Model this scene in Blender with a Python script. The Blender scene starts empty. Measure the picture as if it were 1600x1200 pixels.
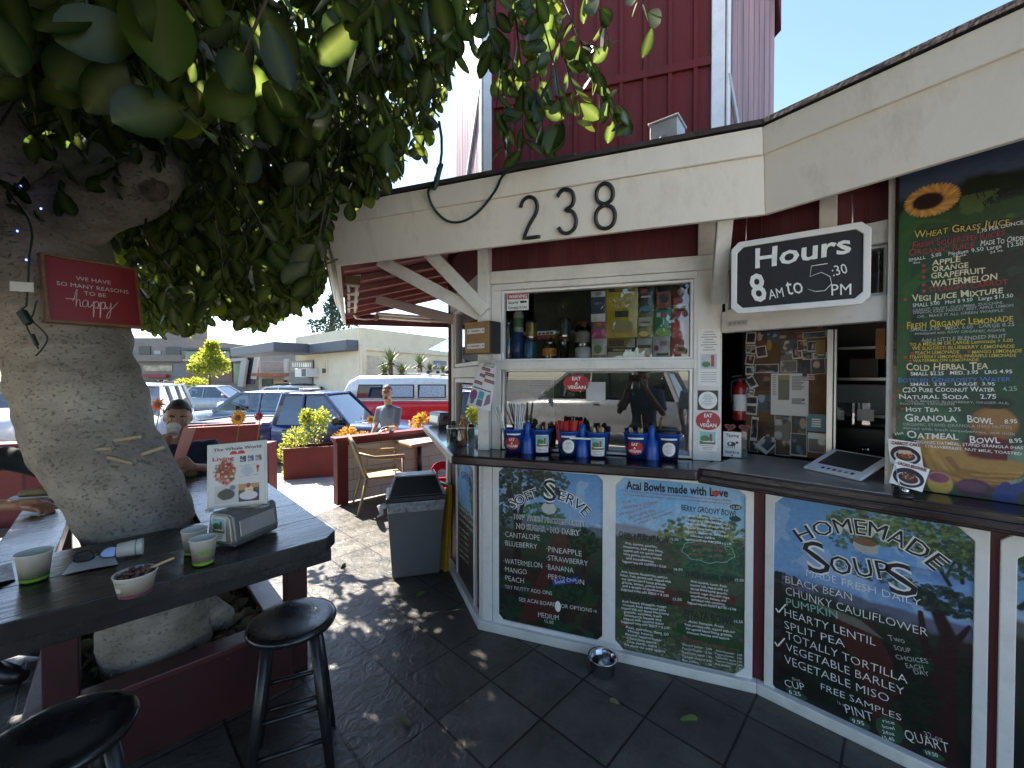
import bpy, bmesh, math, random
import numpy as np
from mathutils import Matrix, Vector, noise
# ---------------------------------------------------------------- camera, sky, sun, exposure
SC = bpy.context.scene
COL = SC.collection
FPX, PITCH, CAMH = 635.0, math.radians(0.9), 1.6
cam_d = bpy.data.cameras.new("camera")
cam = bpy.data.objects.new("camera", cam_d)
COL.objects.link(cam)
cam_d.sensor_width = 36.0
cam_d.lens = 36.0 * FPX / 1600.0
cam_d.clip_start, cam_d.clip_end = 0.05, 2000.0
cam.location = (0, 0, CAMH)
cam.rotation_euler = (math.radians(90) - PITCH, 0, 0)
SC.camera = cam
SUN_EL, SUN_AZ = math.radians(50.0), math.radians(-46.0)      # azimuth from +Y, clockwise positive
world = bpy.data.worlds.new("World")
SC.world = world
world.use_nodes = True
wn, wl = world.node_tree.nodes, world.node_tree.links
wn.clear()
w_out = wn.new("ShaderNodeOutputWorld")
w_bg = wn.new("ShaderNodeBackground")
w_sky = wn.new("ShaderNodeTexSky")
w_sky.sky_type = 'NISHITA'
w_sky.sun_disc = False
w_sky.sun_elevation = SUN_EL
w_sky.sun_rotation = SUN_AZ
w_sky.air_density, w_sky.dust_density, w_sky.ozone_density = 1.0, 0.6, 2.2
w_bg.inputs[1].default_value = 0.095
wl.new(w_sky.outputs[0], w_bg.inputs[0])
wl.new(w_bg.outputs[0], w_out.inputs[0])
sun_d = bpy.data.lights.new("sun", 'SUN')
sun = bpy.data.objects.new("sun", sun_d)
COL.objects.link(sun)
sun_d.energy, sun_d.angle, sun_d.color = 5.0, math.radians(0.5), (1.0, 0.94, 0.84)
_sd = Vector((math.sin(SUN_AZ) * math.cos(SUN_EL), math.cos(SUN_AZ) * math.cos(SUN_EL), math.sin(SUN_EL)))
sun.rotation_euler = _sd.to_track_quat('Z', 'Y').to_euler()
SC.view_settings.view_transform = 'Standard'
SC.view_settings.look = 'None'
SC.view_settings.exposure = 2.1
SC.view_settings.gamma = 1.0
SC.render.engine = 'CYCLES'
SC.cycles.max_bounces = 8
SC.cycles.transparent_max_bounces = 12
SC.cycles.caustics_reflective = False
SC.cycles.caustics_refractive = False
RND = random.Random(7)
NPR = np.random.RandomState(11)
R = math.radians
# ---------------------------------------------------------------- measuring helpers (photo pixel -> ray -> real place)
_cp, _sp = math.cos(PITCH), math.sin(PITCH)
def ray(x, y):
 a, b, c = (x - 800) / FPX, 1.0, -(y - 600) / FPX
 return Vector((a, b * _cp + c * _sp, -b * _sp + c * _cp))
O = Vector((0, 0, CAMH))
def at_h(x, y, h=0.0):
 r = ray(x, y); t = (h - CAMH) / r.z
 return O + r * t
def at_d(x, y, d):
 r = ray(x, y)
 return O + r * (d / r.y)
def to_px(p):
 q = Vector(p) - O
 zc = q.y * _cp - q.z * _sp
 yc = q.y * _sp + q.z * _cp
 return 800 + FPX * q.x / zc, 600 - FPX * yc / zc
class Wall:
 """vertical plane through two plan points; local axes: along, up, towards the viewer side"""
 def __init__(s, A, B):
  s.A = Vector((A[0], A[1], 0)); b = Vector((B[0], B[1], 0))
  s.L = (b - s.A).length
  s.u = (b - s.A).normalized(); s.n = Vector((s.u.y, -s.u.x, 0))
 def pt(s, a, z, o=0.0): return s.A + s.u * a + Vector((0, 0, z)) + s.n * o
 def M(s, a, z, o=0.0):
  p = s.pt(a, z, o); u, n = s.u, s.n
  return Matrix(((u.x, 0, n.x, p.x), (u.y, 0, n.y, p.y), (0, 1, 0, p.z), (0, 0, 0, 1)))
 def px(s, x, y, o=0.0):
  r = ray(x, y); A = s.A + s.n * o
  t = (A - O).dot(s.n) / r.dot(s.n)
  p = O + r * t
  return Vector(((p - s.A).dot(s.u), p.z))
 def shifted(s, o):
  a = s.A + s.n * o; b = a + s.u * s.L
  return Wall(a, b)
def isect(w1, w2):
 d = w1.u.x * w2.u.y - w1.u.y * w2.u.x
 q = w2.A - w1.A
 t = (q.x * w2.u.y - q.y * w2.u.x) / d
 return w1.A + w1.u * t
def crop(ox, oy, sc):
 return lambda x, y: (ox + x / sc, oy + y / sc)
# ---------------------------------------------------------------- materials
def lin(h):
 if isinstance(h, (tuple, list)): return tuple(h[:3])
 h = h.lstrip('#'); o = []
 for i in (0, 2, 4):
  c = int(h[i:i + 2], 16) / 255.0
  o.append(c / 12.92 if c <= 0.04045 else ((c + 0.055) / 1.055) ** 2.4)
 return tuple(o)
_mats = {}
def mat(name, col, rough=0.55, metal=0.0, var=0.18, scale=6.0, bump=0.0, bscale=None, stretch=(1, 1, 1), dirt=None,
  dirt_amt=0.0, dirt_scale=3.0, spec=0.5, coat=0.0, emit=None, estr=0.0, rvar=0.1):
 if name in _mats: return _mats[name]
 m = bpy.data.materials.new(name); m.use_nodes = True
 nt = m.node_tree; N, L = nt.nodes, nt.links
 b = N["Principled BSDF"]
 c = lin(col)
 tc = N.new("ShaderNodeTexCoord"); mp = N.new("ShaderNodeMapping")
 mp.inputs['Scale'].default_value = stretch
 L.new(tc.outputs['Object'], mp.inputs[0])
 nz = N.new("ShaderNodeTexNoise"); nz.inputs['Scale'].default_value = scale
 nz.inputs['Detail'].default_value = 6.0; nz.inputs['Roughness'].default_value = 0.6
 L.new(mp.outputs[0], nz.inputs['Vector'])
 mr = N.new("ShaderNodeMapRange")
 mr.inputs[1].default_value, mr.inputs[2].default_value = 0.3, 0.7
 mr.inputs[3].default_value, mr.inputs[4].default_value = 1 - var, 1 + var
 L.new(nz.outputs['Fac'], mr.inputs[0])
 hv = N.new("ShaderNodeHueSaturation"); hv.inputs['Color'].default_value = (*c, 1)
 L.new(mr.outputs[0], hv.inputs['Value'])
 last = hv.outputs['Color']
 if dirt is not None and dirt_amt > 0:
  n2 = N.new("ShaderNodeTexNoise"); n2.inputs['Scale'].default_value = dirt_scale
  n2.inputs['Detail'].default_value = 8.0; n2.inputs['Roughness'].default_value = 0.7
  L.new(mp.outputs[0], n2.inputs['Vector'])
  r2 = N.new("ShaderNodeMapRange"); r2.inputs[1].default_value, r2.inputs[2].default_value = 0.52, 0.72
  r2.inputs[3].default_value, r2.inputs[4].default_value = 0.0, dirt_amt
  L.new(n2.outputs['Fac'], r2.inputs[0])
  mx = N.new("ShaderNodeMixRGB"); mx.inputs[2].default_value = (*lin(dirt), 1)
  L.new(r2.outputs[0], mx.inputs[0]); L.new(last, mx.inputs[1]); last = mx.outputs[0]
 L.new(last, b.inputs['Base Color'])
 rr = N.new("ShaderNodeMapRange")
 rr.inputs[3].default_value, rr.inputs[4].default_value = max(0.02, rough - rvar), min(1, rough + rvar)
 L.new(nz.outputs['Fac'], rr.inputs[0]); L.new(rr.outputs[0], b.inputs['Roughness'])
 b.inputs['Metallic'].default_value = metal
 b.inputs['Specular IOR Level'].default_value = spec
 b.inputs['Coat Weight'].default_value = coat
 if bump > 0:
  nb = N.new("ShaderNodeTexNoise"); nb.inputs['Scale'].default_value = bscale or scale * 4
  nb.inputs['Detail'].default_value = 5.0
  L.new(mp.outputs[0], nb.inputs['Vector'])
  bp = N.new("ShaderNodeBump"); bp.inputs['Strength'].default_value = min(1, bump)
  bp.inputs['Distance'].default_value = 0.01
  L.new(nb.outputs['Fac'], bp.inputs['Height']); L.new(bp.outputs[0], b.inputs['Normal'])
 if emit is not None:
  b.inputs['Emission Color'].default_value = (*lin(emit), 1); b.inputs['Emission Strength'].default_value = estr
 _mats[name] = m
 return m
def attr_mat(name, rough=0.6, coat=0.0, spec=0.4):
 if name in _mats: return _mats[name]
 m = bpy.data.materials.new(name); m.use_nodes = True
 N, L = m.node_tree.nodes, m.node_tree.links
 a = N.new("ShaderNodeAttribute"); a.attribute_name = "Col"
 b = N["Principled BSDF"]; L.new(a.outputs['Color'], b.inputs['Base Color'])
 b.inputs['Roughness'].default_value = rough; b.inputs['Coat Weight'].default_value = coat
 b.inputs['Specular IOR Level'].default_value = spec
 tc = N.new("ShaderNodeTexCoord"); nb = N.new("ShaderNodeTexNoise"); nb.inputs['Scale'].default_value = 60
 bp = N.new("ShaderNodeBump"); bp.inputs['Strength'].default_value = 0.25; bp.inputs['Distance'].default_value = 0.004
 L.new(tc.outputs['Object'], nb.inputs['Vector']); L.new(nb.outputs['Fac'], bp.inputs['Height']); L.new(bp.outputs[0], b.inputs['Normal'])
 _mats[name] = m
 return m
def glass_mat(name, tint=(1, 1, 1), refl=0.12, rough=0.01):
 m = bpy.data.materials.new(name); m.use_nodes = True
 N, L = m.node_tree.nodes, m.node_tree.links
 N.clear()
 o = N.new("ShaderNodeOutputMaterial"); t = N.new("ShaderNodeBsdfTransparent"); t.inputs[0].default_value = (*tint, 1)
 g = N.new("ShaderNodeBsdfGlossy"); g.inputs['Roughness'].default_value = rough; g.inputs[0].default_value = (1, 1, 1, 1)
 lw = N.new("ShaderNodeFresnel"); lw.inputs[0].default_value = 1.5
 ad = N.new("ShaderNodeMath"); ad.operation = 'ADD'; ad.inputs[1].default_value = refl - 0.04; ad.use_clamp = True
 L.new(lw.outputs[0], ad.inputs[0])
 mx = N.new("ShaderNodeMixShader")
 L.new(ad.outputs[0], mx.inputs[0]); L.new(t.outputs[0], mx.inputs[1]); L.new(g.outputs[0], mx.inputs[2])
 L.new(mx.outputs[0], o.inputs[0])
 _mats[name] = m
 return m
# ---------------------------------------------------------------- mesh building
ID = Matrix.Identity(4)
def T(x, y, z): return Matrix.Translation((x, y, z))
def RZ(a): return Matrix.Rotation(a, 4, 'Z')
def RX(a): return Matrix.Rotation(a, 4, 'X')
def RY(a): return Matrix.Rotation(a, 4, 'Y')
_txt = {}
def glyphs(s, off=0.0, small=False, shear=0.0, space=1.0):
 """text outline as flat mesh; x 0..w, cap height 1"""
 k = (s, off, small, shear, space)
 if k in _txt: return _txt[k]
 c = bpy.data.curves.new("lettering", 'FONT'); c.body = s; c.size = 1.0; c.resolution_u = 2
 c.offset = off; c.shear = shear; c.space_character = space
 c.fill_mode = 'FRONT'
 if small:
  c.small_caps_scale = 0.78
  for i, ch in enumerate(s):
   if ch.islower(): c.body_format[i].use_small_caps = True
 o = bpy.data.objects.new("lettering", c)
 me = bpy.data.meshes.new_from_object(o)
 v = np.array([q.co[:2] for q in me.vertices]) if len(me.vertices) else np.zeros((0, 2))
 f = [tuple(p.vertices) for p in me.polygons]
 bpy.data.objects.remove(o); bpy.data.curves.remove(c); bpy.data.meshes.remove(me)
 CAP = 0.73
 v = v / CAP
 if len(v): v[:, 0] -= v[:, 0].min()
 _txt[k] = (v, f)
 return _txt[k]
class MB:
 def __init__(s): s.v = []; s.f = []; s.sm = []; s.mi = []
 def add(s, vs, fs, M=None, smooth=False, mi=0):
  n = len(s.v)
  if M is not None: vs = [M @ Vector(v) for v in vs]
  s.v.extend([tuple(v) for v in vs])
  s.f.extend([tuple(i + n for i in f) for f in fs])
  s.sm.extend([smooth] * len(fs)); s.mi.extend([mi] * len(fs))
  return s
 def box(s, c, d, M=None, mi=0):
  x, y, z = d[0] / 2, d[1] / 2, d[2] / 2
  vs = [(c[0] + i * x, c[1] + j * y, c[2] + k * z) for i in (-1, 1) for j in (-1, 1) for k in (-1, 1)]
  fs = [(0, 1, 3, 2), (4, 6, 7, 5), (0, 4, 5, 1), (2, 3, 7, 6), (0, 2, 6, 4), (1, 5, 7, 3)]
  return s.add(vs, fs, M, mi=mi)
 def bx(s, x0, x1, y0, y1, z0, z1, M=None, mi=0):
  return s.box(((x0 + x1) / 2, (y0 + y1) / 2, (z0 + z1) / 2), (abs(x1 - x0), abs(y1 - y0), abs(z1 - z0)), M, mi)
 def bar(s, a, b, w, h, up=(0, 0, 1), M=None):
  """rectangular bar from a to b, w across, h along 'up'"""
  a, b = Vector(a), Vector(b); d = (b - a).normalized(); up = Vector(up)
  sd = d.cross(up)
  if sd.length < 1e-5: sd = d.cross(Vector((1, 0, 0)))
  sd.normalize(); u = sd.cross(d).normalized()
  vs = [p + sd * (i * w / 2) + u * (j * h / 2) for p in (a, b) for i, j in ((-1, -1), (1, -1), (1, 1), (-1, 1))]
  fs = [(3, 2, 1, 0), (4, 5, 6, 7), (0, 1, 5, 4), (1, 2, 6, 5), (2, 3, 7, 6), (3, 0, 4, 7)]
  return s.add(vs, fs, M)
 def tube(s, pts, rad, n=8, caps=True, M=None, smooth=True, sq=1.0):
  pts = [Vector(p) for p in pts]; k = len(pts)
  if not isinstance(rad, (list, tuple)): rad = [rad] * k
  vs, fs = [], []; ref = None
  for i, p in enumerate(pts):
   d = (pts[min(i + 1, k - 1)] - pts[max(i - 1, 0)])
   d = d.normalized() if d.length > 1e-9 else Vector((0, 0, 1))
   if ref is None: ref = Vector((0, 0, 1)) if abs(d.z) < 0.9 else Vector((1, 0, 0))
   u = (ref - d * ref.dot(d))
   if u.length < 1e-6: u = d.orthogonal()
   u.normalize(); w = d.cross(u); ref = u
   for j in range(n):
    a = 2 * math.pi * j / n
    vs.append(p + u * (math.cos(a) * rad[i]) + w * (math.sin(a) * rad[i] * sq))
  for i in range(k - 1):
   for j in range(n):
    a, b = i * n + j, i * n + (j + 1) % n
    fs.append((a, b, b + n, a + n))
  s.add(vs, fs, M, smooth)
  if caps:
   n0 = len(s.v) - len(vs)
   s.f.append(tuple(n0 + j for j in range(n))[::-1]); s.f.append(tuple(n0 + (k - 1) * n + j for j in range(n)))
   s.sm += [False, False]; s.mi += [0, 0]
  return s
 def lathe(s, prof, n=24, M=None, smooth=True, arc=None, sx=1.0, sy=1.0):
  vs, fs = [], []; a0, a1 = arc or (0, 2 * math.pi); m = n if arc is None else n + 1
  for r, z in prof:
   for j in range(m):
    a = a0 + (a1 - a0) * j / n
    vs.append((math.cos(a) * r * sx, math.sin(a) * r * sy, z))
  for i in range(len(prof) - 1):
   for j in range(n):
    a, b = i * m + j, i * m + (j + 1) % m
    fs.append((a, b, b + m, a + m))
  return s.add(vs, fs, M, smooth)
 def prism(s, poly, z0, z1, M=None, mi=0):
  n = len(poly); ar = sum(poly[i][0] * poly[(i + 1) % n][1] - poly[(i + 1) % n][0] * poly[i][1] for i in range(n))
  if ar < 0: poly = poly[::-1]
  vs = [(p[0], p[1], z0) for p in poly] + [(p[0], p[1], z1) for p in poly]
  fs = [tuple(range(n))[::-1], tuple(range(n, 2 * n))] + [(i, (i + 1) % n, (i + 1) % n + n, i + n) for i in range(n)]
  return s.add(vs, fs, M, mi=mi)
 def ring(s, outer, inner, z0, z1, M=None):
  """frame between two polygons with equal point counts"""
  n = len(outer)
  vs = [(*p, z0) for p in outer] + [(*p, z1) for p in outer] + [(*p, z0) for p in inner] + [(*p, z1) for p in inner]
  fs = []
  for i in range(n):
   j = (i + 1) % n
   fs += [(i, j, j + n, i + n), (2 * n + j, 2 * n + i, 3 * n + i, 3 * n + j), (i + n, j + n, j + 3 * n, i + 3 * n), (j, i, i + 2 * n, j + 2 * n)]
  return s.add(vs, fs, M)
 def ell(s, c, r, M=None, nu=14, nv=9, smooth=True):
  vs, fs = [], []
  for i in range(nv + 1):
   p = math.pi * i / nv
   for j in range(nu):
    a = 2 * math.pi * j / nu
    vs.append((c[0] + r[0] * math.sin(p) * math.cos(a), c[1] + r[1] * math.sin(p) * math.sin(a), c[2] + r[2] * math.cos(p)))
  for i in range(nv):
   for j in range(nu):
    a, b = i * nu + j, i * nu + (j + 1) % nu
    fs.append((a + nu, b + nu, b, a))
  return s.add(vs, fs, M, smooth)
 def disc(s, c, rx, ry, M=None, n=28, rot=0.0):
  vs = []
  for j in range(n):
   a = 2 * math.pi * j / n; x, y = rx * math.cos(a), ry * math.sin(a)
   vs.append((c[0] + x * math.cos(rot) - y * math.sin(rot), c[1] + x * math.sin(rot) + y * math.cos(rot), c[2]))
  return s.add(vs, [tuple(range(n))], M)
 def flat(s, poly, z, M=None):
  n = len(poly); ar = sum(poly[i][0] * poly[(i + 1) % n][1] - poly[(i + 1) % n][0] * poly[i][1] for i in range(n))
  if ar < 0: poly = poly[::-1]
  return s.add([(p[0], p[1], z) for p in poly], [tuple(range(n))], M)
 def text(s, t, w=None, h=0.05, z=0.0, M=None, align='L', x=0.0, y=0.0, wob=0.0, cyl=None, **k):
  v, f = glyphs(t, **k)
  if not len(v): return s
  W = v[:, 0].max()
  sx = (w / W) if w else h
  X, Y = v[:, 0] * sx, v[:, 1] * h
  if wob:
   q = RND.random() * 9
   X = X + wob * h * np.sin(Y / h * 4 + X / h * 2.1 + q); Y = Y + wob * h * np.sin(X / h * 1.7 + q * 2)
  TW = W * sx
  X = X + x - (TW / 2 if align == 'C' else TW if align == 'R' else 0); Y = Y + y
  if cyl:                                     # wrap on a (tapered) cylinder: cyl = (radius fn of y, angle of x=0)
   rf, a0 = cyl
   vs = []
   for a, b in zip(X, Y):
    r = rf(b) + z; an = a0 + a / rf(b)
    vs.append((r * math.cos(an), r * math.sin(an), b))
  else:
   vs = [(a, b, z) for a, b in zip(X, Y)]
  return s.add(vs, f, M)
 def build(s, name, m, parent=None, M=None, bevel=0.0, label=None, seg=2, auto=False):
  me = bpy.data.meshes.new(name)
  me.from_pydata(s.v, [], s.f)
  me.polygons.foreach_set("use_smooth", s.sm)
  for q in (m if isinstance(m, (list, tuple)) else [m]): me.materials.append(q)
  if any(s.mi): me.polygons.foreach_set("material_index", s.mi)
  me.update()
  o = bpy.data.objects.new(name, me); COL.objects.link(o)
  if parent is not None: o.parent = parent
  if M is not None: o.matrix_basis = M if isinstance(M, Matrix) else Matrix.Translation(M)
  if bevel:
   b = o.modifiers.new("bevel", 'BEVEL'); b.width = bevel; b.segments = seg; b.limit_method = 'ANGLE'; b.angle_limit = R(40)
  if label: o['label'] = label
  return o
def tag(o, label, cat, group=None, kind=None):
 if label: o['label'] = label
 if cat: o['category'] = cat
 if group: o['group'] = group
 if kind: o['kind'] = kind
 return o
def thing(name, label, cat, M=None, group=None):
 o = bpy.data.objects.new(name, None); COL.objects.link(o); o.empty_display_size = 0.1
 if M is not None: o.matrix_basis = M if isinstance(M, Matrix) else Matrix.Translation(M)
 return tag(o, label, cat, group)
def copy_tree(o, M=None, label=None, parent=None):
 c = o.copy(); COL.objects.link(c)
 if parent is not None: c.parent = parent
 if M is not None: c.matrix_basis = M if isinstance(M, Matrix) else Matrix.Translation(M)
 if label: c['label'] = label
 for ch in list(o.children): copy_tree(ch, None, None, c)
 return c
def setting(o, kind='structure'): o['kind'] = kind; return o
def qpt(P, t):
 if len(P) == 2: return P[0] * (1 - t) + P[1] * t, P[1] - P[0]
 a, b, c = P
 ctrl = b * 2 - (a + c) * 0.5
 return a * (1 - t) ** 2 + ctrl * 2 * t * (1 - t) + c * t * t, (ctrl - a) * 2 * (1 - t) + (c - ctrl) * 2 * t
def letter(mb, wall, t, pts, h, o=0.0, org=(0, 0), cr=None, wob=0.0, h1=None, upright=False, **k):
 """lettering on a wall plane: photo-pixel baseline points, cap height in photo pixels"""
 v, f = glyphs(t, **k)
 if not len(v): return
 if cr:
  s_ = cr(1, 0)[0] - cr(0, 0)[0]; pts = [cr(*p) for p in pts]; h = h * s_; h1 = h1 * s_ if h1 else None
 P = [wall.px(p[0], p[1], o) for p in pts]
 H = [(wall.px(p[0], p[1] - hh, o) - q).y for p, q, hh in ((pts[0], P[0], h), (pts[-1], P[-1], h1 or h))]
 W = v[:, 0].max(); q = RND.random() * 9; out = []
 for x, y in v:
  tt = x / W; c, d = qpt(P, tt); hh = H[0] * (1 - tt) + H[1] * tt
  d = d.normalized(); nn = Vector((0, 1)) if upright else Vector((-d.y, d.x))
  yy = y; xs = 0.0
  if wob: yy = y + wob * math.sin(x * 1.3 + q); xs = wob * 0.6 * math.sin(y * 3 + x * 1.1 + q)
  r = c + nn * (yy * hh) + d * (xs * hh)
  out.append((r.x - org[0], r.y - org[1], o))
 mb.add(out, f)
# ---------------------------------------------------------------- painted pictures: small rasters laid on as vertex colours
class Canvas:
 def __init__(s, nx, ny, base):
  s.nx, s.ny = nx, ny; s.a = np.zeros((ny, nx, 3)); s.a[:] = lin(base)
  s.U, s.V = np.meshgrid(np.linspace(0, 1, nx), np.linspace(0, 1, ny))
  s.ar = ny / nx
 def noise(s, sc, seed=0, oct=4):
  rs = np.random.RandomState(seed); out = np.zeros((s.ny, s.nx)); amp = 1.0; tot = 0
  for o in range(oct):
   gx, gy = max(2, int(sc * 2 ** o)) + 2, max(2, int(sc * s.ar * 2 ** o)) + 2
   g = rs.rand(gy, gx); x = s.U * (gx - 2); y = s.V * (gy - 2)
   xi, yi = x.astype(int), y.astype(int); fx, fy = x - xi, y - yi
   fx, fy = fx * fx * (3 - 2 * fx), fy * fy * (3 - 2 * fy)
   out += amp * ((g[yi, xi] * (1 - fx) + g[yi, xi + 1] * fx) * (1 - fy) + (g[yi + 1, xi] * (1 - fx) + g[yi + 1, xi + 1] * fx) * fy)
   tot += amp; amp *= 0.55
  return out / tot
 def put(s, mask, col):
  c = np.array(lin(col)); m = np.clip(mask, 0, 1)[..., None]; s.a = s.a * (1 - m) + c * m
 def grad(s, v0, v1, c0, c1):
  t = np.clip((s.V - v0) / (v1 - v0), 0, 1)[..., None]; sel = ((s.V >= v0) & (s.V <= v1))[..., None]
  s.a = np.where(sel, np.array(lin(c0)) * (1 - t) + np.array(lin(c1)) * t, s.a)
 def blob(s, u, v, ru, rv, col, al=1.0, soft=0.25, rough=0.3, seed=1, sc=8, rot=0.0):
  du, dv = s.U - u, (s.V - v) * s.ar; rv = rv * s.ar
  if rot: du, dv = du * math.cos(rot) + dv * math.sin(rot), -du * math.sin(rot) + dv * math.cos(rot)
  d = np.sqrt((du / ru) ** 2 + (dv / rv) ** 2)
  if rough: d = d + (s.noise(sc, seed) - 0.5) * 2 * rough
  s.put(np.clip((1 - d) / max(soft, 1e-3), 0, 1) * al, col)
 def dabs(s, u, v, ru, rv, n, size, cols, seed=0, al=0.85):
  rs = np.random.RandomState(seed)
  for i in range(n):
   a = rs.rand() * 6.283; q = math.sqrt(rs.rand()); cu, cv = u + ru * q * math.cos(a), v + rv * q * math.sin(a)
   z = size * (0.5 + rs.rand()); x0, x1 = int((cu - z) * s.nx), int((cu + z) * s.nx) + 2
   y0, y1 = int((cv - z / s.ar) * s.ny), int((cv + z / s.ar) * s.ny) + 2
   x0, y0 = max(0, x0), max(0, y0)
   if x1 <= x0 or y1 <= y0 or x0 >= s.nx or y0 >= s.ny: continue
   uu, vv = s.U[y0:y1, x0:x1] - cu, (s.V[y0:y1, x0:x1] - cv) * s.ar
   m = ((uu ** 2 + (vv * 1.3) ** 2) < (z * 0.75) ** 2)[..., None] * al
   s.a[y0:y1, x0:x1] = s.a[y0:y1, x0:x1] * (1 - m) + np.array(lin(cols[rs.randint(len(cols))])) * m
 def line(s, pts, w, col, al=1.0, w1=None):
  pts = [np.array(p, float) for p in pts]
  best = np.full(s.U.shape, 9.0); n = len(pts) - 1
  for i in range(n):
   a, b = pts[i], pts[i + 1]; dx, dy = b[0] - a[0], (b[1] - a[1]) * s.ar
   t = np.clip(((s.U - a[0]) * dx + (s.V - a[1]) * s.ar * dy) / (dx * dx + dy * dy + 1e-9), 0, 1)
   d = np.sqrt((s.U - a[0] - t * dx) ** 2 + ((s.V - a[1]) * s.ar - t * dy) ** 2)
   ww = w + ((w1 if w1 is not None else w) - w) * (i + t) / n
   best = np.minimum(best, d / ww)
  s.put(np.clip((1 - best) * 3, 0, 1) * al, col)
 def poly(s, P, col, al=1.0):
  ins = np.zeros(s.U.shape, bool); n = len(P)
  for i in range(n):
   (x0, y0), (x1, y1) = P[i], P[(i + 1) % n]
   if y0 == y1: continue
   c = ((y0 > s.V) != (y1 > s.V)) & (s.U < (x1 - x0) * (s.V - y0) / (y1 - y0) + x0)
   ins ^= c
  s.put(ins * al, col)
 def grain(s, amt, sc=40, seed=5):
  s.a *= (1 + (s.noise(sc, seed, 3) - 0.5) * 2 * amt)[..., None]
 def build(s, name, x0, x1, y0, y1, z, m, parent, M=None, warp=None, label=None):
  nx, ny = s.nx, s.ny
  X = x0 + s.U * (x1 - x0); Y = y0 + s.V * (y1 - y0)
  co = np.stack([X, Y, np.full_like(X, z)], -1).reshape(-1, 3)
  if warp is not None: co = warp(co)
  if M is not None:
   A = np.array(M); co = co @ A[:3, :3].T + A[:3, 3]
  i = np.arange(nx * ny).reshape(ny, nx)
  f = np.stack([i[:-1, :-1], i[:-1, 1:], i[1:, 1:], i[1:, :-1]], -1).reshape(-1, 4)
  me = bpy.data.meshes.new(name)
  me.vertices.add(len(co)); me.vertices.foreach_set("co", co.astype(np.float32).ravel())
  me.loops.add(f.size); me.loops.foreach_set("vertex_index", f.astype(np.int32).ravel())
  me.polygons.add(len(f)); me.polygons.foreach_set("loop_start", np.arange(0, f.size, 4, dtype=np.int32))
  me.update(calc_edges=True)
  at = me.color_attributes.new("Col", 'FLOAT_COLOR', 'POINT')
  c4 = np.concatenate([np.clip(s.a, 0, 1), np.ones((ny, nx, 1))], -1)
  at.data.foreach_set("color", c4.astype(np.float32).ravel())
  me.materials.append(m)
  o = bpy.data.objects.new(name, me); COL.objects.link(o)
  if parent is not None: o.parent = parent
  if label: o['label'] = label
  return o
# ---------------------------------------------------------------- shared materials
WHITE = mat("weathered_white_paint", (0.70, 0.68, 0.63), 0.55, var=0.10, scale=5, bump=0.25, bscale=40, stretch=(1, 1, 1), dirt=(0.30, 0.27, 0.22), dirt_amt=0.35, dirt_scale=7)
WHITE2 = mat("clean_white_paint", (0.76, 0.75, 0.72), 0.5, var=0.06, scale=6, bump=0.12, bscale=50, dirt=(0.42, 0.40, 0.36), dirt_amt=0.3, dirt_scale=9)
BARN = mat("barn_red_paint", (0.085, 0.010, 0.013), 0.5, var=0.25, scale=4, bump=0.3, bscale=60, stretch=(1, 1, 0.12), dirt=(0.22, 0.10, 0.10), dirt_amt=0.3, dirt_scale=6)
RED_TRIM = mat("brick_red_trim", (0.115, 0.011, 0.011), 0.65, var=0.2, scale=5, bump=0.2, bscale=50, dirt=(0.14, 0.03, 0.03), dirt_amt=0.3)
DARKWOOD = mat("dark_brown_varnish", (0.022, 0.013, 0.011), 0.22, var=0.35, scale=5, bump=0.12, bscale=30, stretch=(0.25, 1, 1), coat=0.3)
BLACK = mat("black_paint", (0.012, 0.012, 0.013), 0.35, var=0.3, scale=10, bump=0.08, bscale=60)
STEEL = mat("brushed_steel", (0.50, 0.50, 0.50), 0.36, 0.75, var=0.12, scale=6, bump=0.05, bscale=50, stretch=(1, 8, 1))
CHROME = mat("polished_chrome", (0.75, 0.75, 0.76), 0.1, 1.0, var=0.05)
INK = mat("black_ink", (0.012, 0.012, 0.014), 0.6, var=0.1)
CHALK = mat("white_lettering_paint", (0.80, 0.80, 0.76), 0.6, var=0.12, scale=30)
PAPER = mat("white_paper", (0.78, 0.77, 0.74), 0.7, var=0.05)
PAINTED = attr_mat("painted_picture", 0.38)
PRINT = attr_mat("printed_card", 0.45)
RUBBER = mat("black_rubber", (0.015, 0.015, 0.016), 0.7, var=0.2)
GLASS = glass_mat("window_glass", (0.93, 0.95, 0.95), 0.10)
GLASS_R = glass_mat("reflective_glass", (0.62, 0.65, 0.65), 0.17)
CLEAR = glass_mat("clear_plastic", (0.90, 0.92, 0.92), 0.07, 0.05)
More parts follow.
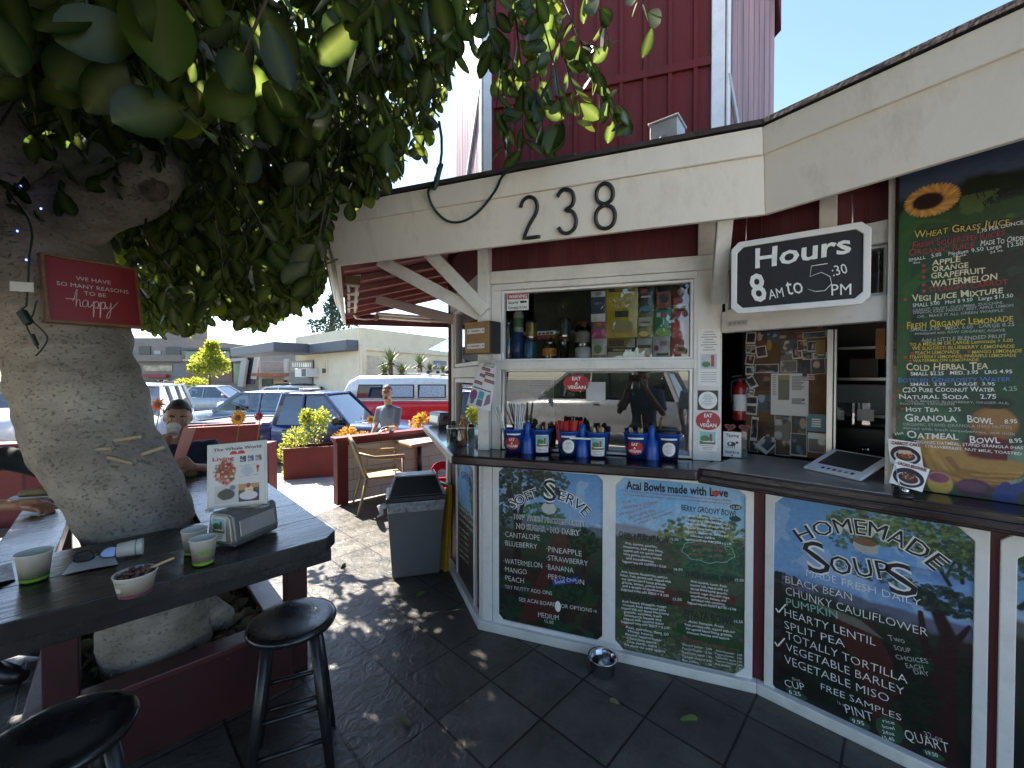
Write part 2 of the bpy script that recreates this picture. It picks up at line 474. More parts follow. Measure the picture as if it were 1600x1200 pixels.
# ================================================================ THE SETTING
G = -0.3                                                # level of the street and car park beyond the patio step
def tile_material():
 m = bpy.data.materials.new("slate_tiles"); m.use_nodes = True
 N, L = m.node_tree.nodes, m.node_tree.links; b = N["Principled BSDF"]
 tc = N.new("ShaderNodeTexCoord")
 br = N.new("ShaderNodeTexBrick"); br.offset = 0.0; br.squash = 1.0
 br.inputs['Scale'].default_value = 1.0; br.inputs['Brick Width'].default_value = 0.345; br.inputs['Row Height'].default_value = 0.345
 br.inputs['Mortar Size'].default_value = 0.0062; br.inputs['Mortar Smooth'].default_value = 0.2; br.inputs['Bias'].default_value = 0.0
 br.inputs['Color1'].default_value = (0.055, 0.049, 0.041, 1); br.inputs['Color2'].default_value = (0.092, 0.082, 0.068, 1); br.inputs['Mortar'].default_value = (0.014, 0.012, 0.011, 1)
 L.new(tc.outputs['Object'], br.inputs['Vector'])
 n1 = N.new("ShaderNodeTexNoise"); n1.inputs['Scale'].default_value = 5.0; n1.inputs['Detail'].default_value = 9; n1.inputs['Roughness'].default_value = 0.65
 L.new(tc.outputs['Object'], n1.inputs['Vector'])
 mr = N.new("ShaderNodeMapRange"); mr.inputs[1].default_value, mr.inputs[2].default_value, mr.inputs[3].default_value, mr.inputs[4].default_value = 0.3, 0.7, 0.65, 1.4
 L.new(n1.outputs['Fac'], mr.inputs[0])
 hv = N.new("ShaderNodeHueSaturation"); L.new(br.outputs['Color'], hv.inputs['Color']); L.new(mr.outputs[0], hv.inputs['Value'])
 L.new(hv.outputs[0], b.inputs['Base Color'])
 # slate relief: warped noise gives the wavy cleft lines
 n2 = N.new("ShaderNodeTexNoise"); n2.inputs['Scale'].default_value = 9; n2.inputs['Detail'].default_value = 6; n2.inputs['Distortion'].default_value = 2.2
 L.new(tc.outputs['Object'], n2.inputs['Vector'])
 n3 = N.new("ShaderNodeTexNoise"); n3.inputs['Scale'].default_value = 45; n3.inputs['Detail'].default_value = 4
 L.new(tc.outputs['Object'], n3.inputs['Vector'])
 ad = N.new("ShaderNodeMath"); ad.operation = 'MULTIPLY_ADD'; ad.inputs[1].default_value = 0.25
 L.new(n3.outputs['Fac'], ad.inputs[0]); L.new(n2.outputs['Fac'], ad.inputs[2])
 sb = N.new("ShaderNodeMath"); sb.operation = 'MULTIPLY_ADD'; sb.inputs[1].default_value = -0.9
 L.new(br.outputs['Fac'], sb.inputs[0]); L.new(ad.outputs[0], sb.inputs[2])
 bp = N.new("ShaderNodeBump"); bp.inputs['Strength'].default_value = 0.75; bp.inputs['Distance'].default_value = 0.009
 L.new(sb.outputs[0], bp.inputs['Height']); L.new(bp.outputs[0], b.inputs['Normal'])
 r = N.new("ShaderNodeMapRange"); r.inputs[1].default_value, r.inputs[2].default_value = 0.3, 0.7; r.inputs[3].default_value, r.inputs[4].default_value = 0.32, 0.58
 L.new(n1.outputs['Fac'], r.inputs[0]); L.new(r.outputs[0], b.inputs['Roughness'])
 b.inputs['Specular IOR Level'].default_value = 0.42
 return m
ASPHALT = mat("asphalt", (0.10, 0.098, 0.095), 0.85, var=0.2, scale=1.2, bump=0.5, bscale=90, dirt=(0.05, 0.05, 0.05), dirt_amt=0.5, dirt_scale=0.5)
CONCRETE = mat("concrete", (0.30, 0.28, 0.25), 0.85, var=0.15, scale=2, bump=0.4, bscale=60, dirt=(0.17, 0.155, 0.13), dirt_amt=0.55, dirt_scale=1.3)
setting(MB().add([(-400, -300, G), (400, -300, G), (400, 500, G), (-400, 500, G)], [(0, 1, 2, 3)]).build("ground", ASPHALT))
# patio: a slab whose far edge is the step seen behind the bin
tile0 = at_h(622, 1065.7, 0)
TA = R(46.0)
patio_M = T(tile0.x, tile0.y, 0) @ RZ(TA)
pinv = patio_M.inverted()
pz = [(-6.6, -2.2), (5, -2.2), (5, 9.0), (1.4, 9.0), (-2.13, 5.12), (-2.35, 4.5), (-6.6, 4.2)]
pm = MB().prism([tuple((pinv @ Vector((x, y, 0))).xy) for x, y in pz], -0.35, 0.0)
setting(pm.build("patio_floor", tile_material(), M=patio_M))
# concrete apron (drive) and the kerb lip at the step
setting(MB().prism([(-6.6, 4.205), (-2.354, 4.505), (-2.135, 5.13), (1.39, 9.005), (1.25, 9.09), (-2.27, 5.24), (-2.46, 4.62), (-6.6, 4.33)], -0.33, -0.05).build("step", CONCRETE, bevel=0.01))
setting(MB().prism([(-9, 4.34), (-2.47, 4.63), (-2.28, 5.25), (1.24, 9.10), (-9, 8.7)], G - 0.1, G + 0.05).build("driveway", CONCRETE))
setting(MB().add([(-14, -18, -0.012), (14, -18, -0.012), (14, -2.2, -0.012), (-14, -2.2, -0.012)], [(0, 1, 2, 3)]).build('bounce_ground', mat('pale_bounce_ground', (0.60, 0.56, 0.49), 0.85, var=0.10, scale=1.5, bump=0.3)))  # pale ground added behind the camera to bounce sunlight onto the fascia
# painted bay lines in the car park
bl = MB()
for i in range(7): bl.bx(-14 + i * 3.0, -13.9 + i * 3.0, 12.4, 16.8, G, G + 0.004)
setting(bl.build("bay_markings", mat("road_paint", (0.6, 0.6, 0.58), 0.7, var=0.2, scale=9)))
# ================================================================ THE STAND
def dirv(deg): return Vector((math.sin(R(deg)), -math.cos(R(deg)), 0))
B1 = at_h(757, 978, 0); B0 = Vector((-0.55, 3.55, 0))
ba = Wall(B1, B1 + dirv(70)); B3 = ba.pt(ba.px(1184, 900).x, 0)
BW1 = Wall(B1, B3); BW2 = Wall(B3, B3 + dirv(44.5) * 2.2); BW0 = Wall(B0, B1)
U0 = at_h(751, 701, 1.13); U0.z = 0
_w = Wall(U0, U0 + dirv(73.5)); U1 = _w.pt(_w.px(1127, 700).x, 0)
W1 = Wall(U0, U1); W2 = Wall(U1, U1 + dirv(44) * 2.3); UB = Vector((-0.53, 3.55, 0)); W0 = Wall(UB, U0)
# eave
ZE = 2.35
E1 = at_h(525, 415, ZE); E2 = at_h(1195, 335, ZE); E3 = at_h(1600, 215, ZE); E3 = E2 + (E3 - E2) * 2.6
E0 = at_h(537, 507, ZE); EB = at_h(710, 512, ZE); EB = E0 + (EB - E0) * 2.3
EW0, EW1, EW2 = Wall(E0, E1), Wall(E1, E2), Wall(E2, E3)
stand = thing("juice_stand", "white and dark red juice stand with wide white fascia, counter windows and painted boards below", "stand", T(0, 0, 0))
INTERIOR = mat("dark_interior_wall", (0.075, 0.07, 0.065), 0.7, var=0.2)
SHINGLE = mat("dark_roof_shingle", (0.045, 0.035, 0.03), 0.9, var=0.4, scale=14, bump=0.6)
SOFFIT = mat("soffit_red", (0.20, 0.026, 0.028), 0.6, var=0.25, scale=4, bump=0.2, stretch=(1, 1, 0.3))
def wall_slab(mb, w, a0, a1, z0, z1, t=0.08, o=0.0):
 mb.bx(a0, a1, z0, z1, o - t, o, w.M(0, 0, 0))
# lower walls
lw = MB()
wall_slab(lw, BW0, 0, BW0.L, 0, 1.065); wall_slab(lw, BW1, 0, BW1.L, 0, 1.065); wall_slab(lw, BW2, 0, BW2.L, 0, 1.065)
# grooves of the boarding show on the bare strips
for w in (BW1, BW2):
 for i in range(int(w.L / 0.16) + 1): lw.bx(i * 0.16 + 0.02, i * 0.16 + 0.026, 0.06, 1.06, 0.0, 0.004, w.M(0, 0, 0))
lw.build("base_wall", BARN, stand)
cb = MB()
c_out = [BW0.pt(0, 0, .05), isect(BW0.shifted(.05), BW1.shifted(.05)), isect(BW1.shifted(.05), BW2.shifted(.05)), BW2.pt(BW2.L, 0, .05)]
c_in = [BW0.pt(0, 0, .002), isect(BW0.shifted(.002), BW1.shifted(.002)), isect(BW1.shifted(.002), BW2.shifted(.002)), BW2.pt(BW2.L, 0, .002)]
for i in range(3): cb.prism([c_out[i].xy, c_out[i + 1].xy, c_in[i + 1].xy, c_in[i].xy], 0.0, 0.055)
cb.build("kerb_board", WHITE, stand, bevel=0.006)
# corner posts of the base
for w, a in ((BW1, (-0.0, 0.062, 0.055, 1.065, 0.0, 0.028)), (BW0, (BW0.L - 0.05, BW0.L + 0.012, 0.055, 1.065, 0.0, 0.022)), (BW0, (0.0, 0.07, 0.055, 1.065, 0.0, 0.03))):
 MB().bx(*a, w.M(0, 0, 0)).build("corner_post", WHITE2, stand, bevel=0.004)
# counters (bar tops) -------------------------------------------------------
ZC = 1.13
cf = [at_h(663, 664, ZC), at_h(706, 711, ZC), at_h(1090, 735, ZC)]
cfr = [at_h(1090, 732, ZC), at_h(1600, 806, ZC)]; cfr[1] = cfr[0] + (cfr[1] - cfr[0]) * 2.1
cback = [W1.pt(W1.L + 0.1, 0, -0.35), W1.pt(0.0, 0, -0.35), W0.pt(0, 0, -0.02), cf[0] + Vector((0.36, 0.12, 0))]
cl = MB().prism([p.xy for p in cf] + [p.xy for p in cback], ZC - 0.058, ZC)
cl.build("counter", DARKWOOD, stand, bevel=0.012, seg=3)
nose = (cfr[1] - cfr[0]).normalized(); cwr = Wall(cfr[0], cfr[1])
cr_ = MB().prism([cfr[0].xy, cfr[1].xy, W2.pt(W2.L, 0, -.35).xy, W2.pt(-0.03, 0, -.35).xy, W2.pt(-0.03, 0, 0).xy], ZC - 0.075, ZC + 0.002)
cr_.bx(0.0, cwr.L, ZC - 0.062, ZC - 0.03, 0.0, 0.014, cwr.M(0, 0, 0))
cr_.build("counter", DARKWOOD, stand, bevel=0.01, seg=3)
sa, sb_ = 0.03, W2.px(1392, 740).x
fr = [cwr.px(1100, 735, 0).x, cwr.px(1396, 770, 0).x]
MB().prism([cwr.pt(fr[0], 0, -0.012).xy, cwr.pt(fr[1], 0, -0.012).xy, W2.pt(sb_, 0, -.33).xy, W2.pt(sa, 0, -.33).xy], ZC + 0.0025, ZC + 0.007).build("steel_top", STEEL, stand, bevel=0.002)
MB().bar(cf[0] + Vector((0.005, -.006, -0.028)), cf[1] + Vector((0.004, 0.02, -0.028)), 0.03, 0.05).build("steel_edge", STEEL, stand, bevel=0.004)
# upper walls, posts and windows ---------------------------------------------
def zy(w, x, y, o=0.0): return w.px(x, y, o).y
sx = lambda w, x, o=0.0: w.px(x, 600, o).x
aL, aR = sx(W1, 783), sx(W1, 1083)
ZH = 2.16
up = MB()
wall_slab(up, W1, 0.0, W1.L, 2.285, 2.62, 0.09, -0.012); wall_slab(up, W2, -0.0, W2.L, 2.29, 2.62, 0.09, -0.012); wall_slab(up, W0, 0, W0.L, 2.285, 2.62, 0.09, -0.012)
for w in (W1, W2):
 for i in range(int(w.L / 0.14)): up.bx(i * 0.14 + 0.04, i * 0.14 + 0.046, 2.29, 2.6, -0.012, -0.007, w.M(0, 0, 0))
up.build("upper_wall", BARN, stand)
p2a, p2b = sx(W2, 1385), sx(W2, 1401)
q0, q1 = sx(W2, 1278), sx(W2, 1305)
for w, a in ((W1, (0.0, 0.075, ZC, 2.62, -0.02, 0.055)), (W1, (0.077, aL - 0.002, ZC, 2.28, -0.07, 0.0)), (W1, (aR, W1.L, ZC, 2.28, -0.07, 0.0)), (W1, (aR + 0.02, W1.L - 0.03, 2.29, 2.6, -0.01, 0.012)),
    (W2, (p2a, p2b, ZC, 2.62, -0.06, 0.035)), (W2, (q0, q1, 2.29, 2.6, -0.008, 0.02)), (W0, (-0.005, 0.085, ZC, 2.28, -0.06, 0.0))):
 MB().bx(*a, w.M(0, 0, 0)).build("post", WHITE, stand, bevel=0.004)
hd = MB()
hd.bx(0.076, W1.L, 2.204, 2.285, -0.05, 0.022, W1.M(0, 0, 0))
hd.bx(0.076, aR + 0.02, 2.163, 2.202, -0.04, 0.012, W1.M(0, 0, 0))
hd.bx(0.0, p2a, 1.85, 1.965, -0.05, 0.012, W2.M(0, 0, 0))
hd.bx(0.0, p2a, 2.19, 2.288, -0.05, 0.016, W2.M(0, 0, 0))
hd.bx(0, W0.L, 2.165, 2.285, -0.05, 0.012, W0.M(0, 0, 0))
hd.bx(0.085, W0.L, 1.60, 1.68, -0.05, 0.006, W0.M(0, 0, 0))
hd.build("header", WHITE, stand, bevel=0.004)
def window(w, a0, a1, z0, z1, fw, o, gm, parent=stand, fm=WHITE2, depth=0.05):
 f = MB().ring([(a0, z0), (a1, z0), (a1, z1), (a0, z1)], [(a0 + fw, z0 + fw), (a1 - fw, z0 + fw), (a1 - fw, z1 - fw), (a0 + fw, z1 - fw)], o - depth, o, w.M(0, 0, 0)).build("window", fm, parent, bevel=0.003)
 g = MB().flat([(a0 + fw * .9, z0 + fw * .9), (a1 - fw * .9, z0 + fw * .9), (a1 - fw * .9, z1 - fw * .9), (a0 + fw * .9, z1 - fw * .9)], o - depth * 0.6, w.M(0, 0, 0)).build("pane", gm, f)
 return f
window(W1, aL, aR, ZC + 0.004, 1.655, 0.018, -0.008, GLASS_R, fm=STEEL)
window(W1, aL, aR, 1.705, 2.161, 0.016, -0.008, GLASS)
MB().bx(aL - 0.03, aR + 0.01, 1.652, 1.708, -0.10, 0.012, W1.M(0, 0, 0)).build("mullion", WHITE, stand, bevel=0.004)
window(W2, 0.01, p2a - 0.004, 1.967, 2.188, 0.012, -0.01, GLASS)
window(W0, 0.09, W0.L - 0.01, 1.685, 2.16, 0.03, -0.01, GLASS)
window(W0, 0.09, W0.L - 0.01, ZC + 0.004, 1.595, 0.035, -0.01, GLASS_R)
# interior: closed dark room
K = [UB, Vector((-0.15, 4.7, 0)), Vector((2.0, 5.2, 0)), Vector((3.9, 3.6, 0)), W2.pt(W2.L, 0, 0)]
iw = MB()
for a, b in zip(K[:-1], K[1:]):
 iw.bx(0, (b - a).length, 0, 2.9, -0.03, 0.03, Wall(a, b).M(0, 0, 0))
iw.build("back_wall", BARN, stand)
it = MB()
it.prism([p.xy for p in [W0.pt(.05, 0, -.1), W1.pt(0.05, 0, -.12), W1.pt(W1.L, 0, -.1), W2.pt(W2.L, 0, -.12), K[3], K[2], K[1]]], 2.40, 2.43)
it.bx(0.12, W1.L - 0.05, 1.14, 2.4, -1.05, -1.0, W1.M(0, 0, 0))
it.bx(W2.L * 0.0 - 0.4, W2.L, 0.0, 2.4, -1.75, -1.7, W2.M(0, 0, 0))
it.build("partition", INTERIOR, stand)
MB().bx(0.1, W1.L - .06, 1.665, 1.69, -0.42, -0.06, W1.M(0, 0, 0)).build("shelf", WHITE2, stand, bevel=0.003)
MB().bx(0.15, 0.75, 1.93, 1.95, -0.8, -0.5, W1.M(0, 0, 0)).build("shelf", mat("grey_shelf", (0.4, 0.4, 0.4), 0.5), stand)
# roof: fascia, trim, shingle edge, slab, rafters ------------------------------
FO, FH = 0.10, 0.335
def eave_line(o, z):
 a = isect(EW0.shifted(o), EW1.shifted(o)); b = isect(EW1.shifted(o), EW2.shifted(o))
 e0 = EW0.pt(0, 0, o); e3 = EW2.pt(EW2.L, 0, o)
 return [Vector((p.x, p.y, z)) for p in (e0, a, b, e3)]
def fascia(mb, o0, z0, o1, z1, t, segs=(0, 1, 2)):
 """leaning board between two offset lines with thickness t behind"""
 lo, hi = eave_line(o0, z0), eave_line(o1, z1); lo2, hi2 = eave_line(o0 - t, z0 + 0.003), eave_line(o1 - t, z1 + 0.003)
 for i in segs:
  vs = [lo[i], lo[i + 1], hi[i + 1], hi[i], lo2[i], lo2[i + 1], hi2[i + 1], hi2[i]]
  mb.add(vs, [(0, 1, 2, 3), (7, 6, 5, 4), (0, 4, 5, 1), (3, 2, 6, 7), (0, 3, 7, 4), (1, 5, 6, 2)])
FASCIA = mat("fascia_board_paint", (0.80, 0.75, 0.66), 0.6, var=0.08, scale=3, bump=0.12, bscale=70, stretch=(1, 1, 0.35), dirt=(0.40, 0.35, 0.27), dirt_amt=0.45, dirt_scale=6)
f1 = MB(); fascia(f1, 0.0, ZE, FO, ZE + FH, 0.03)
f1.build("fascia", FASCIA, stand, bevel=0.003)
f2 = MB(); fascia(f2, FO * 0.74 + 0.014, ZE + FH * 0.70, FO + 0.020, ZE + FH + 0.004, 0.03)
f2.build("fascia_trim", FASCIA, stand, bevel=0.004)
jl = MB()
ew2f = lambda a, z, o: EW2.pt(a, z, o)
# shingle edge and roof planes
in_o = [-2.3, -1.9, -1.9]
r_lo = eave_line(FO + 0.035, ZE + FH + 0.008); r_hi = eave_line(-1.6, ZE + FH + 0.45)
r_lo2 = [p + Vector((0, 0, 0.022)) for p in r_lo]; r_hi2 = [p + Vector((0, 0, 0.022)) for p in r_hi]
rf = MB()
for i in range(3):
 vs = [r_lo[i], r_lo[i + 1], r_hi[i + 1], r_hi[i], r_lo2[i], r_lo2[i + 1], r_hi2[i + 1], r_hi2[i]]
 rf.add(vs, [(3, 2, 1, 0), (4, 5, 6, 7), (0, 1, 5, 4), (2, 3, 7, 6), (0, 4, 7, 3), (1, 2, 6, 5)])
rf.prism([p.xy for p in r_hi] + [(4.6, 4.4), EB.xy + Vector((0.6, 0.2))], ZE + FH + 0.43, ZE + FH + 0.47)
rf.build("roof", SHINGLE, stand)
EWB = Wall(E0, EB)
so = MB()
s_lo = eave_line(-0.03, ZE + 0.10); s_hi = eave_line(-1.6, ZE + 0.55)
for i in range(3):
 vs = [s_lo[i], s_lo[i + 1], s_hi[i + 1], s_hi[i]]
 vs2 = [v + Vector((0, 0, 0.02)) for v in vs]
 so.add(vs + vs2, [(0, 3, 2, 1), (4, 5, 6, 7), (0, 1, 5, 4), (2, 3, 7, 6), (0, 4, 7, 3), (1, 2, 6, 5)])
so.build("soffit", SOFFIT, stand)
bf = MB()
bw = Wall(E0, EB)
bf.bx(0, bw.L, ZE, ZE + 0.16, -0.03, 0.0, bw.M(0, 0, 0))
bf.build("back_fascia", mat("dark_red_beam", (0.085, 0.014, 0.016), 0.6, var=0.2), stand)
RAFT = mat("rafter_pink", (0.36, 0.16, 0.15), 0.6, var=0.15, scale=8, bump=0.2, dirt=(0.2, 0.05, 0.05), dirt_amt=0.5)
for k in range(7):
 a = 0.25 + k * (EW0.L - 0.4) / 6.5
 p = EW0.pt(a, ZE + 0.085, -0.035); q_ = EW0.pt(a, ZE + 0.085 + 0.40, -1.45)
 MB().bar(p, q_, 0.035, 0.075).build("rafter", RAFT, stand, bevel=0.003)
for k in range(9):
 a = 0.5 + k * 0.42
 w = EW1 if a < EW1.L else EW2; aa = a if a < EW1.L else a - EW1.L
 MB().bar(w.pt(aa, ZE + 0.085, -0.035), w.pt(aa, ZE + 0.085 + 0.12, -0.45), 0.035, 0.075).build("rafter", SOFFIT, stand, bevel=0.003)
# braces from the corner post up to the eave
def brace(px0, d0, px1, z1, w=0.075, h=0.085, m=WHITE):
 MB().bar(at_d(*px0, d0), at_h(*px1, z1), w, h).build("brace", m, stand, bevel=0.005)
brace((760, 488), 2.62, (672, 396), ZE + 0.07)
brace((752, 492), 2.66, (596, 408), ZE + 0.07)
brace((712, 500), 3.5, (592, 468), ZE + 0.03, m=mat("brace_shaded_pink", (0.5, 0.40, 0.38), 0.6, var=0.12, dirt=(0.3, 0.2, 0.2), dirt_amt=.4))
MB().bar(W1.pt(W1.L - 0.03, 2.02, 0.03), EW1.pt(sx(EW1, 1134), ZE + 0.06, -0.06), 0.07, 0.075).build("brace", WHITE, stand, bevel=0.005)
# ================================================================ THE TOWER
tw = thing("barn_tower", "dark red board-and-batten tower with white corner boards rising behind the stand roof", "tower", T(0.5, 4.0, 2.7))
tA = at_d(757, 268, 4.1); tA.z = 0
_t = Wall(tA, tA + dirv(73)); tB = _t.pt(_t.px(1131, 150).x, 0)
TF = Wall(tA, tB)
tL = tA + Vector((-0.47, 0.88, 0)) * 0.8; tR = tB + Vector((0.883, 0.469, 0)) * 0.70
TL, TR = Wall(tL, tA), Wall(tB, tR)
tb = [tR + Vector((0.25, 0.95, 0)) * 2.0, tL + Vector((0.3, 0.95, 0)) * 2.0]
tinv = T(-0.5, -4.0, -2.7)
TOWER_RED = mat("tower_red_paint", (0.11, 0.007, 0.006), 0.8, var=0.22, scale=3, bump=0.25, bscale=40, stretch=(1, 1, 0.15), dirt=(0.16, 0.05, 0.05), dirt_amt=0.25, dirt_scale=5)
TOWER_SIDE_LIT = mat("lit_side_red_boards", (0.32, 0.20, 0.20), 0.5, var=0.3, scale=6, bump=0.5, bscale=30, stretch=(2, 2, 0.1), dirt=(0.14, 0.04, 0.045), dirt_amt=0.75, dirt_scale=5)  # paler colour on the side boards stands in for sky sheen and grazing sun
ZT0, ZT1 = 2.5, 7.2
m_ = MB(); m_.prism([p.xy for p in (tA, tB, tR, tb[0], tb[1], tL)], ZT0, ZT1, tinv); m_.build("wall", TOWER_RED, tw)
bt = MB(); n = int(TF.L / 0.205)
for i in range(n + 1):
 a = 0.09 + i * 0.205
 if a < TF.L - 0.08: bt.bx(a - 0.016, a + 0.016, ZT0, ZT1, 0.0, 0.022, tinv @ TF.M(0, 0, 0))
zt = [TF.px(800, 161).y, TF.px(1110, 97).y]
bt.bx(0, TF.L, sum(zt) / 2 - 0.035, sum(zt) / 2 + 0.035, 0.0, 0.028, tinv @ TF.M(0, 0, 0))
bt.bx(0, TF.L, sum(zt) / 2 + 1.5, sum(zt) / 2 + 1.58, 0.0, 0.028, tinv @ TF.M(0, 0, 0))
bt.build("batten", TOWER_RED, tw, bevel=0.003)
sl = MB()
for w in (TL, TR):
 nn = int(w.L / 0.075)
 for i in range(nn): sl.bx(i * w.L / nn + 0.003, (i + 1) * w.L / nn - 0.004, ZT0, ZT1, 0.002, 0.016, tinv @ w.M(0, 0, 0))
sl.build("side_boarding", TOWER_SIDE_LIT, tw)
br_ = MB()
br_.bar(TL.pt(0.05, 3.05, 0.03), TL.pt(TL.L - 0.05, 4.5, 0.03), 0.02, 0.03, M=tinv); br_.bar(TR.pt(0.02, 4.15, 0.03), TR.pt(TR.L * 0.62, 2.9, 0.03), 0.02, 0.03, M=tinv)
br_.build("diagonal_rod", mat("pale_metal_rod", (0.5, 0.48, 0.48), 0.5, 0.3), tw)
ct = MB()
ct.bx(-0.0, 0.085, ZT0, ZT1, 0.0, 0.034, tinv @ TF.M(0, 0, 0)); ct.bx(TF.L - 0.10, TF.L + 0.0, ZT0, ZT1, 0.0, 0.034, tinv @ TF.M(0, 0, 0))
ct.bx(TL.L - 0.06, TL.L, ZT0, ZT1, 0.017, 0.034, tinv @ TL.M(0, 0, 0)); ct.bx(0, 0.04, ZT0, ZT1, 0.017, 0.034, tinv @ TR.M(0, 0, 0))
ct.build("corner_board", WHITE2, tw, bevel=0.004)
# eave of the tower roof coming down on the right
rv = MB()
p0, p1 = TR.pt(TR.L * 0.78, TR.px(1190, -60).y + 0.6, 0.05), TR.pt(TR.L + 0.04, TR.px(1224, 62).y, 0.05)
nx_ = TR.n
for o in (0,):
 vs = [p0, p1, p1 + Vector((0.0, 0, 0.10)), p0 + Vector((0.10, 0, 0.10))]
 vs2 = [v - nx_ * 0.9 + Vector((0.35, 0, 0.0)) for v in vs]
 rv.add(vs + vs2, [(0, 1, 2, 3), (7, 6, 5, 4), (0, 4, 5, 1), (1, 5, 6, 2), (2, 6, 7, 3), (3, 7, 4, 0)], tinv)
rv.build("roof", mat("dark_red_shingle", (0.11, 0.02, 0.02), 0.7, var=0.3, scale=12, bump=0.4), tw)
hk = MB().tube([TR.pt(.28, 2.95, .04), TR.pt(.30, 3.1, .06), TR.pt(.34, 3.17, .06), TR.pt(.40, 3.12, .06), TR.pt(.38, 3.0, .06)], 0.012, 8, M=tinv)
hk.build("wire_loop", BLACK, tw)
# ================================================================ PAINTED BOARDS AND SIGNS
def paint(name, c, rough=0.6): return mat(name, c, rough, var=0.12, scale=25, bump=0.1)
P_BLACK = paint("black_lettering", (0.012, 0.012, 0.016)); P_CREAM = paint("cream_lettering", (0.72, 0.66, 0.42)); P_YEL = paint("yellow_lettering", (0.62, 0.47, 0.07))
P_RED = paint("red_lettering", (0.38, 0.045, 0.05)); P_BLUE = paint("blue_lettering", (0.09, 0.20, 0.50)); P_GREEN = paint("green_paint_patch", (0.015, 0.06, 0.03))
P_GREY = paint("grey_lettering", (0.38, 0.40, 0.37)); P_PINK = paint("dusty_red_lettering", (0.40, 0.11, 0.12)); P_LG = paint("pale_green_lettering", (0.25, 0.45, 0.36))
def octo(a0, a1, z0, z1, c):
 return [(a0 + c, z0), (a1 - c, z0), (a1, z0 + c), (a1, z1 - c), (a1 - c, z1), (a0 + c, z1), (a0, z1 - c), (a0, z0 + c)]
class Board:
 """picture board screwed to a wall: frame + painted panel + lettering, placed by its measured corners"""
 def __init__(s, name, label, cat, wall, cr, tl, tr, bl, br, fw=0.05, oc=0.0, ic=0.035, o=0.012, frame_m=None, group=None, res=None, base='#304030', zt=None, zb=None, a1=None):
  g = lambda p: wall.px(*(cr(*p) if cr else p), o)
  TLp, TRp, BLp, BRp = g(tl), g(tr), g(bl), g(br)
  s.a0, s.a1 = (TLp.x + BLp.x) / 2, (TRp.x + BRp.x) / 2
  if a1 is not None: s.a1 = s.a0 + a1
  s.z1 = zt if zt is not None else (TLp.y + TRp.y) / 2; s.z0 = zb if zb is not None else (BLp.y + BRp.y) / 2
  s.w, s.h = s.a1 - s.a0, s.z1 - s.z0; s.wall, s.cr, s.o = wall, cr, o
  s.org = (s.a0, s.z0)
  s.t = thing(name, label, cat, wall.M(s.a0, s.z0, 0), group)
  s.fw, s.oc, s.ic = fw, oc, ic
  nx = res or 170; s.c = Canvas(nx, max(8, int(nx * s.h / s.w)), base)
  s.layers = {}
  if frame_m is not None:
   e = 0.004
   MB().ring(octo(-fw, s.w + fw, -fw, s.h + fw, oc), octo(e, s.w - e, e, s.h - e, ic), 0.001, o + 0.010).build("frame", frame_m, s.t, bevel=0.004)
 def lay(s, key, m, dz=0.0012, name="lettering"):
  if key not in s.layers: s.layers[key] = (MB(), m, dz, name)
  return s.layers[key][0]
 def t_(s, key, m, text, pts, h, dz=0.0012, **k):
  letter(s.lay(key, m, dz), s.wall, text, pts, h, s.o, s.org, s.cr, **k)
 def loc(s, x, y):
  p = s.wall.px(*(s.cr(x, y) if s.cr else (x, y)), s.o); return Vector((p.x - s.org[0], p.y - s.org[1]))
 def uv(s, x, y):
  p = s.loc(x, y); return p.x / s.w, p.y / s.h
 def spot(s, key, m, x, y, rx, ry, dz=0.0008, n=26, rot=0):
  c = s.loc(x, y); ex = (s.loc(x + rx, y) - c).length; ey = (s.loc(x, y + ry) - c).length
  s.lay(key, m, dz, "painted_spot").disc((c.x, c.y, s.o), ex, ey, n=n, rot=rot)
 def pl(s, key, m, pts, dz=0.0008, name="painted_spot"):
  P = [s.loc(*p) for p in pts]; s.lay(key, m, dz, name).flat([(p.x, p.y) for p in P], s.o)
 def finish(s, surf=None):
  g = s.c.a.mean(-1, keepdims=True); s.c.a = s.c.a * .80 + g * .20
  s.c.build("painted_panel", 0, s.w, 0, s.h, s.o, surf or PAINTED, s.t)
  for mb, m, dz, nm in s.layers.values():
   if mb.v: mb.build(nm, m, s.t, M=T(0, 0, dz))
  return s.t
def landscape(c, sky0, sky1, hor, hill, field, seed):
 c.grad(hor - 0.02, 1.0, sky1, sky0)
 c.put((c.noise(5, seed + 3) > 0.58) * (c.V > hor) * 0.25, '#c8d8e4')
 hn = c.noise(5, seed, 3)
 c.put(np.clip((hor + 0.05 * hn - c.V) * 60, 0, 1), hill)
 c.put(np.clip((hor - 0.06 + 0.06 * c.noise(7, seed + 1) - c.V) * 40, 0, 1), field)
cr3 = crop(740, 710, 4.0)
b = Board("menu_board", "soft serve menu board with a painted tree and blue sky, leftmost on the counter front", "menu board", BW1, cr3, (155, 80), (815, 120), (155, 1030), (805, 1165), fw=0.036, oc=0.02, ic=0.03, frame_m=WHITE2, group="painted menu boards on the stand", res=190)
c = b.c
landscape(c, '#3f8fd0', '#86aed0', 0.66, '#5f6f78', '#39452f', 3)
c.put(np.clip((0.52 - c.V) * 6, 0, 1) * 0.9, '#1c231a')
c.put((c.noise(7, 9) > 0.55) * (c.V < 0.6) * 0.5, '#46201c'); c.put((c.noise(9, 12) > 0.57) * (c.V < 0.62) * 0.55, '#1e4a2b')
c.poly([(0.55, 0.62), (0.72, 0.62), (0.66, 0.42), (0.50, 0.30), (0.62, 0.10), (0.20, 0.0), (0.35, 0.25), (0.48, 0.42)], '#5a1f1b', 0.6)
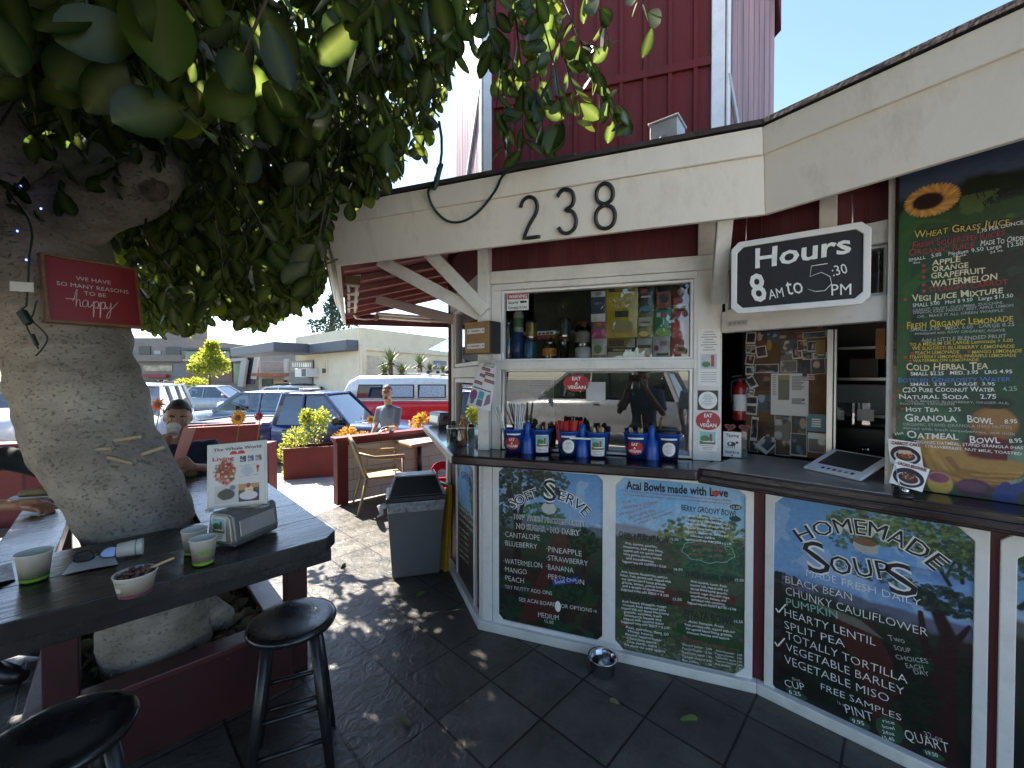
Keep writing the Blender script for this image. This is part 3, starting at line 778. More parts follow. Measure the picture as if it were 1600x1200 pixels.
c.line([(0.18, 0.15), (0.2, 0.6), (0.16, 0.75), (0.10, 0.9)], 0.055, '#2a1c18', w1=0.02); c.line([(0.2, 0.62), (0.25, 0.78), (0.36, 0.9)], 0.035, '#2a1c18', w1=0.01)
c.dabs(0.2, 0.93, 0.36, 0.13, 420, 0.025, ['#1d2c1c', '#26361f', '#131d15', '#34462a'], 1); c.dabs(0.52, 0.93, 0.17, 0.09, 170, 0.02, ['#1d2c1c', '#2d3f25', '#3d5230'], 2)
c.dabs(0.06, 0.72, 0.09, 0.10, 90, 0.022, ['#22301f', '#2d3b28'], 4)
c.dabs(0.45, 0.72, 0.2, 0.07, 260, 0.018, ['#2c6a3a', '#3b7a42', '#1f4f2d'], 5); c.dabs(0.82, 0.58, 0.14, 0.09, 200, 0.018, ['#12301a', '#1b4223', '#0e2414'], 6)
c.line([(0.83, 0.4), (0.83, 0.56)], 0.02, '#2d1a18'); c.dabs(0.72, 0.25, 0.26, 0.05, 160, 0.02, ['#0f3d22', '#164a2a', '#0c2e1a'], 7); c.dabs(0.15, 0.12, 0.10, 0.05, 60, 0.02, ['#123a22', '#1c2a1c'], 8)
c.grain(0.16, 60)
for off, key, m, dz in ((0.05, 'w', CHALK, 0.0010), (0.0, 'k', P_BLACK, 0.0018)):
 q = dict(dz=dz, off=off)
 b.t_(key, m, "SOFT", [(243, 345), (325, 298), (408, 268)], 62, **q); b.t_(key, m, "S", [(438, 288), (518, 294)], 140, **q)
 b.t_(key, m, "ERVE", [(527, 282), (620, 322), (690, 388)], 66, **q)
 b.t_(key, m, "100% FRESH FROZEN FRUIT", [(250, 402), (703, 452)], 32, **q); b.t_(key, m, "NO SUGAR · NO DAIRY", [(264, 462), (668, 508)], 34, **q)
for s_, p, h in (("·CANTALOPE", [(190, 515), (415, 537)], 36), ("·BLUEBERRY", [(190, 568), (398, 592)], 34), ("·WATERMELON", [(190, 680), (428, 711)], 35), ("·MANGO", [(190, 732), (332, 752)], 34),
     ("·PEACH", [(190, 786), (315, 806)], 34), ("·PINEAPPLE", [(456, 606), (676, 636)], 36), ("·STRAWBERRY", [(456, 660), (714, 697)], 35), ("·BANANA", [(456, 717), (626, 742)], 35),
     ("·PERSIMMON", [(456, 774), (690, 816)], 33), ("·TRY NUTTY ADD ONS", [(190, 836), (490, 880)], 25), ("SEE ACAI BOARD FOR OPTIONS→", [(285, 916), (770, 992)], 26), ("MEDIUM", [(404, 1016), (533, 1036)], 33), ("15.00", [(446, 1052), (500, 1060)], 22)):
 b.t_('white', CHALK, s_, p, h, wob=0.045, off=-0.012)
b.spot('dish', paint("painted_dish_white", (0.55, 0.56, 0.52)), 470, 338, 48, 38, n=8); b.spot('dish2', paint("painted_dish_top", (0.06, 0.05, 0.06)), 470, 300, 20, 12)
b.spot('ov', CHALK, 527, 950, 18, 34)
b.pl('tape', mat("blue_masking_tape", (0.02, 0.06, 0.30), 0.6), [(492, 782), (652, 764), (656, 800), (496, 818)], dz=0.003, name="masking_tape")
b.t_('tapetext', CHALK, "Sold Out", [(510, 806), (645, 790)], 22, dz=0.004, wob=0.06)
b.finish()
cr4 = crop(940, 730, 3.428)
b = Board("menu_board", "acai bowls menu board crowded with small handwritten text under a bold black heading", "menu board", BW1, cr4, (65, 48), (765, 100), (75, 955), (775, 1140), fw=0.034, oc=0.02, ic=0.045, frame_m=WHITE2, group="painted menu boards on the stand", res=200)
c = b.c
landscape(c, '#5aa8d8', '#8fc0dc', 0.70, '#8a8f9a', '#4d5c42', 21)
c.dabs(0.72, 0.70, 0.36, 0.12, 700, 0.018, ['#5f7038', '#7c8540', '#43572f', '#8d9048', '#365030'], 3); c.dabs(0.75, 0.60, 0.30, 0.12, 700, 0.02, ['#2f5a41', '#2a4c3a', '#3c6b4a'], 4)
c.put(np.clip((0.55 - c.V) * 5, 0, 1) * 0.75, '#39442f'); c.dabs(0.25, 0.58, 0.3, 0.1, 380, 0.02, ['#4e4a3c', '#44523a', '#5a5244'], 5)
c.poly([(0.18, 0.38), (0.95, 0.42), (0.92, 0.36), (0.45, 0.30)], '#5e2220', 0.8); c.poly([(0.5, 0.40), (1.0, 0.36), (1.0, 0.30), (0.55, 0.34)], '#1d4426', 0.8)
c.dabs(0.5, 0.2, 0.5, 0.10, 420, 0.02, ['#3d5a30', '#4b6238', '#57603a', '#2b4a2a'], 6); c.poly([(0.5, 0.22), (1.0, 0.17), (1.0, 0.11), (0.5, 0.16)], '#1e4a26', 0.8)
c.dabs(0.5, 0.04, 0.5, 0.07, 600, 0.012, ['#5b6340', '#6d7450', '#454f36', '#7d8060'], 8)
c.grain(0.18, 70)
b.t_('k', P_BLACK, "Acai Bowls made with Love", [(132, 116), (678, 160)], 46, off=0.03, wob=0.02)
hp = b.loc(612, 141); hr = 0.017
b.lay('heart', mat("heart_red", (0.5, 0.05, 0.04)), 0.0025, "painted_heart").flat([(hp.x + hr * 0.075 * 16 * math.sin(t) ** 3, hp.y + hr * 0.075 * (13 * math.cos(t) - 5 * math.cos(2 * t) - 2 * math.cos(3 * t) - math.cos(4 * t))) for t in np.linspace(0, 6.283, 25)[:-1]], b.o)
b.t_('r', P_RED, "All are made with frozen organic unsweetened acai and no sugar added", [(122, 130), (690, 184)], 12, wob=0.05); b.t_('r', P_RED, "Our special blend of organic granola is sweetened with organic juice", [(115, 148), (690, 200)], 10, wob=0.05)
for s_, p in (("OUR", [(115, 196), (158, 188)]), ("GRANOLA IS ORGANIC", [(108, 226), (312, 190)]), ("WE REALLY NUTTY!", [(96, 262), (266, 215)]), ("(BUT WE’RE OK)", [(150, 278), (286, 236)]), ("we cannot promise we are nut free", [(172, 294), (340, 236)]), ("please ask us about your allergies", [(200, 304), (382, 244)])):
 b.t_('p', P_PINK, s_, p, 14, wob=0.06)
for s_, p, h in (("BERRY GROOVY BOWL", [(427, 232), (726, 264)], 32), ("CHEEKY PEACHY BOWL", [(92, 376), (372, 412)], 34), ("STAND BOYS BLUE BOWL", [(92, 534), (392, 578)], 33), ("TROPICAL DREAM BOWL", [(95, 698), (384, 742)], 34), ("THALIA SURFER BOWL", [(447, 588), (716, 624)], 36), ("PITAYA BOWL", [(442, 802), (708, 846)], 44)):
 b.t_('k', P_BLACK, s_, p, h, off=0.012, wob=0.07)
for x, y, s_ in ((718, 214, "15.50"), (715, 277, ""), (388, 385, "15.50"), (410, 546, "16.50"), (405, 706, "15.50"), (737, 603, "15.50"), (733, 826, "15.50"), (336, 892, "2.50")):
 b.spot('gp', P_GREEN, x, y, 32, 15)
 if s_: b.t_('white', CHALK, s_, [(x - 22, y + 6), (x + 24, y + 9)], 15, dz=0.002)
blocks = [((445, 262), 250, 0.12, 21, 8, ["Acai, banana, berries,", "fresh almond juice, blueberries,", "topped with fresh strawberries and", "special blend hemp granola,", "coconut, blueberries, banana and", "cacao nibs", "Suggested nutty add: ALMONDS + $ 2.00"]),
   ((110, 408), 235, 0.13, 20, 8, ["Acai, banana, peaches,", "strawberries, fresh juice blend,", "topped with our special blend", "hemp granola, coconut, banana", "and strawberries", "Suggested nutty add: CASHEWS + $ 2.00"]),
   ((100, 562), 270, 0.14, 19, 8, ["Acai, banana, blueberries, peanut", "butter, fresh almond milk, topped with", "our special blend hemp granola,", "granola, banana, peanut butter", "and a drizzle of blueberries", "Suggested nutty add: SEEDS + $ 2.00"]),
   ((105, 720), 260, 0.14, 18.5, 8, ["Acai, banana, pineapple, mango,", "coconut, fresh squeezed juice", "topped with our special blend hemp", "granola, coconut, fresh", "strawberry, banana and", "topped with coconut flakes", "Suggested nutty add: SEEDS + $ 2.00"]),
   ((460, 612), 260, 0.15, 19.5, 8, ["Acai, banana, cacao, fresh", "coconut milk, topped with our", "special blend hemp granola,", "coconut, vegan chocolate chips,", "strawberries, banana, and", "sprinkled with cinnamon", "Suggested nutty add: PEANUT BUTTER + $ 2.00"]),
   ((445, 826), 270, 0.16, 20, 8, ["Acai, banana, fresh", "fresh coconut milk, topped with our", "our special blend hemp granola,", "coconut, berries and banana"]),
   ((120, 858), 220, 0.18, 19, 8, ["Acai, spirulina, flax", "Hemp hearts", "Almond, hazelnut butter", "Chocolate sauce", "Chia seeds, maca", "Ask about our nutty options"])]
for (x, y), w, sl_, dy, h, ls in blocks:
 mx = max(len(l) for l in ls)
 for i, l in enumerate(ls):
  ww = w * (0.35 + 0.65 * len(l) / mx); x0 = x + (w - ww) * 0.25; y0 = y + i * dy + (x0 - x) * sl_
  b.t_('white', CHALK, l, [(x0, y0), (x0 + ww, y0 + ww * sl_)], 13, wob=0.08, off=0.012)
b.t_('r', P_RED, "Add:", [(108, 846), (150, 852)], 20)
for i in range(30):
 a0, a1 = i / 30 * 6.283, (i + 1) / 30 * 6.283
 f = lambda a: b.loc(572 + (140 + 6 * math.sin(a * 9)) * math.cos(a), 452 + (58 + 6 * math.sin(a * 9)) * math.sin(a) + 14 * math.cos(a))
 p, q = f(a0), f(a1); b.lay('cloud', P_LG, 0.0012, "painted_outline").bar((p.x, p.y, b.o), (q.x, q.y, b.o), 0.003, 0.0008)
for i, s_ in enumerate(("SUBSTITUTE ANY BOWL", "for GLUTEN FREE", "granola · no extra")): b.t_('p', P_PINK, s_, [(478, 415 + i * 27), (650, 428 + i * 27)], 14, wob=0.06)
b.t_('r', P_RED, "NUTTY ADD ONS · AND MORE · add any", [(432, 925), (735, 985)], 13, wob=0.06)
for i, s_ in enumerate(("Almond butter   2.00", "Peanut butter   2.00", "Sunflower seeds 1.00", "Cashews chopped 2.00", "Bee pollen      1.50")):
 b.t_('white', P_GREY, s_, [(432, 952 + i * 21), (590, 980 + i * 21)], 12, wob=0.06); b.t_('white', P_GREY, s_[::1].replace("butter", "powder"), [(610, 984 + i * 18), (752, 1012 + i * 18)], 11, wob=0.06)
b.finish()
cr5 = crop(1180, 760, 2.726)
b = Board("menu_board", "homemade soups menu board with large arched heading and painted umbrella pines", "menu board", BW2, cr5, (78, 36), (935, 166), (72, 880), (930, 1299), fw=0.034, oc=0.03, ic=0.045, frame_m=WHITE2, group="painted menu boards on the stand", res=230)
c = b.c
landscape(c, '#4b96d6', '#6f9fd0', 0.60, '#5b5f78', '#2b3326', 31)
c.put(np.clip((c.noise(5, 8) - 0.5) * 6, 0, 1) * (c.V > 0.6) * (c.V < 0.8) * 0.5, '#34549c')
c.put(np.clip((0.56 - c.V) * 8, 0, 1), '#181a15'); c.put((c.noise(5, 5) > 0.55) * (c.V < 0.55) * 0.45, '#3a1815'); c.put((c.noise(7, 15) > 0.56) * (c.V < 0.6) * 0.5, '#16301f')
c.poly([(0.35, 0.50), (0.55, 0.52), (0.66, 0.38), (0.72, 0.1), (0.62, 0.0), (0.5, 0.25)], '#4d1a17', 0.75); c.poly([(0.2, 0.53), (0.5, 0.51), (0.62, 0.46), (0.4, 0.48)], '#6f7668', 0.7)
c.line([(0.90, 0.0), (0.88, 0.3), (0.9, 0.55), (0.82, 0.7)], 0.075, '#2c1517', w1=0.03); c.line([(0.88, 0.35), (0.80, 0.5), (0.78, 0.62)], 0.035, '#2c1517', w1=0.015); c.line([(0.9, 0.5), (0.98, 0.62)], 0.03, '#2c1517', w1=0.01)
c.line([(0.90, 0.76), (0.84, 0.84), (0.76, 0.88)], 0.012, '#20201c'); c.line([(0.95, 0.78), (0.93, 0.9)], 0.012, '#20201c'); c.line([(0.88, 0.78), (0.92, 0.86)], 0.008, '#20201c')
c.dabs(0.72, 0.93, 0.40, 0.075, 900, 0.016, ['#4a6b38', '#5f7d3e', '#38552f', '#6f8a48', '#2d4527'], 3); c.dabs(0.92, 0.86, 0.13, 0.07, 220, 0.015, ['#31492c', '#43603a', '#26391f'], 5)
c.dabs(0.45, 0.86, 0.13, 0.06, 120, 0.013, ['#44643a', '#5a7840', '#35502d'], 15); c.dabs(0.88, 0.69, 0.16, 0.055, 260, 0.016, ['#1e2f28', '#2a3f30', '#18241f'], 6); c.dabs(0.55, 0.73, 0.22, 0.035, 170, 0.012, ['#38583a', '#2d4a38'], 7); c.dabs(0.08, 0.58, 0.10, 0.04, 90, 0.014, ['#2e3a28', '#3a3a30'], 8)
c.dabs(0.78, 0.42, 0.06, 0.04, 60, 0.012, ['#124026', '#0e331f'], 9); c.dabs(0.75, 0.25, 0.12, 0.12, 120, 0.02, ['#0f1f16', '#14281b'], 10)
c.grain(0.15, 60)
for off, key, m, dz in ((0.04, 'w', CHALK, 0.0010), (0.0, 'k', P_BLACK, 0.0018)):
 q = dict(dz=dz, off=off)
 b.t_(key, m, "HOMEMADE", [(196, 238), (470, 208), (762, 360)], 58, h1=78, **q)
 b.t_(key, m, "S", [(232, 366), (330, 372)], 138, **q); b.t_(key, m, "OUP", [(328, 370), (585, 398)], 80, **q); b.t_(key, m, "S", [(580, 458), (706, 470)], 140, **q)
for s_, p, h in (("MADE FRESH DAILY", [(218, 380), (706, 512)], 33), ("BLACK BEAN", [(130, 410), (412, 488)], 33), ("CHUNKY CAULIFLOWER", [(130, 460), (736, 640)], 36), ("HEARTY LENTIL", [(126, 552), (514, 680)], 36),
     ("SPLIT PEA", [(126, 604), (382, 686)], 34), ("TOTALLY TORTILLA", [(132, 650), (648, 840)], 36), ("VEGETABLE BARLEY", [(132, 700), (636, 890)], 36), ("VEGETABLE MISO", [(126, 752), (570, 922)], 36),
     ("CUP", [(130, 850), (213, 871)], 31), ("FREE SAMPLES", [(281, 864), (622, 1000)], 29), ("PINT", [(388, 966), (506, 1002)], 39), ("QUART", [(641, 1076), (830, 1136)], 44)):
 b.t_('white', CHALK, s_, p, h, wob=0.035, off=-0.014)
b.t_('lg', P_LG, "PUMPKIN", [(134, 506), (352, 564)], 34)
for s_, p, h in (("Two", [(570, 656), (640, 668)], 24), ("SOUP", [(595, 696), (664, 708)], 20), ("CHOICES", [(602, 736), (738, 755)], 20), ("EACH", [(645, 772), (720, 782)], 20), ("DAY", [(680, 800), (744, 808)], 20), ("32 oz", [(722, 1066), (803, 1090)], 24), ("8oz.", [(160, 826), (198, 833)], 14), ("16 oz", [(352, 928), (388, 940)], 15)):
 b.t_('grey', P_GREY, s_, p, h, wob=0.06)
for x, y, s_ in ((170, 876, "6.25"), (440, 1000, "9.95"), (755, 1136, "19.50")):
 b.spot('gp', P_GREEN, x + 5, y + 8, 40, 18); b.t_('white', CHALK, s_, [(x - 24, y + 6), (x + 26, y + 18)], 17, dz=0.002)
b.spot('gp', paint("dark_cloud", (0.012, 0.02, 0.016)), 573, 1036, 54, 54, n=9)
for i, s_ in enumerate(("rice", "bowl", "24oz", "15.45")): b.t_('white', P_GREY, s_, [(545, 1004 + i * 24), (595, 1014 + i * 24)], 15, dz=0.002)
for x, y in ((98, 378), (98, 425), (100, 470), (100, 572), (98, 622), (98, 722)): b.pl('sq', P_BLACK, [(x - 15, y - 18), (x + 15, y - 13), (x + 15, y + 20), (x - 15, y + 14)])
for x, y in ((104, 524), (100, 668)):
 for p, q in (((x - 16, y - 6), (x - 4, y + 12)), ((x - 4, y + 12), (x + 26, y - 22))):
  P, Q = b.loc(*p), b.loc(*q); b.lay('ck', CHALK, 0.002, "tick_mark").bar((P.x, P.y, b.o), (Q.x, Q.y, b.o), 0.006, 0.0008)
b.spot('bowl', paint("painted_bowl", (0.42, 0.42, 0.40)), 470, 256, 54, 30, dz=0.002); b.spot('soup', paint("painted_soup", (0.20, 0.10, 0.05)), 466, 236, 50, 16, dz=0.0026)
b.finish()
b = Board("menu_board", "menu board with dark painted trees, rightmost under the counter, cut by the photo edge", "menu board", BW2, None, (1583, 850), (1640, 860), (1583, 1290), (1640, 1320), fw=0.036, oc=0.03, ic=0.045, frame_m=WHITE2, group="painted menu boards on the stand", res=120, a1=0.62)
c = b.c; b.z0 = 0.06
landscape(c, '#4f8fc8', '#6d98b8', 0.72, '#5a5a50', '#2e2c24', 41)
c.dabs(0.2, 0.95, 0.4, 0.09, 300, 0.03, ['#2d4a2c', '#40633a', '#1f351f'], 1); c.line([(0.02, 0.78), (0.12, 0.86)], 0.02, '#25251f'); c.put(np.clip((0.5 - c.V) * 6, 0, 1) * .8, '#151c14'); c.put((c.noise(6, 4) > .55) * (c.V < .6) * .5, '#16351f'); c.grain(.15)
b.finish()
cr0 = crop(700, 700, 4.0)
b = Board("menu_board", "menu board seen nearly edge on, on the end wall behind the yellow floor sign", "menu board", BW0, cr0, (65, 82), (180, 95), (58, 770), (155, 1035), fw=0.03, oc=0.015, ic=0.03, frame_m=WHITE2, group="painted menu boards on the stand", res=120)
c = b.c; landscape(c, '#3f93d8', '#6fb0dc', 0.62, '#5d6a50', '#3a3b28', 51)
c.put(np.clip((0.5 - c.V) * 5, 0, 1) * .8, '#2a2a1e'); c.put((c.noise(5, 4) > .52) * (c.V < .42) * .7, '#4a1b18'); c.dabs(.9, .85, .2, .2, 200, .04, ['#6d7a38', '#8b8a48', '#4d6030'], 2); c.dabs(.05, .95, .12, .1, 60, .04, ['#3d5a30'], 3); c.grain(.15)
b.t_('k', P_BLACK, "GREENY", [(85, 190), (128, 215), (160, 330)], 45)
for i in range(3): b.t_('white', CHALK, ("FRESH JUICES", "KALE APPLE LEMON", "GINGER SPINACH")[i], [(70, 372 + i * 36), (162, 450 + i * 44)], 18)
for i in range(6): b.t_('white', CHALK, ("KALE", "CELERY", "CUCUMBER", "PARSLEY", "GINGER", "APPLE")[i], [(72, 500 + i * 34), (130, 548 + i * 36)], 14)
b.finish()
# the tall drinks board ---------------------------------------------------------------
crA, crB = crop(1380, 230, 4.136), crop(1370, 500, 4.0)
b = Board("drinks_board", "tall green drinks menu board with sunflower at its top and fruit painted along its bottom", "menu board", W2, None, (1401, 400), (1600, 400), (1401, 767), (1600, 793), fw=0.0, o=0.05, res=260, a1=1.0, zt=2.60, zb=ZC + 0.006)
c = b.c; U, V = c.U, c.V
uv = lambda cr, x, y: b.uv(*cr(x, y))
def setcr(cr): b.cr = cr
c.put(np.ones_like(U), '#22352a')
c.grad(0.80, 1.0, '#3a4a5e', '#2c3f60')
hn = c.noise(7, 2)
c.put(np.clip((0.80 + 0.09 * hn - V) * 50, 0, 1), '#16200f'); c.put(np.clip((0.765 + 0.03 * c.noise(4, 3) - V) * 60, 0, 1), '#324a22'); c.put(np.clip((0.70 + 0.04 * c.noise(6, 3) - V) * 30, 0, 1), '#2c4a33')
c.put((c.noise(10, 6) > .56) * (V < .8) * (V > .66) * .6, '#566a2c')
c.put((c.noise(4, 16) > .54) * (V < .7) * .55, '#1a2722'); c.put((c.noise(3, 26) > .6) * (V < .72) * .55, '#46221e'); c.put((c.noise(5, 36) > .57) * (V < .7) * .4, '#3a5a48')
su, sv = uv(crA, 130, 1000); c.line([uv(crA, 170, 430), uv(crA, 115, 700), uv(crA, 125, 1180), uv(crB, 110, 500)], 0.032, '#2c5a2c');
c.line([uv(crA, 150, 560), uv(crA, 230, 480), uv(crA, 420, 475)], 0.018, '#3c5a26', w1=0.004); c.line([uv(crA, 150, 920), uv(crA, 230, 830), uv(crA, 300, 780)], 0.016, '#35602c', w1=0.004); c.line([uv(crA, 160, 950), uv(crA, 220, 880), uv(crA, 300, 860)], 0.016, '#35602c', w1=0.004)
fu, fv = uv(crA, 312, 342); f2u = uv(crA, 495, 330)[0] - fu; f2v = fv - uv(crA, 312, 440)[1]
for k in range(38):
 a = k / 38 * 6.283; c.line([(fu + f2u * .5 * math.cos(a), fv + f2v * .5 * math.sin(a)), (fu + f2u * math.cos(a + .05), fv + f2v * 1.02 * math.sin(a + .05))], 0.017, ['#c98a1c', '#b87a18', '#d79a2a'][k % 3], w1=0.004)
c.blob(fu - .012, fv, f2u * .66, f2v * .62, '#2c130c', 1, .2, .15, 3)
wm = lambda x, y, rx, ry, col, sd=1, al=1, rough=.06, rot=0: c.blob(*uv(crB, x, y), abs(uv(crB, x + rx, y)[0] - uv(crB, x, y)[0]), abs(uv(crB, x, y + ry)[1] - uv(crB, x, y)[1]), col, al, .12, rough, sd, 6, rot)
wm(330, 700, 260, 185, '#2c5c42'); wm(330, 690, 210, 150, '#37684a', 2, .7, .3); wm(330, 720, 140, 130, '#2a5640', 4, .6, .3)
wm(730, 650, 170, 110, '#8a5c22', 3); wm(760, 620, 120, 80, '#a87a34', 5, .5, .5); wm(740, 520, 130, 40, '#24352a', 6); wm(690, 810, 200, 90, '#5c1a26', 7); wm(330, 870, 60, 70, '#4c1620', 8); wm(880, 870, 70, 60, '#5f7d68', 9); wm(900, 830, 60, 60, '#6d8a74', 10, .7, .4)
for k in range(4):
 pts = [uv(crB, 350 + k * 34, 790 + k * 10), uv(crB, 380 + k * 45, 900 - k * 2), uv(crB, 520 + k * 50, 980 - k * 22), uv(crB, 820 + k * 26, 1000 - k * 28)]
 c.line(pts, 0.052, ['#b4862c', '#a4762a', '#bd9238', '#a87e34'][k], w1=0.022); c.line([(p[0], p[1] - .02) for p in pts], 0.012, '#7a5418', .7, .004)
wm(395, 1020, 85, 72, '#c0a030', 11); wm(385, 985, 78, 38, '#b48a88', 12, 1, .05); wm(385, 985, 66, 30, '#8a2f58', 13, .9, .25)
wm(605, 1050, 125, 60, '#4c2c48', 14); wm(590, 1040, 90, 30, '#6a4460', 15, .6, .4)
for x, y in ((770, 1070), (810, 1040), (850, 1085), (800, 1100), (760, 1110), (880, 1050), (840, 1120)): wm(x, y, 42, 34, '#1e3a80', x, 1, .1)
c.grain(0.14, 80)
setcr(crA)
for off, key, m, dz in ((0.05, 'k0', P_BLACK, 0.001),):
 b.t_(key, m, "WHEAT GRASS JUICE", [(200, 590), (815, 502)], 46, off=.06, dz=.0008, wob=.03)
b.t_('k', P_BLACK, "IT’S", [(612, 338), (748, 292)], 44, wob=.04); b.t_('k', P_BLACK, "FAMOUS", [(662, 398), (960, 276)], 52, wob=.04)
SM = dict(small=True, wob=0.05)
b.t_('y', P_YEL, "Wheat Grass Juice", [(200, 590), (815, 502)], 50, dz=.0016, **SM); b.t_('w', CHALK, "1.75 PER OUNCE", [(612, 556), (906, 496)], 25, wob=.05)
b.t_('k', P_BLACK, "FRESH SQUEEZED JUICES", [(190, 656), (782, 572)], 40, off=.04, dz=.0008); b.t_('r', P_RED, "Fresh Squeezed Juices", [(190, 656), (782, 572)], 46, dz=.0016, **SM); b.t_('r', P_RED, "Organic Juice", [(165, 706), (590, 650)], 46, dz=.0016, **SM)
b.t_('w', CHALK, "Made To Order", [(630, 640), (918, 602)], 40, **SM)
for s_, p, h in (("SMALL", [(166, 740), (275, 722)], 22), ("8oz.", [(195, 755), (245, 748)], 14), ("5.00", [(312, 715), (376, 703)], 25), ("Medium", [(422, 700), (548, 684)], 25), ("16 oz.", [(455, 712), (540, 700)], 15), ("9.50", [(572, 682), (650, 666)], 26), ("Large", [(672, 668), (765, 648)], 26), ("24 oz.", [(690, 688), (778, 672)], 16), ("13.50", [(805, 650), (906, 632)], 30)): b.t_('w', CHALK, s_, p, h, wob=.05)
for x, y in ((345, 706), (612, 672), (855, 640), (340, 1005), (565, 985), (795, 965)): b.spot('gp', P_GREEN, x, y, 46, 22, dz=.0006)
for s_, p, h in (("APPLE", [(316, 765), (498, 741)], 36), ("ORANGE", [(316, 806), (550, 779)], 36), ("GRAPEFRUIT", [(308, 852), (660, 812)], 38), ("WATERMELON", [(308, 904), (736, 856)], 42)): b.t_('c', P_CREAM, s_, p, h, wob=.05, off=.015)
b.t_('r', P_RED, "STRAIGHT CARROT", [(296, 940), (806, 886)], 36, wob=.05)
for i, y in enumerate((765, 800, 840, 890, 930)): b.spot('dot', P_RED, 262, y, 13, 10)
b.spot('dot', P_RED, 143, 985, 12, 10); b.spot('dot', P_RED, 118, 1155, 12, 10)
b.t_('c', P_CREAM, "Vegi Juice Mixture", [(185, 1000), (772, 944)], 46, off=.015, **SM)
b.t_('w', CHALK, "SMALL 5.00   Med $ 9.50   Large $13.50", [(190, 1036), (838, 968)], 25, wob=.05)
for i, (s_, p) in enumerate((("CARROT, CELERY, CUCUMBER, ZUCCHINI,", [(192, 1064), (776, 1012)]), ("SPINACH, KALE, PARSLEY, BEET, APPLE, LEMON", [(192, 1080), (840, 1030)]), ("OR... MAKE IT ALL GREEN W/APPLE", [(220, 1104), (776, 1062)]))): b.t_('g', P_GREY, s_, p, 18, wob=.05, off=.01)
b.t_('y', P_YEL, "Fresh Organic Lemonade", [(155, 1175), (838, 1126)], 48, off=.01, **SM)
setcr(crB)
for s_, p, h, k_, m_ in (("SMALL 3.95   MED. 6.60   LARGE 8.25", [(210, 72), (860, 38)], 24, 'g', P_GREY), ("sweetened with RAW ORGANIC AGAVE", [(236, 93), (802, 70)], 18, 'g', P_GREY), ("Add a LITTLE BLENDED FRUIT", [(278, 138), (810, 110)], 24, 'g', P_GREY),
 ("TO A MEDIUM OR LARGE Lemonade + 3.00", [(205, 165), (850, 136)], 22, 'y', P_YEL), ("WE SUGGEST: BLUEBERRY LEMONADE", [(220, 188), (860, 173)], 22, 'y', P_YEL), ("PEACH LEMONADE", [(240, 216), (516, 208)], 22, 'y', P_YEL), ("MANGO LEMONADE", [(596, 210), (906, 202)], 22, 'y', P_YEL),
 ("STRAWBERRY LEMONADE  PINEAPPLE LEMONADE", [(205, 241), (870, 229)], 20, 'y', P_YEL), ("WATERMELON LEMONADE", [(225, 263), (637, 256)], 18, 'y', P_YEL), ("SMALL $2.25   MED. 3.95   LRG 4.95", [(212, 348), (846, 332)], 24, 'w', CHALK), ("SMALL  2.95    LARGE  3.95", [(210, 411), (738, 408)], 20, 'w', CHALK),
 ("2.75", [(648, 493), (748, 490)], 30, 'w', CHALK), ("4.25", [(790, 446), (880, 438)], 28, 'lg', P_LG), ("COLA, MANGO, BLACKBERRY, GINGER ALE,", [(178, 512), (826, 526)], 14, 'g', P_GREY), ("ROOTBEER, TANGERINE", [(148, 529), (488, 533)], 14, 'g', P_GREY), ("2.75", [(450, 571), (525, 571)], 24, 'w', CHALK),
 ("ORGANIC STAND GRANOLA (HAS NUTS!)", [(165, 660), (842, 678)], 19, 'g', P_GREY), ("served with fresh strawberries, nut milk", [(165, 681), (866, 720)], 18, 'g', P_GREY), ("8.95", [(800, 646), (878, 645)], 28, 'w', CHALK), ("8.95", [(828, 769), (910, 766)], 28, 'w', CHALK), ("ORGANIC OATMEAL, STAND GRANOLA (HAS", [(230, 768), (914, 808)], 19, 'w', CHALK), ("STRAWBERRIES, NUT MILK, TOASTED", [(300, 795), (906, 845)], 18, 'w', CHALK), ("Hot", [(118, 722), (170, 712)], 18, 'w', CHALK), ("blueberries", [(840, 1030), (960, 990)], 28, 'lg', P_LG)):
 b.t_(k_, m_, s_, p, h, wob=.05, off=.01)
for s_, p, h, k_, m_ in (("Cold Herbal Tea", [(183, 318), (697, 306)], 48, 'c', P_CREAM), ("Bottled Generosity Water", [(135, 391), (838, 383)], 32, 'b', P_BLUE), ("C2O Pure Coconut Water", [(162, 451), (738, 446)], 32, 'w', CHALK), ("Natural Soda", [(140, 494), (576, 492)], 32, 'w', CHALK), ("Hot Tea", [(183, 573), (388, 572)], 30, 'w', CHALK), ("Granola", [(178, 631), (500, 637)], 48, 'w', CHALK), ("Bowl", [(566, 642), (730, 648)], 48, 'w', CHALK), ("Oatmeal", [(190, 736), (510, 750)], 48, 'w', CHALK), ("Bowl", [(584, 768), (770, 771)], 48, 'w', CHALK)):
 b.t_(k_, m_, s_, p, h, off=.012, **SM)
for x, y in ((152, 36), (432, 175), (222, 208), (576, 198), (178, 234), (540, 228), (208, 257), (130, 440), (118, 484), (160, 556), (140, 606)): b.spot('dot', P_RED, x, y, 11, 9)
b.finish()
MB().bx(b.a0 - 0.012, b.a1 + 0.02, ZC + 0.004, 2.605, 0.0, 0.049, W2.M(0, 0, 0)).build("backing_board", DARKWOOD, b.t, M=W2.M(b.a0, b.z0, 0).inverted())
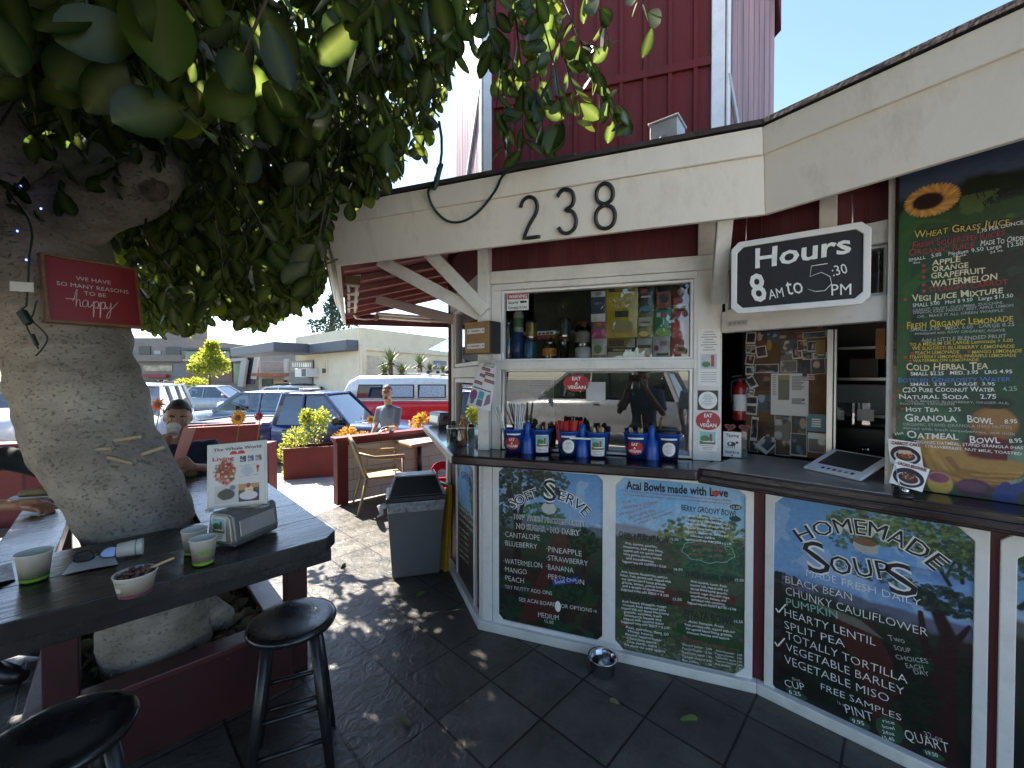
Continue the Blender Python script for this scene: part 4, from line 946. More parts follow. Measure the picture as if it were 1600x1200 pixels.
# ---------------------------------------------------------------- Hours sign
HA, HB = at_d(1143, 430, 2.02), at_d(1362, 400, 1.72)
HW = Wall(HA, HB); crH = crop(1080, 300, 2.609)
hs = Board("hours_sign", "black opening hours sign with white octagonal frame hung in front of the serving window", "sign", HW, crH, (188, 240), (698, 135), (205, 480), (698, 430), fw=0.0, o=0.0, res=40, base='#0b0b0d')
t = hs.t
hz = [HW.px(*crH(164, 220)), HW.px(*crH(735, 128)), HW.px(*crH(735, 430)), HW.px(*crH(190, 500))]
zA, zB = (hz[0].y + hz[1].y) / 2 + 0.012, (hz[2].y + hz[3].y) / 2 - 0.012
hs.layers = {}
_M = T(-hs.org[0], -hs.org[1], 0)
xa, xb = hz[0].x, hz[1].x
MB().ring(octo(xa, xb, zB, zA, .032), octo(xa + .026, xb - .026, zB + .028, zA - .028, .026), -0.012, 0.008, _M).build("frame", WHITE2, t, bevel=0.004)
MB().prism(octo(xa + .02, xb - .02, zB + .02, zA - .02, .03), -0.010, 0.0, _M).build("painted_panel", mat("chalkboard_black", (0.012, 0.012, 0.014), 0.6, var=0.3, scale=12), t)
for s_, p, h in (("Hours", [(262, 308), (650, 250)], 82), ("8", [(250, 452), (312, 440)], 118), ("AM", [(318, 440), (378, 428)], 42), ("to", [(388, 424), (458, 412)], 74), (":30", [(578, 346), (640, 330)], 44), ("PM", [(570, 424), (652, 418)], 48)):
 hs.t_('w', CHALK, s_, p, h, wob=0.04, off=0.02 if s_ in ("Hours", "8") else 0.0)
P5 = [hs.loc(*p) for p in ((556, 292), (490, 302), (484, 345), (530, 328), (566, 345), (572, 375), (545, 402), (505, 406), (474, 396))]
hs.lay('w', CHALK).tube([(p.x, p.y, 0.001) for p in P5], 0.0035, 6, sq=0.5)
for mb, m, dz, nm in hs.layers.values(): mb.build(nm, m, t, M=T(0, 0, dz))
hk = MB()
for x in (xa + .06, xb - .06): hk.tube([(x, zA - .03, -.02), (x, zA + .08, -.03), (x, zA + .14, -.06)], 0.0025, 6, M=_M)
hk.build("hanging_wire", STEEL, t)
# ---------------------------------------------------------------- house number: three metal numerals standing proud on the leaning fascia
hn_t = None
fl, fh = eave_line(0, ZE), eave_line(FO, ZE + FH)
fu_ = (fl[2] - fl[1]).normalized(); fv_ = ((fh[1] + fh[2]) / 2 - (fl[1] + fl[2]) / 2)
fv_ = (fv_ - fu_ * fv_.dot(fu_)).normalized(); fn_ = fu_.cross(fv_)
def on_fascia(x, y):
 r = ray(x, y); t_ = (fl[1] - O).dot(fn_) / r.dot(fn_); return O + r * t_
def fasM(x, y, o=0.0):
 p = on_fascia(x, y) + fn_ * o
 return Matrix(((fu_.x, fv_.x, fn_.x, p.x), (fu_.y, fv_.y, fn_.y, p.y), (fu_.z, fv_.z, fn_.z, p.z), (0, 0, 0, 1)))
hn_t = thing("house_number", "black metal house number 238 on the white fascia", "house number", fasM(818, 374))
digits = {'2': [(0, .78), (.08, .93), (.25, 1), (.42, .93), (.48, .76), (.42, .58), (.2, .33), (0, .02), (.5, .02)],
   '3': [(.02, .86), (.12, .97), (.25, 1), (.41, .93), (.46, .77), (.40, .62), (.22, .54), (.40, .48), (.49, .3), (.44, .1), (.27, 0), (.1, .03), (0, .16)],
   '8': [(.25, .54), (.42, .63), (.46, .78), (.40, .93), (.25, 1), (.1, .93), (.04, .78), (.08, .63), (.25, .54), (.44, .44), (.5, .26), (.43, .07), (.25, 0), (.07, .07), (0, .26), (.06, .44), (.25, .54)]}
i0 = fasM(818, 374).inverted()
for ch, xa_, ya, xt, yt in (('2', 819, 374, 815, 310), ('3', 874, 366, 868, 299), ('8', 932, 359, 927, 290)):
 Pa, Pt = i0 @ on_fascia(xa_, ya), i0 @ on_fascia(xt, yt)
 hh = (Pt - Pa).length; M_ = T(Pa.x, Pa.y, 0.012)
 pts = []
 for i in range(len(digits[ch]) - 1):
  a_, b_ = Vector(digits[ch][i]), Vector(digits[ch][i + 1]); pr = Vector(digits[ch][max(0, i - 1)]); nx2 = Vector(digits[ch][min(len(digits[ch]) - 1, i + 2)])
  for k in range(4):
   q = k / 4.0
   pts.append(a_ * 0 + 0.5 * ((2 * a_) + (b_ - pr) * q + (2 * pr - 5 * a_ + 4 * b_ - nx2) * q * q + (3 * a_ - pr - 3 * b_ + nx2) * q ** 3) if ch != '2' or i < 6 else a_.lerp(b_, q))
 pts.append(Vector(digits[ch][-1]))
 MB().tube([(p.x * hh * .92, p.y * hh, 0) for p in pts], 0.0075, 8, M=M_, sq=1.3).build("digit", BLACK, hn_t)
# ================================================================ TABLE ROUND THE TREE, STOOLS, TREE
HT = 0.92
tC = at_h(533, 835, HT); tC.z = 0
te1 = Vector((-0.6945, 0.7195, 0)); te2 = Vector((-0.7195, -0.6945, 0))
TM = Matrix(((-te2.x, te1.x, 0, tC.x), (-te2.y, te1.y, 0, tC.y), (0, 0, 1, 0), (0, 0, 0, 1)))
def tp(a, b, z=0.0): return tC + te1 * a + te2 * b + Vector((0, 0, z))
TABLETOP = mat("black_varnished_planks", (0.016, 0.014, 0.014), 0.27, var=0.5, scale=3.5, bump=0.25, bscale=14, stretch=(1, 3.5, 1), coat=0.1, dirt=(0.05, 0.045, 0.045), dirt_amt=0.35, dirt_scale=4, rvar=0.12)
POSTRED = mat("dark_red_post", (0.036, 0.004, 0.005), 0.55, var=0.25, scale=6, bump=0.15)
tb_ = thing("tree_table", "big black varnished table built in a square round the tree trunk", "table", TM)
TH = 0.06
def tplank(poly, dz=0.0): MB().prism(poly, HT - TH, HT + dz).build("table_board", TABLETOP, tb_, bevel=0.003, seg=2)
tplank([(-0.06, 0), (0, 0.07), (0, 0.2998), (-1.06, 0.2998), (-1.06, 0)])
tplank([(0, 0.3002), (0, 0.60), (-1.06, 0.60), (-1.06, 0.3002)])
tplank([(0, 0.6005), (0, 2.0), (-0.20, 2.0), (-0.20, 0.6005)]); tplank([(-0.2004, 0.6005), (-0.2004, 2.0), (-0.42, 2.0), (-0.42, 0.6005)])
tplank([(-0.87, 0.6005), (-0.87, 2.0), (-1.05, 2.0), (-1.05, 0.6005)]); tplank([(-0.4203, 1.25), (-0.4203, 2.0), (-0.868, 2.0), (-0.868, 1.25)])
ap_ = MB()
for a in ((-0.03, -1.03, 0.03), (-0.03, -1.03, 1.95)): ap_.bx(a[0], a[1], a[2], a[2] + 0.035, HT - TH - 0.055, HT - TH - 0.001)
ap_.bx(-0.055, -0.02, 0.07, 1.94, HT - TH - 0.055, HT - TH - 0.001); ap_.bx(-1.03, -0.995, 0.07, 1.94, HT - TH - 0.055, HT - TH - 0.001)
ap_.build("apron", TABLETOP, tb_, bevel=0.003)
for x, y in ((0.0, 0.66), (-0.86, 0.60), (-0.04, 1.8), (-0.95, 1.8)): MB().bx(x - 0.05, x + 0.05, y - 0.05, y + 0.05, 0, HT - TH - 0.056).build("leg", POSTRED, tb_, bevel=0.006)
# planter under the table
pl_ = thing("tree_planter", "low dark red planter box round the foot of the tree", "planter", TM @ T(-0.47, 0.95, 0))
x0, x1, y0, y1 = -0.47, 0.42, -0.44, 0.42
PLZ = 0.34
for a in ((x0, x1, y0, y0 + .04), (x0, x1, y1 - .04, y1), (x0, x0 + .04, y0 + .04, y1 - .04), (x1 - .04, x1, y0 + .04, y1 - .04)): MB().bx(a[0], a[1], a[2], a[3], 0.0, PLZ - 0.031).build("side_board", POSTRED, pl_, bevel=0.003)
MB().ring([(x0 - .02, y0 - .02), (x1 + .02, y0 - .02), (x1 + .02, y1 + .02), (x0 - .02, y1 + .02)], [(x0 + .09, y0 + .09), (x1 - .09, y0 + .09), (x1 - .09, y1 - .09), (x0 + .09, y1 - .09)], PLZ - 0.03, PLZ).build("cap_rail", mat("lighter_red_cap", (0.08, 0.02, 0.024), 0.4, var=0.3, scale=6, bump=0.2), pl_, bevel=0.005)  # cap rail in a lighter, greyer red than the side boards
SOIL = mat("dark_soil", (0.03, 0.022, 0.017), 0.95, var=0.5, scale=20, bump=0.8)
MB().bx(x0 + .041, x1 - .041, y0 + .041, y1 - .041, 0.05, 0.27).build("soil", SOIL, pl_)
# ---- stools
def make_stool():
 t = thing("bar_stool", "", "stool", None, "black stools at the tree table")
 MB().lathe([(0, .575), (.15, .575), (.163, .583), (.168, .597), (.163, .607), (.145, .610), (.10, .605), (0, .602)], 40).build("seat", mat("black_stool_lacquer", (0.010, 0.010, 0.011), 0.28, var=0.4, scale=8, bump=0.06, coat=0.2, rvar=.15), t)
 feet = []
 for k in range(4):
  a = math.pi / 4 + k * math.pi / 2; p0, p1 = Vector((.115 * math.cos(a), .115 * math.sin(a), .576)), Vector((.205 * math.cos(a), .205 * math.sin(a), 0.0))
  MB().tube([p0, p0.lerp(p1, .5), p1], [.019, .020, .016], 14).build("leg", BLACK, t); feet.append((p0, p1))
 for k in range(4):
  for f in ((.42, .80) if k % 2 else (.50, .72)):
   a, b_ = feet[k], feet[(k + 1) % 4]
   MB().tube([a[0].lerp(a[1], f), b_[0].lerp(b_[1], f)], .0095, 10).build("rung", BLACK, t)
 return t
st0 = make_stool()
s1 = at_h(457, 965, .61); st0.matrix_basis = T(s1.x, s1.y, 0) @ RZ(R(24)); st0['label'] = "black round wooden stool pushed under the front corner of the tree table"
s2 = at_h(92, 1146, .61); copy_tree(st0, T(s2.x, s2.y, 0) @ RZ(R(60)), "black round wooden stool in the bottom left corner, nearest the camera")
# ---- the tree
BARK = mat("smooth_grey_bark", (0.30, 0.265, 0.22), 0.85, var=0.35, scale=3, bump=1.0, bscale=34, stretch=(0.7, 0.7, 1.25), dirt=(0.085, 0.068, 0.052), dirt_amt=0.7, dirt_scale=5)
def add_flecks(m):
 N, L = m.node_tree.nodes, m.node_tree.links; b = N["Principled BSDF"]; src = b.inputs['Base Color'].links[0].from_socket
 tc = N.new("ShaderNodeTexCoord"); mp = N.new("ShaderNodeMapping"); mp.inputs['Scale'].default_value = (60, 60, 85); L.new(tc.outputs['Object'], mp.inputs[0])
 n = N.new("ShaderNodeTexNoise"); n.inputs['Scale'].default_value = 1.0; n.inputs['Detail'].default_value = 3; n.inputs['Distortion'].default_value = .5; L.new(mp.outputs[0], n.inputs['Vector'])
 r = N.new("ShaderNodeMapRange"); r.inputs[1].default_value, r.inputs[2].default_value, r.inputs[3].default_value, r.inputs[4].default_value = .58, .70, 0, .5; L.new(n.outputs['Fac'], r.inputs[0])
 mp2 = N.new("ShaderNodeMapping"); mp2.inputs['Scale'].default_value = (1.6, 1.6, 2.6); L.new(tc.outputs['Object'], mp2.inputs[0]); w = N.new("ShaderNodeTexNoise"); w.inputs['Scale'].default_value = 2.2; w.inputs['Detail'].default_value = 8; w.inputs['Distortion'].default_value = 1.0; L.new(mp2.outputs[0], w.inputs['Vector'])
 r2 = N.new("ShaderNodeMapRange"); r2.inputs[1].default_value, r2.inputs[2].default_value, r2.inputs[3].default_value, r2.inputs[4].default_value = .3, .7, .82, 1.18; L.new(w.outputs['Fac'], r2.inputs[0])
 mx = N.new("ShaderNodeMixRGB"); mx.inputs[2].default_value = (.045, .038, .032, 1); L.new(r.outputs[0], mx.inputs[0]); L.new(src, mx.inputs[1])
 hv = N.new("ShaderNodeHueSaturation"); L.new(mx.outputs[0], hv.inputs['Color']); L.new(r2.outputs[0], hv.inputs['Value']); L.new(hv.outputs[0], b.inputs['Base Color'])
 bp = N.new("ShaderNodeBump"); bp.inputs['Strength'].default_value = .7; bp.inputs['Distance'].default_value = .016; ad = N.new("ShaderNodeMath"); ad.operation = 'SUBTRACT'; L.new(w.outputs['Fac'], ad.inputs[0]); L.new(r.outputs[0], ad.inputs[1]); L.new(ad.outputs[0], bp.inputs['Height'])
 L.new(b.inputs['Normal'].links[0].from_socket, bp.inputs['Normal']); L.new(bp.outputs[0], b.inputs['Normal'])
add_flecks(BARK)
tree = thing("ficus_tree", "big leaning grey-trunked fig tree with glossy leaves growing through the black table", "tree", T(-1.75, 1.95, 0.25))
TI = T(1.75, -1.95, -0.25)
def roughen(mb, amp, fr, n0=0):
 for i in range(n0, len(mb.v)):
  v = Vector(mb.v[i]); n = noise.noise(v * fr) * amp + noise.noise(v * fr * 3.1) * amp * .4
  c = noise.noise_vector(v * fr * 0.6) * amp
  mb.v[i] = (v.x + n + c.x * .5, v.y + n * .6 + c.y * .5, v.z + c.z * .3)
def spline(pts, rad, k=6):
 P, Q = [], []
 for i in range(len(pts) - 1):
  a, b_, c_, d_ = pts[max(0, i - 1)], pts[i], pts[i + 1], pts[min(len(pts) - 1, i + 2)]
  for j in range(k):
   q = j / k
   P.append(0.5 * (2 * b_ + (c_ - a) * q + (2 * a - 5 * b_ + 4 * c_ - d_) * q * q + (3 * b_ - a - 3 * c_ + d_) * q ** 3)); Q.append(rad[i] * (1 - q) + rad[i + 1] * q)
 return P + [pts[-1]], Q + [rad[-1]]
tpts = [tp(.86, .55, 0.10), tp(.85, .56, 0.30), tp(.84, .59, 0.55), tp(.82, .62, 0.92)] + [at_d(cx, y, d) for cx, y, d in ((158, 700, 1.95), (122, 600, 1.98), (95, 490, 2.0), (66, 400, 2.02), (40, 318, 2.05))]
trad = [0.235, 0.215, 0.20, 0.195, 0.228, 0.24, 0.25, 0.262, 0.275]
P_, Q_ = spline(tpts, trad, 16)
tm = MB(); tm.tube(P_, Q_, 84)
# roots
for a, l in ((0.75, .30), (1.5, .3), (2.4, .28)):
 r0 = tp(.86, .55, .28); d_ = Vector((math.cos(a), math.sin(a), 0))
 tm.tube([r0 + d_ * .12 + Vector((0, 0, .16)), r0 + d_ * .24 + Vector((0, 0, .03)), r0 + d_ * l + Vector((0, 0, -.06))], [.075, .06, .025], 12)
roughen(tm, 0.020, 4.2)
for i_v, q_ in enumerate(tm.v):
 v = Vector(q_); ax = P_[min(range(0, len(P_), 4), key=lambda k: abs(P_[k].z - v.z))]; rd = Vector((v.x - ax.x, v.y - ax.y, 0)).normalized()
 fold = noise.noise(Vector((v.x * 7, v.y * 7, v.z * 16))) * .005 + abs(noise.noise(Vector((v.x * 4, v.y * 4, v.z * 9 + 3)))) * -.012 + noise.noise(v * 30) * .002
 tm.v[i_v] = tuple(v + rd * fold)
tm.build("trunk", BARK, tree, M=TI)
def limb(pts, rad, amp=.014, k=6, name="limb"):
 P, Q = spline([Vector(p) for p in pts], rad, k); m = MB(); m.tube(P, Q, 22); roughen(m, amp, 6.0); m.build(name, BARK, tree, M=TI)
j0 = at_d(40, 330, 2.05)
limb([at_d(35, 385, 2.04), at_d(130, 322, 1.98), at_d(205, 300, 1.92), at_d(252, 272, 1.88), at_d(285, 225, 2.0), (-1.75, 2.3, 3.3), (-1.5, 2.6, 3.8)], [.20, .155, .13, .10, .085, .07, .05])
limb([at_d(45, 340, 2.05), (-2.75, 1.85, 2.65), (-3.3, 1.5, 3.2), (-3.9, 1.2, 3.8)], [.26, .2, .15, .1])
limb([at_d(50, 335, 2.05), (-2.4, 2.3, 2.75), (-2.5, 3.0, 3.3), (-2.4, 3.9, 3.8)], [.24, .17, .13, .08])
limb([at_d(30, 335, 2.05), (-2.1, 1.5, 2.75), (-1.75, .9, 3.0), (-1.3, .1, 3.3), (-.9, -.8, 3.6)], [.2, .14, .11, .09, .06])
limb([at_d(-170, -110, 1.35), at_d(-60, -60, 1.12), at_d(18, -22, .95), at_d(52, -60, .86), (-.75, .6, 2.9), (-.5, .2, 3.2)], [.10, .085, .072, .06, .05, .04])
kn = MB(); kc = at_d(243, 297, 1.83)
kn.ell((0, 0, 0), (.055, .035, .05), M=Matrix.Translation(kc), nu=18, nv=10)
for k in range(3): kn.lathe([(0.045 - k * .013, 0.0), (0.038 - k * .013, 0.012), (0.03 - k * .013, 0.0)], 18, M=Matrix.Translation(kc) @ RX(R(90)) @ T(0, 0, .03 + .002 * k))
kn.build("cut_knot", mat("dark_knot_bark", (0.15, 0.115, 0.09), 0.9, var=.4, scale=20, bump=.8), tree, M=TI)
# leaves --------------------------------------------------------------------
def leaf_material():
 m = bpy.data.materials.new("glossy_fig_leaf"); m.use_nodes = True
 N, L = m.node_tree.nodes, m.node_tree.links; b = N["Principled BSDF"]
 g = N.new("ShaderNodeNewGeometry"); cr = N.new("ShaderNodeValToRGB")
 e = cr.color_ramp.elements
 e[0].position, e[0].color = 0.0, (0.0025, 0.008, 0.002, 1); e[1].position, e[1].color = 1.0, (0.11, 0.15, 0.014, 1)
 for p, c in ((0.40, (0.0045, 0.016, 0.003, 1)), (0.80, (0.012, 0.034, 0.005, 1)), (0.94, (0.030, 0.058, 0.008, 1))):
  q = cr.color_ramp.elements.new(p); q.color = c
 L.new(g.outputs['Random Per Island'], cr.inputs[0])
 at = N.new("ShaderNodeAttribute"); at.attribute_name = "vein"
 mx = N.new("ShaderNodeMixRGB"); mx.inputs[2].default_value = (0.075, 0.10, 0.03, 1)
 L.new(at.outputs['Fac'], mx.inputs[0]); L.new(cr.outputs[0], mx.inputs[1])
 L.new(mx.outputs[0], b.inputs['Base Color'])
 b.inputs['Roughness'].default_value = 0.30; b.inputs['Specular IOR Level'].default_value = 0.28
 tr = N.new("ShaderNodeBsdfTranslucent"); hs = N.new("ShaderNodeHueSaturation"); hs.inputs['Hue'].default_value = 0.475; hs.inputs['Saturation'].default_value = 1.1; hs.inputs['Value'].default_value = 3.6
 L.new(mx.outputs[0], hs.inputs['Color']); L.new(hs.outputs[0], tr.inputs[0])
 ms = N.new("ShaderNodeMixShader"); ms.inputs[0].default_value = 0.46
 L.new(b.outputs[0], ms.inputs[1]); L.new(tr.outputs[0], ms.inputs[2])
 L.new(ms.outputs[0], N["Material Output"].inputs[0])
 return m
LEAF = leaf_material()
_tt = np.array([0.0, .10, .26, .46, .66, .83, .94, 1.0]); _ww = np.array([0.0, .42, .78, 1.0, .99, .74, .36, 0.0])
def leaves(name, base, dirn, size, parent, M=None, mtl=None, curl=None, wr=0.60):
 """many single leaves: base points (n,3), growth directions (n,3), lengths (n)"""
 n = len(base); d = dirn / np.linalg.norm(dirn, axis=1, keepdims=True)
 r = NPR.randn(n, 3) * [1, 1, .35]; s = np.cross(d, r); s /= np.linalg.norm(s, axis=1, keepdims=True); u = np.cross(s, d)
 cv = NPR.uniform(-.22, .12, n) if curl is None else np.full(n, curl); fold = NPR.uniform(.05, .28, n); wv = NPR.uniform(.85, 1.15, n)
 V = np.zeros((n, 20, 3))
 def P(t, w, side):
  x = (t * size)[:, None] * d + (size * cv * t * t)[:, None] * u
  hw = w * wr * .5 * size * wv
  return x + (side * hw)[:, None] * s + (hw * fold)[:, None] * u * abs(side) + base
 for i in range(8): V[:, i] = P(np.full(n, _tt[i]), 0, 0)
 for i in range(1, 7):
  V[:, 7 + i] = P(np.full(n, _tt[i]), _ww[i], 1); V[:, 13 + i] = P(np.full(n, _tt[i]), _ww[i], -1)
 F3 = [(0, 8, 1), (0, 1, 14), (6, 13, 7), (6, 7, 19)]; F4 = [(i, 7 + i, 8 + i, i + 1) for i in range(1, 6)] + [(i, i + 1, 14 + i, 13 + i) for i in range(1, 6)]
 off = (np.arange(n) * 20)[:, None, None]
 f3 = (np.array(F3)[None] + off).reshape(-1, 3); f4 = (np.array(F4)[None] + off).reshape(-1, 4)
 me = bpy.data.meshes.new(name)
 co = V.reshape(-1, 3)
 if M is not None: A = np.array(M); co = co @ A[:3, :3].T + A[:3, 3]
 me.vertices.add(len(co)); me.vertices.foreach_set("co", co.astype(np.float32).ravel())
 li = np.concatenate([f3.ravel(), f4.ravel()]).astype(np.int32)
 me.loops.add(len(li)); me.loops.foreach_set("vertex_index", li)
 ls = np.concatenate([np.arange(len(f3)) * 3, len(f3) * 3 + np.arange(len(f4)) * 4]).astype(np.int32)
 me.polygons.add(len(ls)); me.polygons.foreach_set("loop_start", ls); me.polygons.foreach_set("use_smooth", np.ones(len(ls), bool))
 me.update(calc_edges=True)
 at = me.attributes.new("vein", 'FLOAT', 'POINT'); vv = np.zeros((n, 20)); vv[:, :8] = 0.85; at.data.foreach_set("value", vv.astype(np.float32).ravel())
 me.materials.append(mtl or LEAF)
 o = bpy.data.objects.new(name, me); COL.objects.link(o)
 if parent is not None: o.parent = parent
 return o
def ybound(x, d):
 """lowest picture height the foliage reaches, as seen along that bearing (measured outline of the crown)"""
 if d < 1.75: return np.interp(x, [0, 60, 130, 220, 300, 380, 440, 520, 600], [120, 190, 150, 200, 215, 190, 230, 200, 60])
 xs = [0, 150, 205, 230, 265, 300, 340, 400, 440, 470, 500, 520, 560, 620, 660, 690, 715, 740]
 ys = [370, 385, 470, 535, 520, 528, 500, 520, 500, 490, 480, 350, 345, 290, 260, 180, 80, -60]
 return np.interp(x, xs, ys)
def inside_roof(p):
 a = EW0; e = (p - EW0.A).dot(EW0.n); f = (p - EW1.A).dot(EW1.n); g = (p - EW2.A).dot(EW2.n)
 return e < 0.16 and f < 0.16 and g < 0.16
CUT = [0.0]
def crown_ok(p):
 if p.y > .12:
  x, y = to_px(p)
  if -150 < x < 1750 and y > -260:
   if y > ybound(x, p.y) - CUT[0] or x > 748 or (p.y < 2.4 and x < 250 and y > 335): return False
 if inside_roof(p) and p.z < ZE + FH + .25: return False
 return True
bb, dd, sz_ = [], [], []; twigs = MB()
rs = random.Random(5)
clusters = 0
while clusters < 15500:
 y = rs.uniform(-1.5, 4.7); x = rs.uniform(-6.2, 0.35)
 cx, cy = (x + 2.3) / 3.9, (y - 1.7) / 3.9
 r2 = cx * cx + cy * cy
 if r2 > 1: continue
 top = 2.6 + 2.3 * math.sqrt(1 - r2); low = 1.95 + .25 * noise.noise(Vector((x, y, 0)) * 1.3)
 z = low + (top - low) * rs.random() ** 1.7
 if noise.noise(Vector((x, y, z)) * 1.1) < -.28: continue
 c_ = Vector((x, y, z)); CUT[0] = abs(rs.gauss(0, 38))
 if c_.length and (c_ - O).length < 1.15: continue
 if not crown_ok(c_): continue
 clusters += 1; CUT[0] = max(0, CUT[0] - 22)
 hang = Vector((rs.gauss(0, .45), rs.gauss(0, .45), -1 + rs.gauss(0, .25))).normalized(); n = rs.randint(4, 7); ln = rs.uniform(.12, .26)
 start = c_ - hang * ln
 if rs.random() < .35: twigs.tube([start - hang * .1 + Vector((rs.gauss(0, .05), rs.gauss(0, .05), .05)), start, c_], [.005, .004, .002], 5, caps=False)
 for k in range(n):
  t = (k + .5) / n; a = k * 2.4 + rs.random()
  b0 = start + hang * (ln * t)
  sd = Vector((math.cos(a), math.sin(a), 0)); dv = (hang * rs.uniform(.5, 1.1) + sd * rs.uniform(.45, .95) + Vector((0, 0, -.35))).normalized()
  s_ = rs.uniform(.07, .14)
  if not crown_ok(b0 + dv * s_ * .8): continue
  bb.append(tuple(b0 + dv * .02)); dd.append(tuple(dv)); sz_.append(s_)
leaves("crown", np.array(bb), np.array(dd), np.array(sz_), tree, TI)
# big near leaves hanging into the top of the view, each placed and turned on its own
nb, nd, ns = [], [], []
near = [(95, 5, 110, 75, .80), (140, 25, 140, 120, .85), (165, -10, 190, 80, .8), (235, -30, 262, 120, .75), (215, 110, 190, 165, .95), (213, 105, 232, 178, .95), (280, 70, 268, 165, .85), (320, 125, 285, 210, .9), (345, 105, 372, 200, .85),
  (160, 125, 182, 200, 1.0), (75, 140, 125, 230, 1.0), (115, 110, 145, 190, 1.05), (50, 210, 50, 252, 1.2), (70, 210, 82, 234, 1.2), (350, 30, 365, 105, 1.0), (385, 15, 410, 60, 1.0), (300, 0, 315, 30, .9), (20, 70, 10, 140, 1.0), (60, 75, 38, 135, 1.05),
  (370, 190, 378, 225, 1.1), (420, 130, 440, 190, 1.3), (455, 60, 470, 130, 1.2), (400, 230, 388, 285, 1.5), (180, 165, 205, 195, 1.1), (520, 10, 540, 80, 1.2), (560, 40, 590, 110, 1.3), (480, 170, 470, 250, 1.5), (610, -10, 640, 60, 1.4)]
for x0_, y0_, x1_, y1_, d_ in near:
 a, b_ = at_d(x0_, y0_, d_), at_d(x1_, y1_, d_ + rs.uniform(-.05, .05)); v = b_ - a
 nb.append(tuple(a)); nd.append(tuple(v)); ns.append(v.length)
leaves("crown", np.array(nb), np.array(nd), np.array(ns), tree, TI, curl=-.06, wr=.52)
for (x0_, y0_, d0), (x1_, y1_, d1) in (((160, 12, .85), (240, 120, .92)), ((270, -30, .82), (345, 110, .88)), ((205, 60, .86), (235, 100, .9)), ((295, 55, .83), (280, 72, .85)), ((318, 78, .86), (320, 126, .9)), ((0, 60, 1.0), (70, 75, 1.05)), ((0, 195, 1.1), (52, 132, 1.05)), ((350, 215, 1.3), (265, 175, 1.2))):
 a, b_ = at_d(x0_, y0_, d0), at_d(x1_, y1_, d1); twigs.tube([a, a.lerp(b_, .5) + Vector((0, 0, .012)), b_], [.004, .003, .002], 6)
twigs.build("twig", mat("green_brown_twig", (0.035, 0.028, 0.014), 0.7, var=.3), tree, M=TI)
# dry aerial rootlets under the near limb
rl = MB()
for k in range(16):
 a = at_d(rs.uniform(-5, 40), rs.uniform(30, 60), 1.0); q = a + Vector((rs.uniform(0, .09), rs.gauss(0, .02), rs.uniform(-.10, -.02)))
 rl.tube([a, a.lerp(q, .5) + Vector((rs.gauss(0, .012), 0, rs.gauss(0, .012))), q], [.0022, .0016, .0008], 5)
for k in range(5):
 a = at_d(52, 138, 1.05); q = at_d(rs.uniform(5, 75), rs.uniform(160, 195), 1.05); rl.tube([a, a.lerp(q, .5) + Vector((rs.gauss(0, .01), 0, rs.gauss(0, .01))), q], [.003, .002, .001], 5)
rl.build("rootlet", mat("dry_rootlet", (0.35, 0.22, 0.12), 0.8, var=.2), tree, M=TI)
# branch hanging in front of the tower
hb, hd_, hz_ = [], [], []; tw2 = MB()
for x0_, y0_, x1_, y1_ in ((770, -20, 790, 235), (800, -20, 815, 250), (830, -30, 880, 200), (850, -40, 915, 190), (870, -20, 960, 190), (900, -40, 955, 80), (960, -60, 1020, 40), (820, -60, 850, 230), (780, 60, 775, 170), (760, -60, 770, 90), (740, -60, 735, 60), (715, -60, 700, 110), (905, 60, 990, 200), (760, 40, 840, 160)):
 d_ = rs.uniform(1.9, 2.35); a, b_ = at_d(x0_, y0_, d_), at_d(x1_, y1_, d_ + rs.uniform(-.1, .1)); m_ = a.lerp(b_, .55) + Vector((rs.gauss(0, .03), rs.gauss(0, .04), -.02))
 tw2.tube([a + Vector((-.1, 0, .25)), a, m_, b_], [.006, .005, .0035, .002], 6)
 nL = max(6, int((b_ - a).length * 24))
 for k in range(nL):
  t = (k + rs.random()) / nL; p = a.lerp(m_, t / .55) if t < .55 else m_.lerp(b_, (t - .55) / .45)
  s_ = rs.uniform(.10, .15); dv = Vector((rs.gauss(0, .55), rs.gauss(0, .5), -rs.uniform(.5, 1.2))).normalized()
  hb.append(tuple(p + dv * .012)); hd_.append(tuple(dv)); hz_.append(s_)
leaves("crown", np.array(hb), np.array(hd_), np.array(hz_), tree, TI)
tw2.build("twig", _mats["green_brown_twig"], tree, M=TI)
# wooden wedges nailed on the trunk
for i, (xa, ya, xb, yb) in enumerate(((178, 688, 222, 682), (168, 714, 208, 724), (222, 710, 258, 698), (150, 702, 175, 700))):
 a, b_ = at_d(xa, ya, 1.715), at_d(xb, yb, 1.735)
 w = MB().bar(a, b_, .012, .013).build("wood_strip", mat("raw_pine_strip", (0.33, 0.26, 0.17), .8, var=.2, scale=20), None, bevel=.002)
 tag(w, ["short pale wood strip nailed level on the trunk, uppermost", "pale wood strip on the trunk slanting down to the right, lowest", "pale wood strip on the trunk slanting up, nearest the seated man", "stubby pale wood strip on the trunk, leftmost of the four"][i], "wood strip", "wood strips nailed to the trunk")
